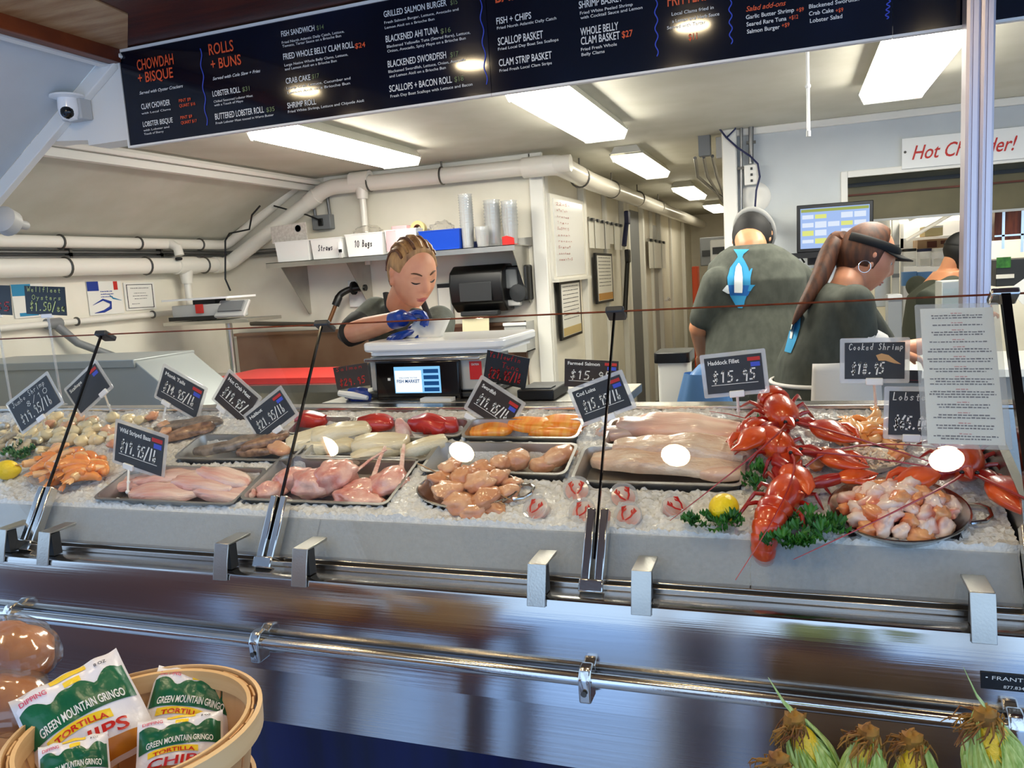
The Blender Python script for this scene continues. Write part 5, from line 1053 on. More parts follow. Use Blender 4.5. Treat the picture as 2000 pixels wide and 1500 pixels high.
# ------------------------------------------------------------ lobsters
def lobster(label, px, py, rz, lift, s=1., clawL=(40, .07, 1.), clawR=(-40, .07, 1.), pitch=0., ant=True, curl=1.):
    """head towards +x; claw = (direction, arm reach, size)"""
    t = thing('lobster', label, 'lobster', (0, 0, 0))
    b = MB().ball((.0, 0, .026), (.062, .032, .03), None, 26, 18, lambda d: 1 - .28 * max(0, d.x) ** 2 + .06 * max(0, -d.x) + .015 * mnoise.noise(d * 7))
    b.tube([(.052, 0, .036), (.07, 0, .042), (.085, 0, .044)], [.010, .006, .001], 8); b.build('carapace', 'lobster', t)
    P = Vector((-.052, 0, .028)); a = .0; n = 6
    tail = MB()
    for i in range(n):
        r = .029 - .0022 * i; d = Vector((-math.cos(a), 0, -math.sin(a))); L = .021
        q = P + d * L; nrm = Vector((0, 1, 0))
        tail.tube([P - d * .004, P + d * .002, P + d * L * .6, q + d * .003], [r * .9, r * 1.06, r * 1.02, r * .86], 18, flat=.82)
        P = q; a += .42 * curl / 1
    tail.build('tail', 'lobster', t)
    d = Vector((-math.cos(a), 0, -math.sin(a))); f = MB()
    for k in range(-2, 3):
        e = (d + Vector((0, k * .42, 0))).normalized(); f.tube([P - d * .004, P + e * .016, P + e * .034], [.006, .012, .004], 8, flat=.3, up=(d.z, 0, -d.x))
    f.build('tail_fan', 'lobster_dark', t)
    for sgn, (ang, reach, sz) in ((1, clawL), (-1, clawR)):
        dr = Vector((math.cos(R(ang)), math.sin(R(ang)), 0)); p0 = Vector((.036, sgn * .022, .024)); p1 = p0 + Vector((math.cos(R(ang * .6 + sgn * 25)), math.sin(R(ang * .6 + sgn * 25)), .12)) * reach * .5; p2 = p0 + dr * reach + Vector((0, 0, .006))
        arm = MB().tube([p0, p0.lerp(p1, .5), p1, p1.lerp(p2, .6), p2], [.009, .010, .0125, .012, .010], 10).build('claw_arm', 'lobster_dark', t)
        L = .085 * sz; W = .024 * sz; sd = dr.cross(Z3) * -sgn
        c = MB().tube([p2 - dr * .004, p2 + dr * L * .12, p2 + dr * L * .32, p2 + dr * L * .52 - sd * W * .12, p2 + dr * L * .78 - sd * W * .2, p2 + dr * L + sd * W * .12], [W * .42, W * .85, W * 1.08, W * .9, W * .5, W * .08], 16, flat=.55)
        c.tube([p2 + dr * L * .34 + sd * W * .75, p2 + dr * L * .5 + sd * W * 1.15, p2 + dr * L * .72 + sd * W * .95, p2 + dr * L * .93 + sd * W * .35], [W * .32, W * .38, W * .26, W * .05], 10, flat=.7)
        for i in range(5): c.ball(p2 + dr * L * (.55 + .08 * i) + sd * W * (.42 + .02 * i), W * .1, nu=6, nv=5)
        c.build('claw', 'lobster', t)
    for sgn in (1, -1):
        for k in range(4):
            x = .03 - .022 * k; q0 = Vector((x, sgn * .026, .018)); q1 = q0 + Vector((.016 - .014 * k, sgn * .022, .010)); q2 = q1 + Vector((.006 - .012 * k, sgn * .016, -.026))
            MB().tube([q0, q0.lerp(q1, .5) + Vector((0, 0, .003)), q1, q1.lerp(q2, .5), q2], [.0045, .004, .0038, .003, .001], 7).build('walking_leg', 'lobster_dark', t)
        if ant:
            q = Vector((.066, sgn * .010, .04)); MB().tube([q + Vector((.03 * k, sgn * (.012 * k + .0035 * k * k), .010 * k - .0022 * k * k)) for k in range(8)], [.0028, .0022, .002, .0018, .0015, .0012, .001, .0006], 6).build('antenna', 'lobster_dark', t)
        MB().ball((.064, sgn * .011, .043), .004, nu=8, nv=6).build('eye', 'black_gloss', t)
    p = on_ice(px, py, lift); t.matrix_world = frame_at(p, rz, True, Matrix.Rotation(R(pitch), 4, 'Y') @ Matrix.Scale(s, 4)); return t
def hd(x0, y0, x1, y1): d = on_ice(x1, y1) - on_ice(x0, y0); return math.degrees(math.atan2(d.dot(IV), d.x))
lobster('red cooked lobster in front with its tail curled over the ice edge', 1536, 985, hd(1495, 1040, 1565, 930), .004, 1.12, (10, .05, .95), (-55, .06, .8), curl=.9)
lobster('red cooked lobster in the middle of the pile with claws to the right', 1515, 890, hd(1490, 872, 1590, 945), .016, 1.12, (25, .05, 1.05), (-12, .05, 1.1), curl=1.3)
lobster('red cooked lobster at the top of the pile', 1528, 830, hd(1510, 795, 1560, 880), .03, 1.15, (35, .035, 1.15), (-50, .04, 1.1), curl=1.2)
lobster('red cooked lobster at the right end with a huge claw', 1880, 925, hd(1870, 880, 1895, 985), .012, 1.15, (28, .03, 1.35), (-62, .03, 1.05), curl=1.1)
# crab cups with printed lids
def crab_cup(px, py, rz, label, tilt=30):
    t = thing('crab_cup', label, 'cup', (0, 0, 0), 'cups with red claw lids')
    MB().lathe([(.024, -.03), (.029, .0), (.0305, .0), (.0305, .004), (.027, .0045), (.0265, .0062), (.023, .0062), (.0225, .0045), (0, .0045)], n=32).build('clear_cup', 'clear_plastic', t)
    MB().lathe([(0, -.026), (.021, -.026), (.026, -.006), (0, -.002)], n=24).build('crab_filling', 'lobmeat', t)
    lg = MB()
    for s_ in (1, -1):
        lg.tube([(s_ * .002, -.014, .0052), (s_ * .010, -.004, .0052), (s_ * .012, .006, .0052)], [.0016, .0022, .0022], 6, flat=.25); lg.tube([(s_ * .012, .004, .0052), (s_ * .0145, .011, .0052), (s_ * .009, .017, .0052)], [.0025, .0042, .0006], 8, flat=.2); lg.tube([(s_ * .010, .004, .0052), (s_ * .007, .009, .0052), (s_ * .0075, .013, .0052)], [.0018, .0022, .0005], 6, flat=.2)
    lg.build('claw_print', 'cocktail_red', t)
    t.matrix_world = frame_at(on_ice(px, py, .012), rz, True, Matrix.Rotation(R(tilt), 4, 'X')); return t
for px, py, rz, l in ((1046, 992, -30, 'clear cup with a red claw lid, farthest left'), (1126, 955, 10, 'clear cup with a red claw lid, highest of the left pair'), (1137, 998, -25, 'clear cup with a red claw lid behind the third post foot'), (1218, 968, 35, 'clear cup with a red claw lid, upper one right of the post'), (1226, 1006, -20, 'clear cup with a red claw lid, lower one right of the post'), (1320, 988, 60, 'clear cup with a red claw lid left of the lemon')): crab_cup(px, py, rz, l)
# ------------------------------------------------------------ people
mat('skin', (.86, .62, .48), .45, c2=(.82, .55, .42), sc=12, sss=.1)
mat('skin_tan', (.80, .55, .40), .45, sss=.1)
mat('lips', (.70, .36, .34), .4); mat('brow', (.34, .23, .14), .7); mat('lash', (.10, .07, .05), .6); mat('eye_white', (.92, .90, .88), .2)
mat('shirt', (.31, .325, .29), .85, c2=(.255, .27, .24), sc=30, bump=.3, bsc=14, stretch=(1, 1, .5))
mat('apron_dark', (.15, .155, .16), .8); mat('trousers', (.045, .045, .05), .8); mat('glove_blue', (.06, .25, .62), .35, c2=(.03, .16, .48), sc=30)
mat('hair_blonde', (.74, .57, .36), .5, c2=(.45, .30, .17), sc=34, stretch=(1, 1, .3)); mat('hair_braid', (.26, .13, .08), .5, c2=(.48, .32, .20), sc=60)
mat('hair_brown', (.38, .21, .10), .62, c2=(.22, .11, .05), sc=50, stretch=(1, 1, .2)); mat('hair_black', (.03, .025, .025), .7)
mat('cap_black', (.03, .03, .035), .7); mat('cap_grey', (.55, .55, .54), .7); mat('apron_white', (.92, .90, .88), .8, bump=.3, bsc=9); mat('shirt_dark', (.20, .22, .18), .85)
mat('shoe', (.05, .05, .05), .5)
def at_d(px, py, d): return ORI + ray(px, py) * (d / FOC)
def loft(b, secs, n=24, pw=.85):
    """closed tube through (centre, half-width vector, half-depth vector) sections"""
    vs = []
    for c, u, w in secs:
        for j in range(n):
            a = 2 * math.pi * j / n; ca, sa = math.cos(a), math.sin(a)
            vs.append(Vector(c) + Vector(u) * math.copysign(abs(ca) ** pw, ca) + Vector(w) * math.copysign(abs(sa) ** pw, sa))
    k = len(secs); fs = [(i * n + j, i * n + (j + 1) % n, (i + 1) * n + (j + 1) % n, (i + 1) * n + j) for i in range(k - 1) for j in range(n)]
    fs += [tuple(range(n))[::-1], tuple(range((k - 1) * n, k * n))]; return b.add(vs, fs)
def limb(b, pts, rs, n=14):
    P = [Vector(p) for p in pts]; out = [P[0]]; ro = [rs[0]]
    for i in range(len(P) - 1):
        for k in range(1, 6): out.append(P[i].lerp(P[i + 1], k / 5)); ro.append(rs[i] + (rs[i + 1] - rs[i]) * k / 5)
    b.tube(out, ro, n); b.ball(P[0], rs[0], nu=12, nv=8); b.ball(P[-1], rs[-1], nu=12, nv=8); return b
G2 = lambda a, s: math.exp(-(a / s) ** 2)
def headpt(d, k=1.):
    x, y, z = d.x * .098, d.y * .076, d.z * .118
    if z < 0:
        t = min(1, -z / .118); y *= 1 - .30 * t ** 1.4
        x *= (1 - .42 * t) if x < 0 else (1 - .06 * t)
    if x > 0:
        x *= .95
        if abs(y) < .05:
            nz = (0 if z > .03 else (.03 - z) / .055 if z > -.025 else max(0, 1 - (-.025 - z) / .012)); x += .023 * min(1, nz) * G2(y, .0115 + .004 * min(1, nz))
            x -= .010 * (G2(y - .031, .014) + G2(y + .031, .014)) * G2(z - .008, .013); x += .005 * G2(z - .032, .010) * G2(y, .045)
            x += .006 * G2(y, .019) * (G2(z + .058, .006) + G2(z + .070, .0065)) + .010 * G2(y, .018) * G2(z + .098, .014)
            x += .004 * (G2(y - .040, .016) + G2(y + .040, .016)) * G2(z + .022, .02)
    return Vector((x, y, z)) * k
def head_mat(c, yaw, pitch, roll=0.): return Matrix.Translation(c) @ Matrix.Rotation(R(yaw), 4, 'Z') @ Matrix.Rotation(R(pitch), 4, 'Y') @ Matrix.Rotation(R(roll), 4, 'X')
def add_head(b, M, nu=64, nv=48):
    vs = []; fs = []
    for i in range(nv + 1):
        th = math.pi * i / nv
        for j in range(nu):
            ph = 2 * math.pi * j / nu; vs.append(M @ headpt(Vector((math.sin(th) * math.cos(ph), math.sin(th) * math.sin(ph), math.cos(th)))))
    for i in range(nv):
        for j in range(nu): fs.append((i * nu + j, (i + 1) * nu + j, (i + 1) * nu + (j + 1) % nu, i * nu + (j + 1) % nu))
    b.add(vs, fs)
    for s in (1, -1):
        for q in ((-.006, .0, .0), (-.004, .004, .016), (-.002, .002, -.016)): b.ball(M @ Vector((q[0], s * (.074 + q[1]), q[2] - .004)), (.013, .008, .016), (M.to_3x3() @ Matrix.Rotation(R(s * 25), 3, 'Z')), 10, 8)
    return b
def skin_at(y, z, off=0.):
    t = min(1, max(0, -z / .118)); yy = y / (.076 * (1 - .30 * t ** 1.4)); zz = z / .118
    p = headpt(Vector((math.sqrt(max(.02, 1 - yy * yy - zz * zz)), yy, zz))); return Vector((p.x + off, y, z))
def face(root, M, brow='brow', down=True):
    P_ = lambda y, z, o=.001: M @ skin_at(y, z, o)
    for s in (1, -1):
        MB().tube([P_(s * (.015 + .031 * t), .030 + .006 * math.sin(math.pi * t * .8)) for t in (0, .25, .5, .75, 1)], [.0018, .0030, .0030, .0026, .001], 6).build('eyebrow', brow, root)
        if down: MB().tube([P_(s * (.018 + .026 * t), .004 - .005 * math.sin(math.pi * t), .0015) for t in (0, .2, .4, .6, .8, 1)], [.0008, .0020, .0026, .0026, .0024, .0008], 6).build('eyelash', 'lash', root)
        else:
            e = MB().ball(M @ skin_at(s * .031, .008, -.006), .0105, nu=14, nv=10).build('eye', 'eye_white', root); MB().ball(M @ skin_at(s * .031, .008, .0015), .0046, nu=10, nv=8).build('iris', 'lash', e)
    MB().tube([P_((t - .5) * .042, -.058 + .0015 * math.cos((t - .5) * 9), .0) for t in (0, .2, .4, .5, .6, .8, 1)], [.0008, .0026, .0034, .0028, .0034, .0026, .0008], 8).build('upper_lip', 'lips', root)
    MB().tube([P_((t - .5) * .036, -.0665, .0) for t in (0, .2, .4, .6, .8, 1)], [.0008, .0030, .0042, .0042, .0030, .0008], 8).build('lower_lip', 'lips', root)
def hair(root, M, m, zone, k=1.07, name='hair', ko=.93, vol=0.):
    vs = []; fs = []; nu, nv = 56, 40
    for i in range(nv + 1):
        th = math.pi * i / nv
        for j in range(nu):
            ph = 2 * math.pi * j / nu; d = Vector((math.sin(th) * math.cos(ph), math.sin(th) * math.sin(ph), math.cos(th))); t = zone(d)
            w = max(0., min(1., t)); q = headpt(d, ko + (k - ko) * w + vol * w * mnoise.noise(d * 9)); vs.append(M @ q)
    for i in range(nv):
        for j in range(nu): fs.append((i * nu + j, (i + 1) * nu + j, (i + 1) * nu + (j + 1) % nu, i * nu + (j + 1) % nu))
    return MB().add(vs, fs).build(name, m, root, ang=2)
def fingers(b, wrist, fwd, up, side, curl=1., sc=1.):
    """palm and five separate bent fingers; fwd = along the hand, up = back of the hand, side = thumb side"""
    f, u, s = [Vector(v).normalized() for v in (fwd, up, side)]; w = Vector(wrist)
    loft(b, [(w, s * .021 * sc, u * .017 * sc), (w + f * .03 * sc, s * .030 * sc, u * .016 * sc), (w + f * .062 * sc, s * .038 * sc, u * .0145 * sc), (w + f * .088 * sc, s * .037 * sc, u * .011 * sc)], 16)
    for i, (L, o) in enumerate(((.070, .028), (.078, .010), (.072, -.009), (.056, -.027))):
        a = w + f * (.084 - .004 * abs(i - 1)) * sc + s * o * sc; c = curl * (.8 + .12 * i); p1 = a + (f * math.cos(.35 * c) - u * math.sin(.35 * c)) * L * .42 * sc; p2 = p1 + (f * math.cos(1.15 * c) - u * math.sin(1.15 * c)) * L * .34 * sc; p3 = p2 + (f * math.cos(1.8 * c) - u * math.sin(1.8 * c)) * L * .28 * sc
        b.tube([a - f * .01, a, a.lerp(p1, .5), p1, p1.lerp(p2, .5), p2, p2.lerp(p3, .6), p3], [x * sc for x in (.0085, .0092, .0085, .0088, .0078, .008, .0075, .005)], 10)
    a = w + f * .024 * sc + s * .022 * sc; p1 = a + (f * .55 + s * .7 - u * .25).normalized() * .036 * sc; p2 = p1 + (f * .9 + s * .15 - u * .5).normalized() * .030 * sc; p3 = p2 + (f * .9 - s * .2 - u * .6).normalized() * .022 * sc
    b.tube([a - s * .006, a.lerp(p1, .5), p1, p1.lerp(p2, .5), p2, p3], [x * sc for x in (.013, .012, .0105, .0095, .0095, .006)], 10); return b
def legs(b, hip, right, fwd, z0=0.06, rs=(.09, .065, .05)):
    hip = Vector(hip); r = Vector(right); f = Vector(fwd)
    for s in (1, -1):
        h = hip + r * (.09 * s); k = h + f * .02; k.z = hip.z * .52; a = h - f * .01; a.z = z0 + .02
        limb(b, [h, k, a], rs)
    return b
def shoes(root, hip, right, fwd):
    hip = Vector(hip)
    for s in (1, -1):
        c = hip + Vector(right) * (.09 * s) + Vector(fwd) * .05
        MB().tube([Vector((c.x, c.y, .035)) - Vector(fwd) * .12, Vector((c.x, c.y, .045)) - Vector(fwd) * .05, Vector((c.x, c.y, .04)) + Vector(fwd) * .06, Vector((c.x, c.y, .03)) + Vector(fwd) * .13], [.034, .042, .042, .024], 14, flat=.8).build('shoe', 'shoe', root)

# ---- the server at the scale
HC = at_y(806, 534, 2.46); YAW, PIT = -36, 24
M = head_mat(HC, YAW, PIT, 4); fw = Vector((math.cos(R(-60)), math.sin(R(-60)), 0)); rt = Vector((-fw.y, fw.x, 0)) * -1    # body faces the case
rt = Vector((fw.y, -fw.x, 0))                                        # her right hand side (towards the left of the photo)
P = thing('person', 'woman with braided blonde hair and blue gloves reaching over the scale', 'person', (HC.x, 2.62, 0))
nb = at_y(782, 592, 2.56); sR = at_y(735, 612, 2.60); sL = at_y(858, 628, 2.66); eR = at_y(684, 651, 2.45); wR = at_y(783, 622, 2.335); eL = at_y(856, 690, 2.48); wL = at_y(812, 648, 2.37)
ch = (sR + sL) / 2 + Vector((0, .02, -.10)); hp = Vector((ch.x + .01, ch.y + .04, .92)); wa = Vector((ch.x, ch.y + .03, 1.12)); sw = (sL - sR).normalized()
b = MB(); add_head(b, M)
limb(b, [M @ Vector((-.03, 0, -.06)), nb, ch + Vector((0, .02, .02))], [.05, .052, .075])
loft(b, [(hp + Vector((0, 0, -.06)), sw * .15, fw * .10), (hp, sw * .16, fw * .11), (wa, sw * .125, fw * .09), (ch, sw * .15, fw * .10), ((sR + sL) / 2, sw * .13, fw * .07)])
limb(b, [sR, eR], [.048, .038]); limb(b, [eR, eR.lerp(wR, .35), wR], [.037, .0395, .026]); limb(b, [sL, eL], [.046, .036]); limb(b, [eL, wL], [.036, .026])
legs(b, hp, sw, fw)
b.build('body', 'skin', P, remesh=.0045)
b = MB(); loft(b, [(hp + Vector((0, 0, -.10)), sw * .175, fw * .13), (hp + Vector((0, 0, .05)), sw * .165, fw * .12), (wa, sw * .145, fw * .11), (ch, sw * .168, fw * .118), ((sR + sL) / 2 + Vector((0, 0, -.005)), sw * .15, fw * .088), (nb + Vector((0, .015, -.012)), sw * .066, fw * .06)])
limb(b, [sR, sR.lerp(eR, .62)], [.062, .052]); limb(b, [sL, sL.lerp(eL, .6)], [.06, .05]); b.build('shirt', 'shirt', P, remesh=.007)
b = MB(); g = lambda a, e: wa.lerp(hp + Vector((0, 0, -.35)), max(0, e * 1.5 - .5)).lerp(ch + Vector((0, 0, .04)), max(0, 1 - e * 2)) + sw * math.sin((a - .5) * 2.6) * (.19 if e > .25 else .10 + .3 * e) + fw * math.cos((a - .5) * 2.6) * .14
b.grid(g, 16, 20); o = b.build('apron', 'apron_dark', P); q = o.modifiers.new('thickness', 'SOLIDIFY'); q.thickness = .004
for s_, sh in ((1, sL), (-1, sR)):
    st = [ch + Vector((0, 0, .04)) + sw * (s_ * .08) + fw * .13, (sh.lerp(nb, .45)) + Vector((0, 0, .058)) + fw * .02, sh.lerp(nb, .5) + Vector((0, 0, .045)) - fw * .06]
    MB().tube([st[0], st[0].lerp(st[1], .5) + fw * .02, st[1], st[2]], .011, 8, flat=.3, up=fw).build('apron_strap', 'apron_dark', P)
MB().tube([sR.lerp(eR, .60), sR.lerp(eR, .72), sR.lerp(eR, .9), eR + (eR - sR).normalized() * .010 - (wR - eR) * .03, eR - (wR - eR) * .16], [.056, .055, .052, .044, .02], 16).build('sleeve_cuff', 'cap_black', P)
b = MB(); legs(b, hp + Vector((0, 0, -.02)), sw, fw, .08, (.105, .08, .065)); loft(b, [(hp + Vector((0, 0, -.1)), sw * .16, fw * .115), (hp, sw * .165, fw * .118)]); b.build('trousers', 'trousers', P, remesh=.012)
shoes(P, hp, sw, fw)
face(P, M)
hair(P, M, 'hair_blonde', lambda d: -1 if (abs(d.y) > .75 and -.35 < d.z < .16 and d.x > -.3) else (6 * (.42 + .30 * d.z - d.x) if d.z > -.25 else 5 * (-.42 - d.x + .25 * (d.z + .25))), 1.075)
for k in range(-3, 4):
    ph = R(k * 17); pts = []
    for i in range(12):
        th = R(60 + i * 11.5); d = Vector((math.cos(th) * 1.0, math.sin(ph) * (1 - abs(math.cos(th)) * .2), math.sin(th))); d = Vector((math.cos(th), 0, math.sin(th))); d = Vector((d.x * math.cos(ph * .9), math.sin(ph), d.z * math.cos(ph * .9))).normalized(); pts.append(M @ (headpt(d, 1.09)))
    MB().tube(pts, [.0045 + .002 * (i % 2) for i in range(12)], 8).build('braid', 'hair_braid' if k % 2 else 'hair_blonde', P)
MB().ball(M @ Vector((-.085, 0, -.05)), (.035, .045, .05), M.to_3x3(), 16, 12).build('hair_knot', 'hair_braid', P)
b = MB(); fingers(b, wR, at_y(836, 606, 2.30) - wR, Vector((-.1, .35, .9)), Vector((.35, -.9, .2)), 1.05, .95); limb(b, [wR.lerp(eR, .12), wR], [.03, .03]); b.build('glove', 'glove_blue', P, remesh=.0035)
b = MB(); fingers(b, wL, at_y(775, 655, 2.28) - wL, Vector((.2, .3, .9)), Vector((.9, .2, .1)), .8, .92); limb(b, [wL.lerp(eL, .12), wL], [.03, .03]); b.build('glove', 'glove_blue', P, remesh=.0035)

# ---- the man at the till, seen from behind
D = 3.3
HC = at_d(1469, 463, 3.47); M = head_mat(HC, 78, 46, 0); fw = Vector((math.cos(R(82)), math.sin(R(82)), 0)); rt = Vector((fw.y, -fw.x, 0))
P = thing('person', 'man seen from behind in a dark cap and grey shirt with a blue fish print', 'person', (HC.x, HC.y - .1, 0))
nb = at_d(1466, 477, 3.38); sL = at_d(1402, 553, 3.34); sR = at_d(1546, 538, 3.36); hp = at_d(1462, 745, 3.28); hp.z = .98
eL = at_d(1366, 640, 3.42); wL = at_d(1372, 690, 3.66); eR = at_d(1592, 566, 3.5); wR = at_d(1640, 585, 3.75); ch = (sL + sR) / 2 + Vector((0, .02, -.12)); wa = ch.lerp(hp, .6)
b = MB(); add_head(b, M, 48, 36); limb(b, [M @ Vector((-.03, 0, -.05)), nb + Vector((0, .02, 0)), ch], [.06, .065, .09])
loft(b, [(hp - Z3 * .08, rt * .17, fw * .11), (hp, rt * .175, fw * .12), (wa, rt * .165, fw * .115), (ch, rt * .19, fw * .115), ((sL + sR) / 2, rt * .17, fw * .085)])
limb(b, [sL, eL], [.055, .045]); limb(b, [eL, wL], [.044, .03]); limb(b, [sR, eR], [.056, .046]); limb(b, [eR, wR], [.045, .03])
for w_, e_ in ((wL, eL), (wR, eR)): fingers(b, w_, (w_ - e_), Vector((0, -.3, 1)), rt * (-1 if w_ is wR else 1), .8)
legs(b, hp, rt, fw); b.build('body', 'skin_tan', P, remesh=.006)
b = MB(); loft(b, [(hp + Vector((0, 0, -.12)), rt * .195, fw * .145), (hp + Vector((0, 0, .05)), rt * .19, fw * .14), (wa, rt * .19, fw * .14), (ch, rt * .205, fw * .135), ((sL + sR) / 2, rt * .205, fw * .115), (((sL + sR) / 2).lerp(nb, .5), rt * .185, fw * .10), (((sL + sR) / 2).lerp(nb, .82), rt * .13, fw * .085), (nb + Vector((0, .015, -.002)), rt * .085, fw * .075)], 28)
limb(b, [sL, sL.lerp(eL, .78)], [.070, .060]); limb(b, [sR, sR.lerp(eR, .80)], [.070, .064]); sh = b.build('shirt', 'shirt', P, remesh=.008)
b = MB(); legs(b, hp, rt, fw, .08, (.115, .09, .075)); loft(b, [(hp - Z3 * .12, rt * .185, fw * .13), (hp, rt * .185, fw * .13)]); b.build('trousers', 'trousers', P, remesh=.012); shoes(P, hp, rt, fw)
hair(P, M, 'hair_black', lambda d: 6 * (.35 - d.x) if d.z > -.35 else 5 * (.05 - d.x), 1.10, vol=.02); face(P, M, 'hair_black', False)
hair(P, M, 'cap_black', lambda d: 9 * (d.z - .12 + .25 * d.x), 1.13, 'cap', .9)
MB().tube([M @ headpt(Vector((math.cos(t) * .93, math.sin(t) * .93, .30 - .22 * math.cos(t))).normalized(), 1.15) for t in [2 * math.pi * i / 40 for i in range(40)]], .013, 8, closed=True, flat=.5).build('cap_band', 'cap_grey', P)
q = [M @ Vector((.10, y, .05 - 3 * y * y)) for y in (-.07, 0, .07)]; MB().prism([M @ Vector((.085, -.07, .045)), M @ Vector((.15, -.05, .03)), M @ Vector((.165, 0, .03)), M @ Vector((.15, .05, .03)), M @ Vector((.085, .07, .045))], (0, 0, .006)).build('cap_peak', 'cap_black', P)
# fish print: strips wrapped on to the back of the shirt
def print_on(root, target, cs, y0, polys):
    """polys: (material, left profile, right profile, v0, v1) in picture pixels, projected on to the shirt"""
    for mname, rows in polys:
        b = MB(); n = 6; vs = []
        for (py, xa, xb) in rows:
            for i in range(n + 1): vs.append(at_d(xa + (xb - xa) * i / n, py, y0))
        k = len(rows); b.add(vs, [(i * (n + 1) + j, i * (n + 1) + j + 1, (i + 1) * (n + 1) + j + 1, (i + 1) * (n + 1) + j) for i in range(k - 1) for j in range(n)])
        o = b.build('fish_print', mname, root); q = o.modifiers.new('wrap', 'SHRINKWRAP'); q.target = target; q.wrap_method = 'PROJECT'; q.use_project_y = True; q.use_positive_direction = True; q.use_negative_direction = True; q.wrap_mode = 'ABOVE_SURFACE'; q.offset = cs
mat('print_aqua', (.20, .60, .80), .8); mat('print_deep', (.10, .40, .70), .8); mat('print_pale', (.92, .94, .93), .8)
def dens(rows, k=4):
    out = []
    for a, c in zip(rows, rows[1:]): out += [tuple(a[i] + (c[i] - a[i]) * t / k for i in range(3)) for t in range(k)]
    return out + [rows[-1]]
fish = [('print_aqua', dens([(487, 1424, 1458), (497, 1432, 1446), (503, 1434, 1444), (512, 1428, 1450), (525, 1418, 1457), (545, 1412, 1462), (560, 1413, 1462)])), ('print_deep', dens([(560, 1414, 1461), (575, 1416, 1460), (582, 1418, 1456)])), ('print_aqua', dens([(582, 1418, 1454), (592, 1424, 1450), (602, 1430, 1448), (608, 1436, 1444)])),
        ('print_aqua', dens([(526, 1463, 1466), (534, 1458, 1464), (545, 1459, 1462)])), ('print_aqua', dens([(559, 1460, 1472), (564, 1458, 1467), (572, 1456, 1462)])), ('print_pale', dens([(560, 1411, 1414), (571, 1402, 1415), (578, 1413, 1417)]))]
print_on(P, sh, .003, D - .2, fish)
print_on(P, sh, .006, D - .2, [('print_pale', dens([(516, 1436, 1438), (524, 1431, 1443), (545, 1428, 1446), (565, 1428, 1446), (576, 1428, 1445)]))])

# ---- the woman in the visor, leaning to the right
def at_w(px, py, d): return at_d(px, py, d * .95)
HC = at_w(1690, 506, 2.92); M = head_mat(HC, 14, 22, 0); fw = Vector((math.cos(R(8)), math.sin(R(8)), 0)); rt = Vector((fw.y, -fw.x, 0))
P = thing('person', 'woman with a brown ponytail and dark visor leaning over the back counter', 'person', (HC.x - .15, HC.y, 0))
nb = at_w(1656, 552, 2.9); ch = at_w(1628, 640, 2.95); wa = at_w(1590, 715, 2.98); hp = at_w(1578, 800, 3.0); hp.z = .93
sN = at_w(1668, 592, 2.78); sF = nb + Vector((.02, .17, -.07)); eN = at_w(1680, 668, 2.80); wN = at_w(1760, 690, 2.86); eF = sF + Vector((.12, .02, -.2)); wF = eF + Vector((.22, 0, .04))
sd = -rt
b = MB(); add_head(b, M, 48, 36); limb(b, [M @ Vector((-.03, 0, -.06)), nb, ch.lerp(nb, .5)], [.05, .052, .08])
ax = (nb - hp).normalized(); dp = (fw - ax * fw.dot(ax)).normalized()
loft(b, [(hp - Z3 * .06, sd * .15, fw * .11), (hp, sd * .16, fw * .115), (wa, sd * .13, dp * .10), (ch, sd * .15, dp * .105), (ch.lerp(nb, .6), sd * .14, dp * .08)])
limb(b, [sN, eN], [.046, .038]); limb(b, [eN, wN], [.037, .026]); limb(b, [sF, eF], [.046, .038]); limb(b, [eF, wF], [.037, .026])
fingers(b, wN, wN - eN, Z3, Vector((0, 1, 0)), .8, .92); fingers(b, wF, wF - eF, Z3, Vector((0, -1, 0)), .8, .92)
legs(b, hp, rt, fw); b.build('body', 'skin', P, remesh=.006)
b = MB(); loft(b, [(hp + Vector((0, 0, -.02)), sd * .175, fw * .135), (hp + Vector((0, 0, .08)), sd * .17, fw * .13), (wa, sd * .155, dp * .125), (ch, sd * .17, dp * .128), (ch.lerp(nb, .62), sd * .165, dp * .105), (ch.lerp(nb, .84), sd * .12, dp * .088), (nb - ax * .012, sd * .07, dp * .068)], 28)
limb(b, [sN, sN.lerp(eN, .82)], [.064, .060]); limb(b, [sF, sF.lerp(eF, .8)], [.06, .056]); sh = b.build('shirt', 'shirt', P, remesh=.008)
MB().tube([sN.lerp(eN, .84), sN.lerp(eN, .95), eN.lerp(wN, .15), eN.lerp(wN, .45)], [.058, .060, .058, .05], 14).build('white_sleeve', 'apron_white', P)
b = MB(); legs(b, hp, rt, fw, .08, (.108, .08, .065)); loft(b, [(hp - Z3 * .10, sd * .165, fw * .12), (hp, sd * .168, fw * .122)]); b.build('trousers', 'trousers', P, remesh=.012); shoes(P, hp, rt, fw)
def apr(a, e):
    t = (a - .5) * 3.7; c = (wa.lerp(ch, .25)).lerp(hp + Vector((.03, 0, .02)), min(1, e * 2.2)) - Z3 * max(0, e - .45) * .85; w = .192 + .05 * e + .012 * math.sin(a * 26) * e
    return c + sd * math.sin(t) * (w + .01) + fw * math.cos(t) * w
o = MB().grid(apr, 44, 22).build('apron', 'apron_white', P); q = o.modifiers.new('thickness', 'SOLIDIFY'); q.thickness = .004
MB().tube([wa.lerp(hp, .22) + sd * (.172 * math.sin(t)) + fw * (.142 * math.cos(t)) for t in [2 * math.pi * i / 36 for i in range(36)]], .007, 8, closed=True).build('apron_string', 'apron_white', P)
hair(P, M, 'hair_brown', lambda d: 6 * (.30 + .25 * d.z - d.x) if d.z > -.3 else 5 * (-.35 - d.x), 1.10); face(P, M, 'brow', False)
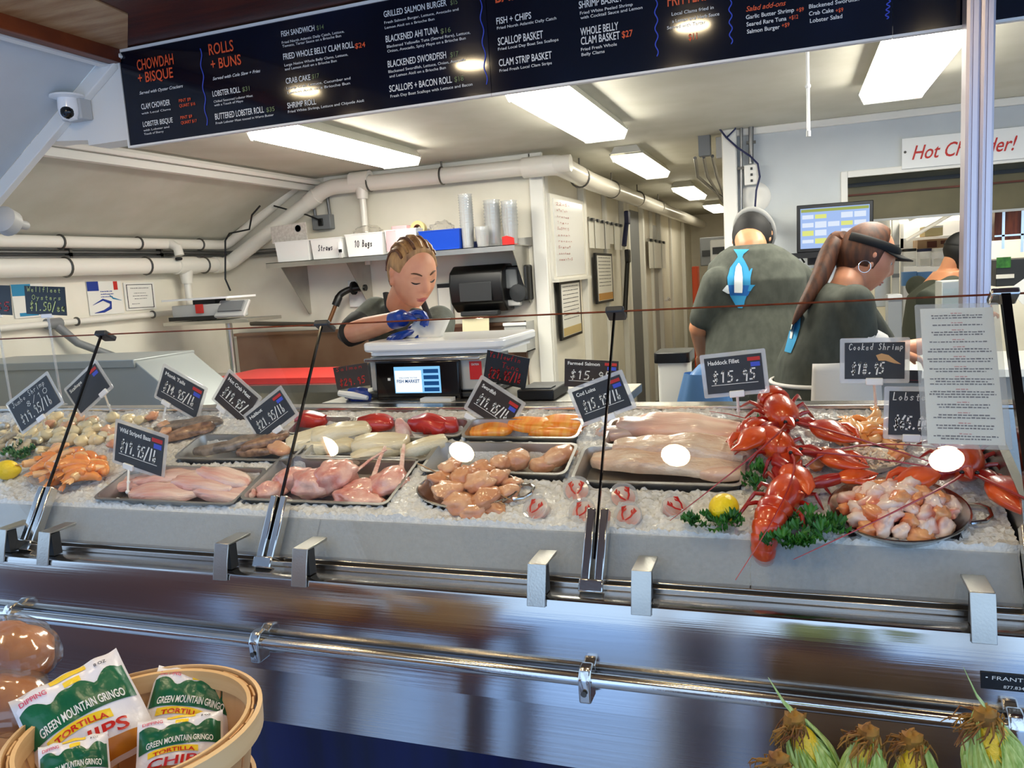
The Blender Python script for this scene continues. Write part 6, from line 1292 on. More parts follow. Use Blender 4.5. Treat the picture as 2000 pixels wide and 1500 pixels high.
pt = [M @ Vector((-.095, 0, .055)), at_w(1636, 470, 2.95), at_w(1616, 505, 2.93), at_w(1600, 545, 2.9), at_w(1580, 580, 2.88), at_w(1562, 608, 2.87), at_w(1548, 634, 2.87)]
MB().tube([pt[0]] + [pt[i].lerp(pt[i + 1], k / 3) for i in range(0, 6) for k in (1, 2, 3)], [.022, .03, .042, .046, .048, .048, .046, .044, .042, .040, .037, .034, .031, .028, .024, .020, .016, .011, .004], 14, flat=.75).build('ponytail', 'hair_brown', P)
MB().tube([M @ headpt(Vector((math.cos(t), math.sin(t), .42)).normalized(), 1.115) for t in [R(-150 + 300 * i / 30) for i in range(31)]], .016, 8, flat=.4, up=M.to_3x3() @ Vector((1, 0, 0))).build('visor_band', 'cap_black', P)
b = MB(); b.grid(lambda a, e: M @ Vector((.074 + .078 * e * (1 - 1.2 * (a - .5) ** 2) - .11 * (a - .5) ** 2 * 1.6, (a - .5) * .15, .050 - .010 * e - .06 * (a - .5) ** 2)), 14, 6); o = b.build('visor_brim', 'cap_black', P); q = o.modifiers.new('thickness', 'SOLIDIFY'); q.thickness = .004
MB().tube([M @ Vector((-.02, -.082, -.012 - .022)) + M.to_3x3() @ Vector((.020 * math.cos(t), -.004, .020 * math.sin(t))) for t in [2 * math.pi * i / 20 for i in range(20)]], .0016, 6, closed=True).build('hoop_earring', 'steel_bright', P)
print_on(P, sh, .003, 2.75, [('print_aqua', dens([(612, 1556, 1566), (640, 1546, 1564), (665, 1540, 1556), (690, 1533, 1546)])), ])
print_on(P, sh, .006, 2.75, [('print_pale', dens([(614, 1557, 1561), (640, 1549, 1555), (664, 1545, 1549)]))])

# ---- the dark figure in the kitchen
HC = at_d(1874, 492, 5.3); M = head_mat(HC, 20, 15, 0); fw = Vector((math.cos(R(25)), math.sin(R(25)), 0)); rt = Vector((fw.y, -fw.x, 0))
P = thing('person', 'person in dark clothes and cap bending in the kitchen behind the post', 'person', (HC.x - .05, HC.y, 0))
nb = HC + Vector((-.07, 0, -.12)); ch = nb + Vector((-.08, 0, -.16)); hp = Vector((ch.x - .06, ch.y, .9)); s1, s2 = ch - rt * .19 + Z3 * .06, ch + rt * .19 + Z3 * .06
e1, e2 = at_d(1806, 585, 5.0), s1 + Vector((.15, 0, -.2)); w1, w2 = e1 + Vector((.22, .02, -.02)), e2 + Vector((.2, 0, 0))
b = MB(); add_head(b, M, 40, 30); limb(b, [M @ Vector((-.03, 0, -.05)), nb, ch], [.055, .055, .09]); loft(b, [(hp, rt * .16, fw * .11), (ch, rt * .17, fw * .11), (nb, rt * .1, fw * .07)])
limb(b, [s2, e1, w1], [.05, .042, .028]); limb(b, [s1, e2, w2], [.05, .042, .028]); fingers(b, w1, w1 - e1, Z3, fw, .8); fingers(b, w2, w2 - e2, Z3, fw, .8); legs(b, hp, rt, fw); b.build('body', 'skin_tan', P, remesh=.008)
b = MB(); loft(b, [(hp - Z3 * .08, rt * .18, fw * .14), (ch, rt * .195, fw * .14), (nb - Z3 * .02, rt * .09, fw * .075)]); limb(b, [s2, e1, e1.lerp(w1, .8)], [.075, .062, .045]); limb(b, [s1, e2, e2.lerp(w2, .8)], [.075, .062, .045]); b.build('shirt', 'shirt_dark', P, remesh=.012)
b = MB(); legs(b, hp, rt, fw, .08, (.11, .085, .07)); b.build('trousers', 'trousers', P, remesh=.014); shoes(P, hp, rt, fw)
hair(P, M, 'hair_black', lambda d: 6 * (.4 - d.x), 1.09); hair(P, M, 'cap_black', lambda d: 9 * (d.z - .1), 1.14, 'cap', .9); face(P, M, 'hair_black', False)

# ------------------------------------------------------------ the weighing scale on the ledge
YS = 2.2
a0, a1 = at_y(727, 790, YS), at_y(944, 788, YS); b0, b1 = at_y(713, 672, YS), at_y(988, 662, YS); cx = (a0.x + a1.x) / 2; zb = 1.192; w = a1.x - a0.x
t = thing('service_counter', 'narrow steel shelf right behind the fish case carrying the scale', 'counter', (-.9, 2.4, 0))
MB().bb((-1.4, 2.13, zb - .03), (-.45, 2.45, zb - .004)).build('top', 'steel_plain', t, bevel=.002)
for x in (-1.35, -.5): MB().tube([(x, 2.4, 0), (x, 2.4, zb - .03)], .022, 10).build('leg', 'steel_plain', t)
t = thing('deli_scale', 'deli scale with a bright touch screen and white platter in front of the server', 'scale', (cx, YS, zb))
z1 = at_y(835, 695, YS).z
MB().rbox((cx, YS + .13, (zb + z1) / 2 + .01), (w, .26, z1 - zb - .02), .012).build('body', 'light_grey', t, bevel=.005)
MB().box((cx, YS + .13, zb + .008), (w + .03, .28, .016)).build('base', 'dark_grey', t, bevel=.004)
MB().box((cx, YS + .1, z1 - .008), (w + .01, .24, .012)).build('top_plate', 'steel_bright', t, bevel=.003)
f0, f1 = at_y(738, 783, YS - .02), at_y(896, 702, YS - .02); fc = (f0 + f1) / 2
MB().box((fc.x, YS - .012, fc.z), (f1.x - f0.x, .024, f1.z - f0.z)).build('display_housing', 'black_gloss', t, bevel=.006)
q0, q1 = at_y(773, 768, YS - .026), at_y(858, 715, YS - .026); sc_ = MB().bb((q0.x, YS - .027, q0.z), (q1.x, YS - .024, q1.z)).build('screen', emitter('screen_blue', (.50, .74, .92), 1.1), t)
sw_, sh_ = q1.x - q0.x, q1.z - q0.z
MB().bb((q0.x + .003, YS - .0285, q0.z + .003), (q0.x + sw_ * .60, YS - .027, q1.z - sh_ * .14)).build('panel', emitter('screen_white', (.93, .95, .97), 1.05), sc_)
b = MB(); put_text(b, 'FISH MARKET', (q0.x + sw_ * .31, YS - .0287, q0.z + sh_ * .40), X3, Z3, sh_ * .12, sw_ * .5, 'C', bold=.02); b.build('lettering', 'print_deep', sc_, smooth=False)
b = MB(); put_text(b, 'WELCOME TO THE', (q0.x + sw_ * .31, YS - .0287, q0.z + sh_ * .56), X3, Z3, sh_ * .05, sw_ * .4, 'C'); b.build('lettering', 'print_deep', sc_, smooth=False)
for i in range(4):
    MB().bb((q0.x + sw_ * .65, YS - .0288, q0.z + sh_ * (.06 + .23 * i)), (q0.x + sw_ * .97, YS - .027, q0.z + sh_ * (.21 + .23 * i))).build('button', emitter('screen_navy%d' % i, (.12, .30, .52), .8), sc_)
MB().box(at_y(760, 741, YS - .026), (.008, .003, .008)).build('emblem', 'white', t)
l0, l1 = at_y(919, 741, YS), at_y(940, 705, YS); MB().box(((l0.x + l1.x) / 2, YS - .001, (l0.z + l1.z) / 2), (abs(l1.x - l0.x), .003, l1.z - l0.z)).build('warning_label', 'red_plastic', t)
b = MB(); put_text(b, 'CAUTION', ((l0.x + l1.x) / 2, YS - .003, l1.z - .012), X3, Z3, .006, .024, 'C', bold=.02); b.build('lettering', 'white', t, smooth=False)
pz = at_y(850, 680, YS - .02).z; xw = b1.x - b0.x
MB().rbox(((b0.x + b1.x) / 2, YS + .14, pz + .008), (xw, .34, .03), .03, 5).build('platter', 'white_gloss', t, bevel=.008); MB().rbox(((b0.x + b1.x) / 2, YS + .14, pz - .012), (xw * .94, .31, .014), .03, 5).build('platter_lip', 'white_gloss', t)
MB().box((cx, YS + .14, (pz + z1) / 2 - .01), (.12, .1, max(.02, pz - z1))).build('platter_post', 'dark_grey', t)
c0, c1 = at_y(793, 656, 2.30), at_y(866, 625, 2.32)
b = MB().grid(lambda a, e: Vector((c0.x + (c1.x - c0.x) * a + .01 * e, 2.30 + .05 * e + .008 * math.sin(a * 7), pz + .025 + (c1.z - c0.z + .01) * e)), 10, 8); o = b.build('wrapping_paper', 'paper'); tag(o, 'upright sheet of white wrapping paper on the platter under the gloved hand', 'paper'); q = o.modifiers.new('thickness', 'SOLIDIFY'); q.thickness = .001
c0 = at_y(1046, 788, 2.14); t = thing('label_printer', 'low black printer box right of the scale', 'printer', (c0.x, 2.2, zb)); MB().bb((c0.x - .055, 2.14, zb - .003), (c0.x + .055, 2.3, zb + .028)).build('case', 'black', t, bevel=.004); MB().bb((c0.x - .045, 2.15, zb + .028), (c0.x + .045, 2.2, zb + .032)).build('slot', 'dark_grey', t)
c0 = at_y(850, 797, 2.13); o = MB().bb((c0.x - .05, 2.135, zb - .004), (c0.x + .05, 2.17, zb + .006)).build('printed_card', ['white', mat('green_card', (.15, .42, .22), .5)]); tag(o, 'small white card lying in front of the scale foot', 'card')
c0 = at_y(690, 775, 2.15); t = thing('cloth_clip', 'white clip holder with a blue cloth left of the scale', 'clip', c0); MB().tube([c0 + Vector((-.05, 0, .012)), c0 + Vector((0, 0, .004)), c0 + Vector((.05, 0, -.004))], [.009, .012, .007], 8).build('clip', 'white', t); MB().ball(c0 + Vector((-.0, .03, .0)), (.045, .025, .025), None, 16, 12, lambda d: 1 + .3 * mnoise.noise(d * 3)).build('cloth', 'glove_blue', t)
# ------------------------------------------------------------ monitor wall, corridor, kitchen
cs = [(1556, 402), (1706, 390), (1706, 486), (1556, 494)]
c, u, v, w, h = quad(cs, 4.62); n = u.cross(v)
t = thing('order_monitor', 'black monitor showing blue and yellow order tickets on the wall', 'monitor', c)
slab(c, u, v, w, h, .035, 'black', 'housing', t, -.018, bevel=.004); scn = slab(c, u, v, w * .9, h * .84, .002, emitter('screen_order', (.62, .72, .90), .95), 'screen', t, .001)
g = random.Random(3)
emitter('ticket_yellow', (.84, .86, .50), .95); emitter('ticket_pale', (.84, .88, .94), .95); emitter('bar_olive', (.62, .66, .36), .9)
slab(c + v * h * .37, u, v, w * .88, h * .06, .001, 'bar_olive', 'title_bar', scn, .003)
for i in range(5):
    for j in range(4):
        if i == 2 and g.random() < .7: continue
        slab(c + u * w * (-.35 + .17 * i) + v * h * (.24 - .17 * j), u, v, w * .15, h * g.uniform(.07, .13), .001, 'ticket_yellow' if g.random() < .4 else 'ticket_pale', 'order_ticket', scn, .003)
MB().box(c - n * .13 - v * h * .1, (.06, .22, .06)).build('wall_arm', 'black', t); MB().tube([c - v * h * .55 - u * w * .05, c - v * h * .85 - u * w * .1, c - v * h * .7 + u * w * .08, c - v * h * .55 + u * w * .12], .006, 6).build('cable', 'black', t)
MB().box(c - v * h * .56 - u * w * .42, (.16, .05, .03)).build('bracket', 'black', t)
def wallbox(name, label, cat, pa, pb, y, mname, d=.04, **k):
    a, b_ = at_y(*pa, y), at_y(*pb, y); c = (a + b_) / 2; t = thing(name, label, cat, (c.x, y, c.z)); MB().bb((min(a.x, b_.x), y, min(a.z, b_.z)), (max(a.x, b_.x), y + d, max(a.z, b_.z))).build('case', mname, t, bevel=.004); return t, c, abs(a.x - b_.x), abs(a.z - b_.z)
t, c, w, h = wallbox('speaker', 'black speaker box on the wall above the capped man', 'speaker', (1454, 445), (1495, 414), YB - .14, 'black', .13); MB().box((c.x, YB - .142, c.z), (w * .8, .004, h * .7)).build('grille', 'dark_grey', t)
t, c, w, h = wallbox('wall_box', 'cream electrical box with dots below two conduits by the corridor', 'electrical box', (1454, 362), (1482, 320), YB - .06, 'trim', .06)
for k in range(3): MB().box((c.x, YB - .062, c.z + h * (.3 - .3 * k)), (.012, .004, .014)).build('socket_hole', 'dark_grey', t)
for px0, lb in ((1467, 'right'), (1448, 'left')):
    a = at_y(px0, 236, YB - .04); b_ = at_y(px0, 320 if lb == 'right' else 420, YB - .04); t = thing('wall_conduit', 'grey vertical conduit beside the corridor corner, the %s one' % lb, 'conduit', b_); MB().tube([a, b_], .014 if lb == 'right' else .009, 10).build('tube', 'conduit', t); MB().box((a + b_) / 2, (.05, .02, .015)).build('strap', 'zinc', t)
c = at_y(1475, 385, YB - .02); o = MB().lathe([(0, .006), (.03, .006), (.04, .012), (.07, .008), (.085, .0)], (c.x, YB - .001, c.z), 28, rot=Matrix.Rotation(R(90), 3, 'X')).build('ceiling_rose', 'trim'); tag(o, 'round white disc on the wall with the blue cable crossing it', 'wall disc')
t = thing('network_cable', 'thin dark blue cable looping down from the ceiling to the speaker', 'cable', at_y(1475, 330, YB - .07))
MB().tube([at_y(*q, YB - .075) for q in ((1398, 242), (1418, 268), (1440, 288), (1465, 305), (1480, 320), (1484, 345), (1477, 372), (1475, 400), (1475, 425))], .006, 6).build('cable', mat('cable_blue', (.12, .14, .30), .5), t); MB().tube([at_y(*q, YB - .075) for q in ((1438, 236), (1436, 252), (1420, 268))], .005, 6).build('branch', 'cable_blue', t)
t = thing('corridor_box', 'grey junction boxes under the ceiling at the corridor mouth', 'junction box', at_y(1380, 262, YB + .1)); c = at_y(1376, 268, YB + .1) - Z3 * .05; MB().box(c, (.07, .06, .12)).build('box', 'mid_grey', t, bevel=.004); MB().box(c + Vector((.09, 0, -.02)), (.05, .05, .12)).build('box', 'light_grey', t, bevel=.004)
for k in range(3):
    MB().tube([c + Vector((-.06 + .05 * k, .02, -.06)), c + Vector((-.10 + .06 * k, .5, -.12)), Vector((XK - .05, YB + 1.2 + .4 * k, 1.95 - .1 * k))], .010, 8).build('conduit', 'conduit', t)
o, c, u, v, w, h = poster('note', 'yellow note below the monitor', [(1556, 527), (1600, 524), (1604, 546), (1558, 550)], YB - .01, card='yellow_note', cat='note')
p = at_y(1590, 505, YB - .06); t = thing('card_reader', 'small black device with cables under the monitor', 'device', p); MB().box(p, (.07, .05, .07)).build('case', 'black', t, bevel=.006); MB().tube([p + Vector((-.05, 0, -.02)), p + Vector((-.08, 0, .03)), p + Vector((-.03, 0, .05))], .006, 6).build('cable', 'black', t)
# hot chowder sign over the hatch
o, c, u, v, w, h = poster('hatch_sign', 'white sign board with red script over the kitchen hatch', [(1760, 273), (2075, 238), (2078, 303), (1763, 329)], YB - .03, card='white', cat='sign', t=.012)
b = MB(); put_text(b, 'Hot Chowder!', c - u * w * .435 - v * h * .22, u, v, h * .46, w * .66, shear=.35, bold=.008, off=.008); b.build('lettering', 'sign_red', o, smooth=False)
MB().lathe([(0, 0), (.006, .002), (.007, 0)], c - u * w * .48 + v * h * .05 + Vector((0, -.008, 0)), 10, rot=Matrix.Rotation(R(90), 3, 'X')).build('screw', 'zinc', o)
# pull cord rod hanging from the ceiling
a = at_z(1577, 96, ZC); t = thing('hanging_rod', 'thin white rod hanging from the ceiling right of the room', 'rod', a); z2 = at_y(1576, 256, a.y).z; MB().tube([a, (a.x, a.y, z2)], .006, 8).build('rod', 'white', t); MB().ball((a.x, a.y, a.z - (a.z - z2) * .45), .010, nu=10, nv=8).build('joint', 'white', t); MB().tube([(a.x, a.y, z2), (a.x, a.y, z2 - .02)], .008, 8).build('tip', 'light_grey', t)
# corridor wall: whiteboard, clip rack, frames
PL = ((XC + .036, 0, 0), X3)
def wq(cs, off=.0): return quad(cs, plane=((XC + .036 + off, 0, 0), X3))
o, c, u, v, w, h = poster('whiteboard', 'whiteboard with a red handwritten list on the corridor wall', [(1072, 380), (1139, 393), (1142, 543), (1078, 547)], plane=PL, frame='trim', card='white_gloss', cat='whiteboard', t=.014)
b = MB(); g = random.Random(2)
for k in range(10): chalk(b, ''.join(g.choice('1259dnreoah') for _ in range(g.choice((5, 6, 7)))), c - u * w * .38 + v * h * (.38 - .072 * k), u, v, h * .03, w * g.uniform(.3, .42), pen=.14, off=.02)
b.build('handwriting', 'chalk_red', o, smooth=False); slab(c - v * h * .5, u, v, w, .02, .05, 'trim', 'pen_tray', o, .02)
t = thing('clip_rack', 'rail of clipboards and sheets hanging by black clips on the corridor wall', 'clip rack', wq([(1146, 428), (1210, 440), (1212, 490), (1148, 486)])[0])
c, u, v, w, h = wq([(1146, 428), (1212, 440), (1212, 492), (1148, 486)]); slab(c + v * h * .48, u, v, w, .03, .02, 'steel_plain', 'rail', t, .01)
for k in range(7):
    q = c + u * w * (-.43 + .143 * k); ht = h * (.9 if k not in (4,) else .7); slab(q + v * (h * .45 - ht / 2), u, v, w * .12, ht, .006, 'paper', 'sheet', t, .012 + .006 * (k % 2)); slab(q + v * h * .47, u, v, w * .05, h * .09, .03, 'black', 'bulldog_clip', t, .02)
for lb, cs, m_ in (('narrow pale framed sheet under the whiteboard', [(1090, 552), (1131, 545), (1135, 652), (1095, 665)], 0), ('narrow framed poster with an orange foot below the clip rack', [(1161, 494), (1194, 496), (1196, 588), (1165, 594)], 1)):
    o, c, u, v, w, h = poster('framed_sheet', lb, cs, plane=PL, frame='black', card='paper', cat='framed sheet', t=.012)
    slab(c - v * h * .37, u, v, w * .86, h * .14, .002, mat('print_sand%d' % m_, (.78, .58, .30) if m_ else (.80, .70, .48), .6), 'colour_band', o, .013)
    lines(MB(), c, u, v, w, h, [(.12, .85, .9 - .07 * k, .014) for k in range(9)], .013).build('print', 'print_dark', o, smooth=False)
t = thing('clip_rack', 'second smaller set of clipped sheets farther along the corridor wall', 'clip rack', wq([(1262, 470), (1296, 474), (1298, 526), (1266, 524)])[0]); c, u, v, w, h = wq([(1262, 470), (1296, 474), (1298, 526), (1266, 524)]); slab(c + v * h * .5, u, v, w, .03, .02, 'steel_plain', 'rail', t, .01)
for k in range(4): slab(c + u * w * (-.36 + .24 * k), u, v, w * .22, h * .95, .006, 'paper', 'sheet', t, .015 + .006 * (k % 2)); slab(c + u * w * (-.36 + .24 * k) + v * h * .5, u, v, w * .09, h * .09, .03, 'black', 'bulldog_clip', t, .02)
for lb, px, y0, y1, m_ in (('dark blue brush handle leaning in the gap beside the clip rack', 1225, 425, 480, 'cable_blue'), ('black pole leaning in the gap beside the clip rack', 1226, 500, 620, 'black')):
    a, b_ = at_x(px, y0, XC + .1), at_x(px - 6, y1, XC + .08); t = thing('broom', lb, 'broom', b_); MB().tube([a, b_], .022, 10).build('handle', m_, t); MB().box(a, (.04, .1, .12)).build('head', m_, t, bevel=.01)
c = at_x(1306, 586, XC + .06); c.x = XC + .012; t = thing('door_handle_lever', 'white lever handle on the cool room door in the corridor', 'handle', c); MB().tube([c, c + Vector((.06, 0, 0)), c + Vector((.06, -.12, .03))], .014, 10).build('lever', 'white_gloss', t)
# far end of the corridor
for name, lb, cat, pa, pb, y, m_ in (('wall_unit', 'grey steel unit hanging at the far end of the corridor', 'unit', (1368, 520), (1400, 462), 8.6, 'mid_grey'), ('extinguisher', 'orange upright thing at the far left of the corridor end', 'extinguisher', (1353, 590), (1362, 520), 9.5, 'print_orange'), ('sheet_box', 'white sheet on the corridor right wall', 'sheet', (1388, 520), (1402, 468), 7.2, 'white')):
    a, b_ = at_y(*pa, y), at_y(*pb, y)
    if cat == 'extinguisher': a.z = 0
    else: b_.x = XK
    t = thing(name, lb, cat, ((a.x + b_.x) / 2, y, a.z)); MB().bb((a.x, y, a.z), (min(b_.x, XK - .001), y + .2, b_.z)).build('case', m_, t, bevel=.01); MB().bb((a.x + .02, y - .01, a.z + .1), (min(b_.x, XK - .01) - .02, y, a.z + .16)).build('front_panel', 'dark_grey', t)
# blue bag, black lidded tubs behind the counter
c0, c1 = at_y(1292, 800, 2.75), at_y(1368, 738, 2.75); t = thing('blue_bag', 'translucent blue bag slumped beside the man', 'bag', ((c0.x + c1.x) / 2, 2.9, 0))
MB().grid(lambda a, e: Vector(((c0.x + c1.x) / 2 + .02 + (.20 - .13 * e ** 2) * math.cos(2 * math.pi * a) * (1 + .08 * math.sin(a * 30)) + .05 * e, 2.88 + (.16 - .10 * e) * math.sin(2 * math.pi * a), .02 + (c1.z - .02) * e)), 40, 16, True).build('bag', 'blue_bag', t)
MB().lathe([(.06, 0), (.05, .02), (.02, .05)], ((c0.x + c1.x) / 2 + .07, 2.88, c1.z - .02), 16).build('neck', 'blue_bag', t)
c0 = at_y(1320, 760, 3.9); t = thing('stacked_tub', 'cream tub with a black lid behind the blue bag', 'tub', (c0.x, 3.9, 0)); z2 = at_y(1320, 702, 3.9).z; MB().rbox((c0.x, 3.9, z2 / 2), (.14, .2, z2), .02).build('tub', 'trim', t); MB().rbox((c0.x, 3.9, z2 + .02), (.17, .22, .05), .02).build('lid', 'black', t, bevel=.004)
# counter against the kitchen wall with the till things
c0 = at_y(1600, 690, 4.3); t = thing('back_counter', 'white back counter below the monitor and hatch', 'counter', (.6, 4.5, 0)); zt = .98
MB().bb((XK + .1, 4.15, zt - .04), (2.9, YB - .02, zt)).build('top', 'white', t, bevel=.004); MB().bb((XK + .12, 4.25, 0), (2.9, YB - .02, zt - .04)).build('base', 'light_grey', t)
# kitchen beyond the hatch
YK = 6.6
a, b_ = at_y(1659, 432, 5.06), at_y(1774, 349, 5.06); t = thing('shade_panel', 'olive panel added for the shade in the top of the kitchen hatch', 'shade panel', ((a.x + b_.x) / 2, 5.06, a.z)); mat('olive', (.44, .40, .27), .5, c2=(.38, .35, .23), sc=4)  # shade under the hood, put in as an added dark olive panel
MB().bb((.29, 5.06, a.z), (1.6, 5.09, 2.27)).build('shade_sheet', 'olive', t); MB().bb((.29, 5.045, b_.z - .02), (1.6, 5.06, b_.z + .0)).build('shade_line', 'dark_grey', t); MB().bb((.29, 5.045, b_.z - .07), (1.6, 5.06, b_.z - .06)).build('shade_line', 'brown_siding', t); MB().bb((.29, 5.05, a.z - .012), (1.6, 5.10, a.z)).build('bottom_bar', 'light_grey', t)
t = thing('range_hood', 'stainless range hood sloping down in the kitchen', 'hood', (1.1, 6.2, 1.9)); A = [at_y(px, py, 6.2) for px, py in ((1762, 432), (1890, 372), (2080, 352), (2080, 300), (1880, 318))]
MB().prism([(p.x, 5.9, p.z) for p in A], (0, .9, 0)).build('canopy', 'steel_plain', t); MB().tube([(A[0].x, 5.89, A[0].z), (A[1].x, 5.89, A[1].z)], .018, 8).build('edge_rail', 'steel_bright', t); MB().tube([at_y(1770, 470, 6.0), at_y(1880, 405, 6.0)], .012, 8).build('pipe', 'pvc', t)
def kb(name, lb, cat, pa, pb, y, m_, d=.2, parts=()):
    a, b_ = at_y(*pa, y), at_y(*pb, y); t = thing(name, lb, cat, ((a.x + b_.x) / 2, y, a.z)); MB().bb((a.x, y, a.z), (b_.x, y + d, b_.z)).build('body', m_, t, bevel=.004)
    for nm, fx0, fz0, fx1, fz1, pm in parts: MB().bb((a.x + (b_.x - a.x) * fx0, y - .006, a.z + (b_.z - a.z) * fz0), (a.x + (b_.x - a.x) * fx1, y, a.z + (b_.z - a.z) * fz1)).build(nm, pm, t)
    return t
kb('kitchen_cabinet', 'bright white shelving unit seen through the hatch', 'shelving', (1757, 900), (1885, 428), YK + .4, 'white', .4, (('shelf_edge', 0, .40, 1, .43, 'light_grey'), ('shelf_edge', 0, .9, 1, .94, 'light_grey'), ('upright', 0, 0, .05, 1, 'light_grey')))
kb('kitchen_post', 'white steel post at the left of the kitchen shelving', 'post', (1742, 600), (1757, 405), YK - .3, 'light_grey', .06, (('bracket', 0, .3, 1, .34, 'mid_grey'), ('bracket', 0, .6, 1, .63, 'mid_grey')))
kb('steel_fridge', 'pale steel fridge door left of the kitchen post', 'fridge', (1708, 600), (1740, 405), YK - .1, 'steel_plain', .4, (('handle', .8, .3, .9, .6, 'steel_bright'),))
kb('cardboard_box', 'brown cardboard box on the kitchen shelf', 'box', (1792, 487), (1868, 464), YK, 'wood_knotty', .25, (('print', .25, .1, .5, .8, 'brown_siding'), ('print', .6, .4, .8, .8, 'brown_siding')))
kb('cream_box', 'cream box on the upper kitchen shelf', 'box', (1806, 462), (1842, 440), YK, mat('cream', (.90, .82, .60), .6), .25, (('flap', 0, .8, 1, 1, 'paper'),))
for k, (px, m_) in enumerate(((1775, 'black'), (1805, 'cable_blue'), (1832, 'white'))):
    a = at_y(px, 520, YK - .05); q = at_y(px, 488, YK - .05); r = .05
    t = thing('spice_tub', ('clear tub with a black lid', 'clear tub with a purple lid', 'clear tub with a white lid')[k] + ' on the kitchen shelf', 'tub', a, 'tubs on the kitchen shelf')
    MB().lathe([(0, a.z), (r, a.z), (r, q.z - .01), (r * .9, q.z)], (a.x, a.y, 0), 18).build('tub', 'clear_plastic', t); MB().lathe([(r, q.z - .012), (r, q.z + .008), (0, q.z + .01)], (a.x, a.y, 0), 18).build('lid', m_, t); MB().box((a.x, a.y - r, a.z + .03), (.07, .006, .05)).build('label', 'paper', t)
    o = MB().rbox((a.x, a.y, a.z - .09), (.10, .10, .10), .012).build('deli_cup', 'blue_bag' if k < 2 else 'pink'); tag(o, ('blue white pack under the black lidded tub', 'blue white pack under the purple lidded tub', 'pale pack under the white lidded tub')[k], 'pack')
kb('kitchen_rack', 'dark steel rack with hanging rods right of the post in the kitchen', 'rack', (1942, 470), (2090, 372), 6.4, 'wood_trim', .3, (('rod', .10, -.2, .14, 1, 'steel_bright'), ('rod', .36, -.3, .40, 1, 'steel_bright'), ('rail', 0, .08, 1, .12, 'steel_bright')))
kb('kitchen_stove', 'dark cooking range below the rack right of the post', 'stove', (1945, 560), (2090, 500), 6.2, 'dark_grey', .5, (('green_tray', 0, .7, .2, 1.1, 'kale'), ('white_tray', .0, .3, .25, .45, 'paper')))
kb('till_box', 'grey glass fronted box on the hatch counter beside the post', 'box', (1838, 688), (1890, 548), 4.5, 'satin_grey', .2, (('front', .05, .1, .95, .9, 'glass'),))
kb('cup_tub', 'small grey tub on the hatch counter', 'tub', (1734, 680), (1762, 575), 4.4, 'mid_grey', .12, (('rim', 0, .9, 1, 1, 'light_grey'),))
p = at_y(1715, 618, 4.25); o = crumple((p.x, 4.3, zt + .05), (.10, .08, .05), 5, 'crumpled_napkin', 'paper'); tag(o, 'crumpled white paper on the back counter by the visor woman', 'napkin')
p = at_y(1715, 645, 4.2); o = MB().ball((p.x, 4.2, zt + .028), (.035, .03, .028), None, 18, 12).build('lemon_half', 'lemon'); tag(o, 'bright yellow lemon on the back counter', 'lemon')
kb('navy_bin', 'navy box behind the counter under the cooked shrimp sign', 'bin', (1684, 800), (1722, 757), 3.4, 'print_navy', .2, (('label', .2, .2, .8, .5, 'mid_grey'),))
p = at_y(1985, 560, 4.4); o, c, u, v, w, h = poster('receipt', 'white paper sticking up at the right picture edge', [(1978, 560), (2012, 540), (2020, 575), (1990, 600)], 4.3, cat='paper')
# ------------------------------------------------------------ foreground: basket, chip bags, bread, corn
BC = Vector((-.93, .85, .925)); BR = .17; BH = .22
t = thing('display_table', 'low wooden table under the basket and loaves, below the picture edge', 'table', (-1.1, .8, 0)); zt = BC.z - BH
MB().bb((-1.5, .5, zt - .03), (-.74, 1.02, zt)).build('top', 'wood_trim', t, bevel=.004)
for x in (-1.44, -.80):
    for y in (.56, .96): MB().bb((x - .03, y - .03, 0), (x + .03, y + .03, zt - .03)).build('leg', 'wood_trim', t)
mat('basket_wood', (.86, .70, .50), .55, c2=(.78, .58, .38), sc=10, stretch=(1, 1, .12), bump=.1, bsc=40); mat('basket_band', (.90, .76, .56), .5, c2=(.84, .66, .44), sc=8, stretch=(.2, .2, 4))
t = thing('bushel_basket', 'round wooden splint basket full of chip bags at bottom left', 'basket', (BC.x, BC.y, zt))
ns = 26
for k in range(ns):
    a0, a1 = 2 * math.pi * (k + .04) / ns, 2 * math.pi * (k + .96) / ns; b = MB(); vs = []
    for i in range(9):
        e = i / 8; r = BR * (.76 + .22 * e) + (.0025 if k % 2 else 0); z = zt + .004 + (BH - .006) * e
        for rr in (r, r - .003):
            for a in (a0, (a0 + a1) / 2, a1): vs.append((BC.x + rr * math.cos(a), BC.y + rr * math.sin(a), z))
    fs = []
    for i in range(8):
        q, p_ = i * 6, i * 6 + 6
        fs += [(q, q + 1, p_ + 1, p_), (q + 1, q + 2, p_ + 2, p_ + 1), (q + 4, q + 3, p_ + 3, p_ + 4), (q + 5, q + 4, p_ + 4, p_ + 5), (q + 3, q, p_, p_ + 3), (q + 2, q + 5, p_ + 5, p_ + 2)]
    fs += [(0, 3, 4, 1), (1, 4, 5, 2), (48, 49, 52, 51), (49, 50, 53, 52)]
    b.add(vs, fs).build('splint', 'basket_wood', t)
for e, hh, nm in ((1., .034, 'rim_band'), (.45, .024, 'hoop')):
    r = BR * (.76 + .22 * e) + .005; z = zt + BH * e; MB().lathe([(r, z - hh), (r + .006, z - hh), (r + .0075, z), (r + .001, z + .002), (r, z - hh)], (BC.x, BC.y, 0), 64).build(nm, 'basket_band', t)
r = BR * .98 - .0045; z = zt + BH; MB().lathe([(r - .006, z - .03), (r, z - .03), (r, z + .001), (r - .006, z), (r - .006, z - .03)], (BC.x, BC.y, 0), 64).build('inner_band', 'basket_band', t)
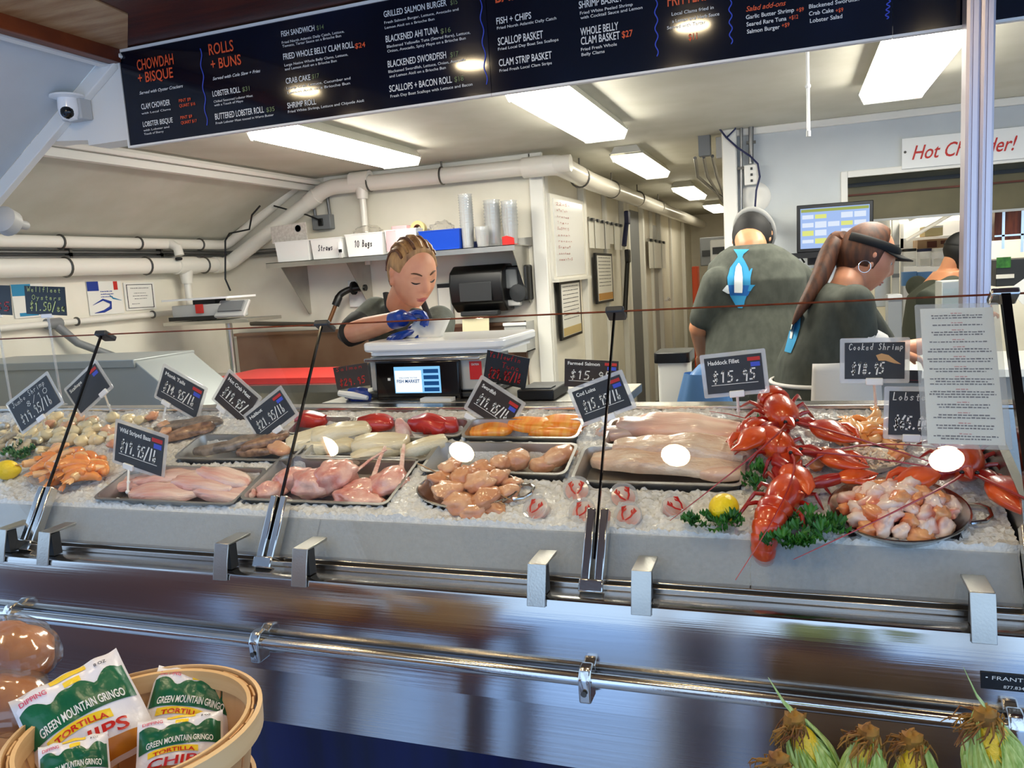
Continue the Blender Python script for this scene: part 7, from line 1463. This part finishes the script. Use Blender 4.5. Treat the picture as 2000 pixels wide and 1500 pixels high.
MB().lathe([(0, zt + .002), (BR * .76, zt + .002), (BR * .76, zt + .006), (0, zt + .006)], (BC.x, BC.y, 0), 40).build('base', 'basket_wood', t)
mat('bag_white', (.93, .92, .94), .28, c2=(.88, .86, .89), sc=12, bump=.35, bsc=22); mat('bag_green', (.04, .32, .20), .28, c2=(.08, .42, .28), sc=8, bump=.3, bsc=24); mat('bag_yellow', (.95, .80, .14), .3); mat('bag_red', (.78, .10, .08), .3); mat('bag_rose', (.80, .30, .42), .35); mat('bag_chip', (.80, .52, .12), .35, c2=(.62, .34, .06), sc=9)
def chip_bag(label, cs, d, puff=.03, bend=0.):
    """pillow bag; picture corners TL TR BR BL give its plane facing the viewer at depth d"""
    mid = sum((Vector((x, y, 0)) for x, y in cs), Vector()) / 4; nrm = -ray(mid.x, mid.y).normalized(); nrm = (nrm + Vector((0, 0, .35))).normalized(); p0 = at_d(mid.x, mid.y, d)
    c, u, v, w, h = quad(cs, plane=(p0, nrm)); n = u.cross(v)
    def Sf(a, e, off=0.):
        k = max(0, (1 - (2 * a - 1) ** 4)) ** .6 * max(0, (1 - (2 * e - 1) ** 4)) ** .6
        wr = .004 * math.sin(a * 23 + e * 9) * (1 - k) + .0025 * mnoise.noise(Vector((a * 7, e * 7, d * 9)))
        return c + u * ((a - .5) * w * (1 - .06 * k)) + v * ((e - .5) * h * (1 - .04 * k)) + n * (puff * k + wr + off - bend * ((2 * a - 1) ** 2))
    t = thing('chip_bag', label, 'chip bag', c, 'chip bags in the basket')
    b = MB().grid(lambda a, e: Sf(a, e), 28, 28); b.grid(lambda a, e: c * 2 - Sf(a, e) + (u * ((a - .5) * w * (1 - .06)) + v * ((e - .5) * h * .96)) * 2 - n * bend * 2 * ((2 * a - 1) ** 2) if 0 < a < 1 and 0 < e < 1 else Sf(a, e) - n * .0006, 28, 28); b.build('pouch', 'bag_white', t)
    def band(lo, hi, mname, nm, off=.0012, x0=.02, x1=.98):
        MB().grid(lambda a, e: Sf(x0 + (x1 - x0) * a, lo(a) + (hi(a) - lo(a)) * e, off), 30, 12).build(nm, mname, t)
    ridge = lambda a: .74 + .075 * abs(math.sin(a * 7.5 + 1)) + .04 * abs(math.sin(a * 13))
    band(lambda a: .46 + .05 * math.sin(a * 3.1), ridge, 'bag_green', 'mountain_band'); band(lambda a: .36 + .05 * math.sin(a * 3.1), lambda a: .45 + .05 * math.sin(a * 3.1), 'bag_yellow', 'yellow_ribbon', .0012, .12, .72)
    band(lambda a: .93, lambda a: .985, 'bag_yellow', 'yellow_label', .0012, .34, .68); band(lambda a: .84, lambda a: .90, 'bag_yellow', 'yellow_label', .0012, .44, .6)
    band(lambda a: .03, lambda a: .26 - .1 * a, 'bag_chip', 'chip_picture', .0012, .05, .95)
    def txt(s, x, y, hgt, wd, mname, shear=0., arc=0.):
        vs, fs, x0, x1 = text_data(s, shear, .02, 1.); sc = wd / (x1 - x0); sy = hgt / .7
        out = [Sf(x + (p.x - x0) * sc, y + p.y * sy + arc * math.sin(math.pi * ((p.x - x0) * sc / wd)), .0024) for p in vs]; MB().add(out, fs).build('lettering', mname, t, smooth=False)
    txt('GREEN MOUNTAIN GRINGO', .10, .50, .085, .80, 'print_white', 0, .05); txt('TORTILLA', .18, .375, .055, .5, 'bag_red', 0, .045); txt('CHIPS', .12, .20, .12, .70, 'bag_red', .1, .03); txt('DIPPING', .05, .87, .05, .24, 'bag_rose', 0, .01); txt('8 OZ', .75, .9, .03, .12, 'print_dark')
    return t
chip_bag('tall chip bag leaning out over the left of the basket', [(8, 1378), (220, 1268), (322, 1440), (110, 1560)], 1.24, .028)
chip_bag('chip bag standing at the back right of the basket', [(300, 1296), (470, 1322), (440, 1480), (272, 1470)], 1.33, .026)
chip_bag('chip bag lying at the front right of the basket', [(282, 1412), (432, 1384), (440, 1520), (250, 1545)], 1.20, .026)
chip_bag('chip bag cut by the bottom picture edge in the basket', [(75, 1470), (205, 1420), (225, 1580), (80, 1600)], 1.12, .026)
# loaves in a clear bag, far left
mat('crust', (.72, .44, .18), .5, c2=(.50, .26, .09), sc=9, bump=.3, bsc=30)
for k, (px, py, d, s, lb) in enumerate(((20, 1275, 1.36, 1., 'upper brown loaf in a clear bag at the left picture edge'), (0, 1370, 1.28, .95, 'lower brown loaf in a clear bag at the left picture edge'))):
    c = at_d(px, py, d); t = thing('bread_loaf', lb, 'bread', c); rot = Matrix.Rotation(R(-18 + 8 * k), 3, 'Z')
    MB().ball(c, (.10 * s, .06 * s, .045 * s), rot, 28, 18, lambda q: 1 + .06 * math.sin(q.x * 9) + .05 * mnoise.noise(q * 3)).build('loaf', 'crust', t)
    MB().ball(c + Vector((0, 0, .004)), (.113 * s, .068 * s, .052 * s), rot, 36, 24, lambda q: 1 + .09 * mnoise.noise(q * 4.5 + Vector((k, 2, 0))) + .05 * abs(mnoise.noise(q * 12))).build('wrapper', 'bag_clear', t, ang=.4)
c = at_d(0, 1440, 1.28); o = MB().lathe([(.10, zt + .001), (.12, c.z - .09), (.128, c.z - .05), (.120, c.z - .05), (.112, c.z - .085), (.09, zt + .006), (0, zt + .006)], (c.x - .06, c.y + .03, 0), 32, sx=1.1).build('bread_bowl', 'basket_wood'); tag(o, 'round wooden bowl under the loaves at the left edge', 'bowl')
# corn
mat('husk', (.52, .62, .22), .5, c2=(.78, .82, .48), sc=30, stretch=(6, 6, .4), bump=.15, bsc=60); mat('husk_pale', (.78, .84, .56), .5, c2=(.60, .72, .36), sc=26, stretch=(6, 6, .4)); mat('silk', (.42, .24, .09), .7, c2=(.62, .44, .14), sc=40); mat('kernel', (.93, .76, .16), .4, bump=.4, bsc=150)
def corn(label, tip, base, r=.024, seed=1, flag=True):
    tip, base = Vector(tip), Vector(base); ax = (tip - base).normalized(); L = (tip - base).length; g = random.Random(seed)
    t = thing('corn_ear', label, 'corn', base, 'ears of corn at bottom right'); s1 = ax.orthogonal().normalized(); s2 = ax.cross(s1)
    MB().tube([base + ax * L * e for e in (0, .2, .45, .7, .88, 1.)], [r * x for x in (.72, .95, .98, .85, .6, .25)], 14).build('cob', 'kernel', t)
    for k in range(7):
        a0 = k * 2.4 + g.random() * .5; dr = s1 * math.cos(a0) + s2 * math.sin(a0); td = ax.cross(dr); ext = g.uniform(.88, 1.1); op = g.uniform(.0, .006); rr = r * (1.05 + .04 * (k % 3))
        def hf(a, e):
            ph = (a - .5) * 2.1 * (1 - .75 * max(0, e - .6) / .4); R_ = rr * (.75 + .3 * math.sin(math.pi * min(1, e * .85 + .1))) + op * max(0, e - .7) * 3; z = L * ext * e
            if e > .62: R_ *= 1 - .72 * ((e - .62) / .38) ** 1.3
            return base + ax * z + (dr * math.cos(ph) + td * math.sin(ph)) * (R_ + .0015 * math.cos(a * 40))
        o = MB().grid(hf, 16, 18).build('husk_leaf', 'husk' if k % 3 else 'husk_pale', t); q = o.modifiers.new('thickness', 'SOLIDIFY'); q.thickness = .0008
    b = MB()
    for k in range(60):
        a0 = g.uniform(0, 6.28); dr = (s1 * math.cos(a0) + s2 * math.sin(a0)); p0 = tip + dr * g.uniform(0, r * .4) - ax * .012; e1 = p0 + ax * g.uniform(.006, .018) + dr * g.uniform(.002, .010); e2 = e1 + dr * g.uniform(.002, .012) + ax * g.uniform(-.012, .006) + Vector((-.006, 0, -.004)); e3 = e2 + Vector((g.uniform(-.012, .006), g.uniform(-.008, .008), -g.uniform(.004, .018)))
        b.tube([p0, e1, e2, e3], [.0011, .0012, .001, .0005], 5)
    b.ball(tip + ax * .004, (.012, .012, .012), None, 14, 10, lambda q: 1 + .5 * mnoise.noise(q * 4))
    b.build('corn_silk', 'silk', t)
    if flag:
        e = tip + ax * .05 + Vector((-.012, 0, .012)); MB().tube([tip - ax * .05 + s1 * r * .5, tip - ax * .005 + s1 * r * .4, tip + ax * .025 + Vector((-.004, 0, .004)), e], [.010, .008, .004, .0006], 8, flat=.3).build('leaf_tip', 'husk_pale', t)
    return t
for k, (tx, ty, bx, by, d, lb) in enumerate(((1553, 1412, 1640, 1600, .96, 'leftmost corn ear with a long pale leaf tip'), (1695, 1440, 1668, 1640, .93, 'corn ear with a dark brown tassel, second from left'), (1782, 1452, 1800, 1640, .92, 'corn ear with a round brown tassel in the middle'), (1925, 1405, 1975, 1610, .88, 'big green corn ear at the bottom right corner'), (1522, 1492, 1560, 1650, .92, 'short pale corn ear tip at the bottom edge, left of the others'))): corn(lb, at_d(tx, ty, d), at_d(bx, by, d * 1.02), .024 if k != 3 else .030, k + 2, k in (0, 3))
p = at_d(1740, 1720, .95); t = thing('corn_crate', 'tall wooden crate holding the corn below the picture edge', 'crate', (p.x, p.y, 0)); zt = 0
zc = min(p.z + .06, .76)
for (a, b_) in (((-.17, -.10), (.26, -.09)), ((-.17, .13), (.26, .14)), ((-.17, -.10), (-.16, .14)), ((.25, -.10), (.26, .14))): MB().bb((p.x + a[0], p.y + a[1], zt + .001), (p.x + b_[0], p.y + b_[1], zc)).build('side_board', 'wood_knotty', t)
MB().bb((p.x - .17, p.y - .10, zt + .001), (p.x + .26, p.y + .14, zt + .01)).build('bottom_board', 'wood_knotty', t)
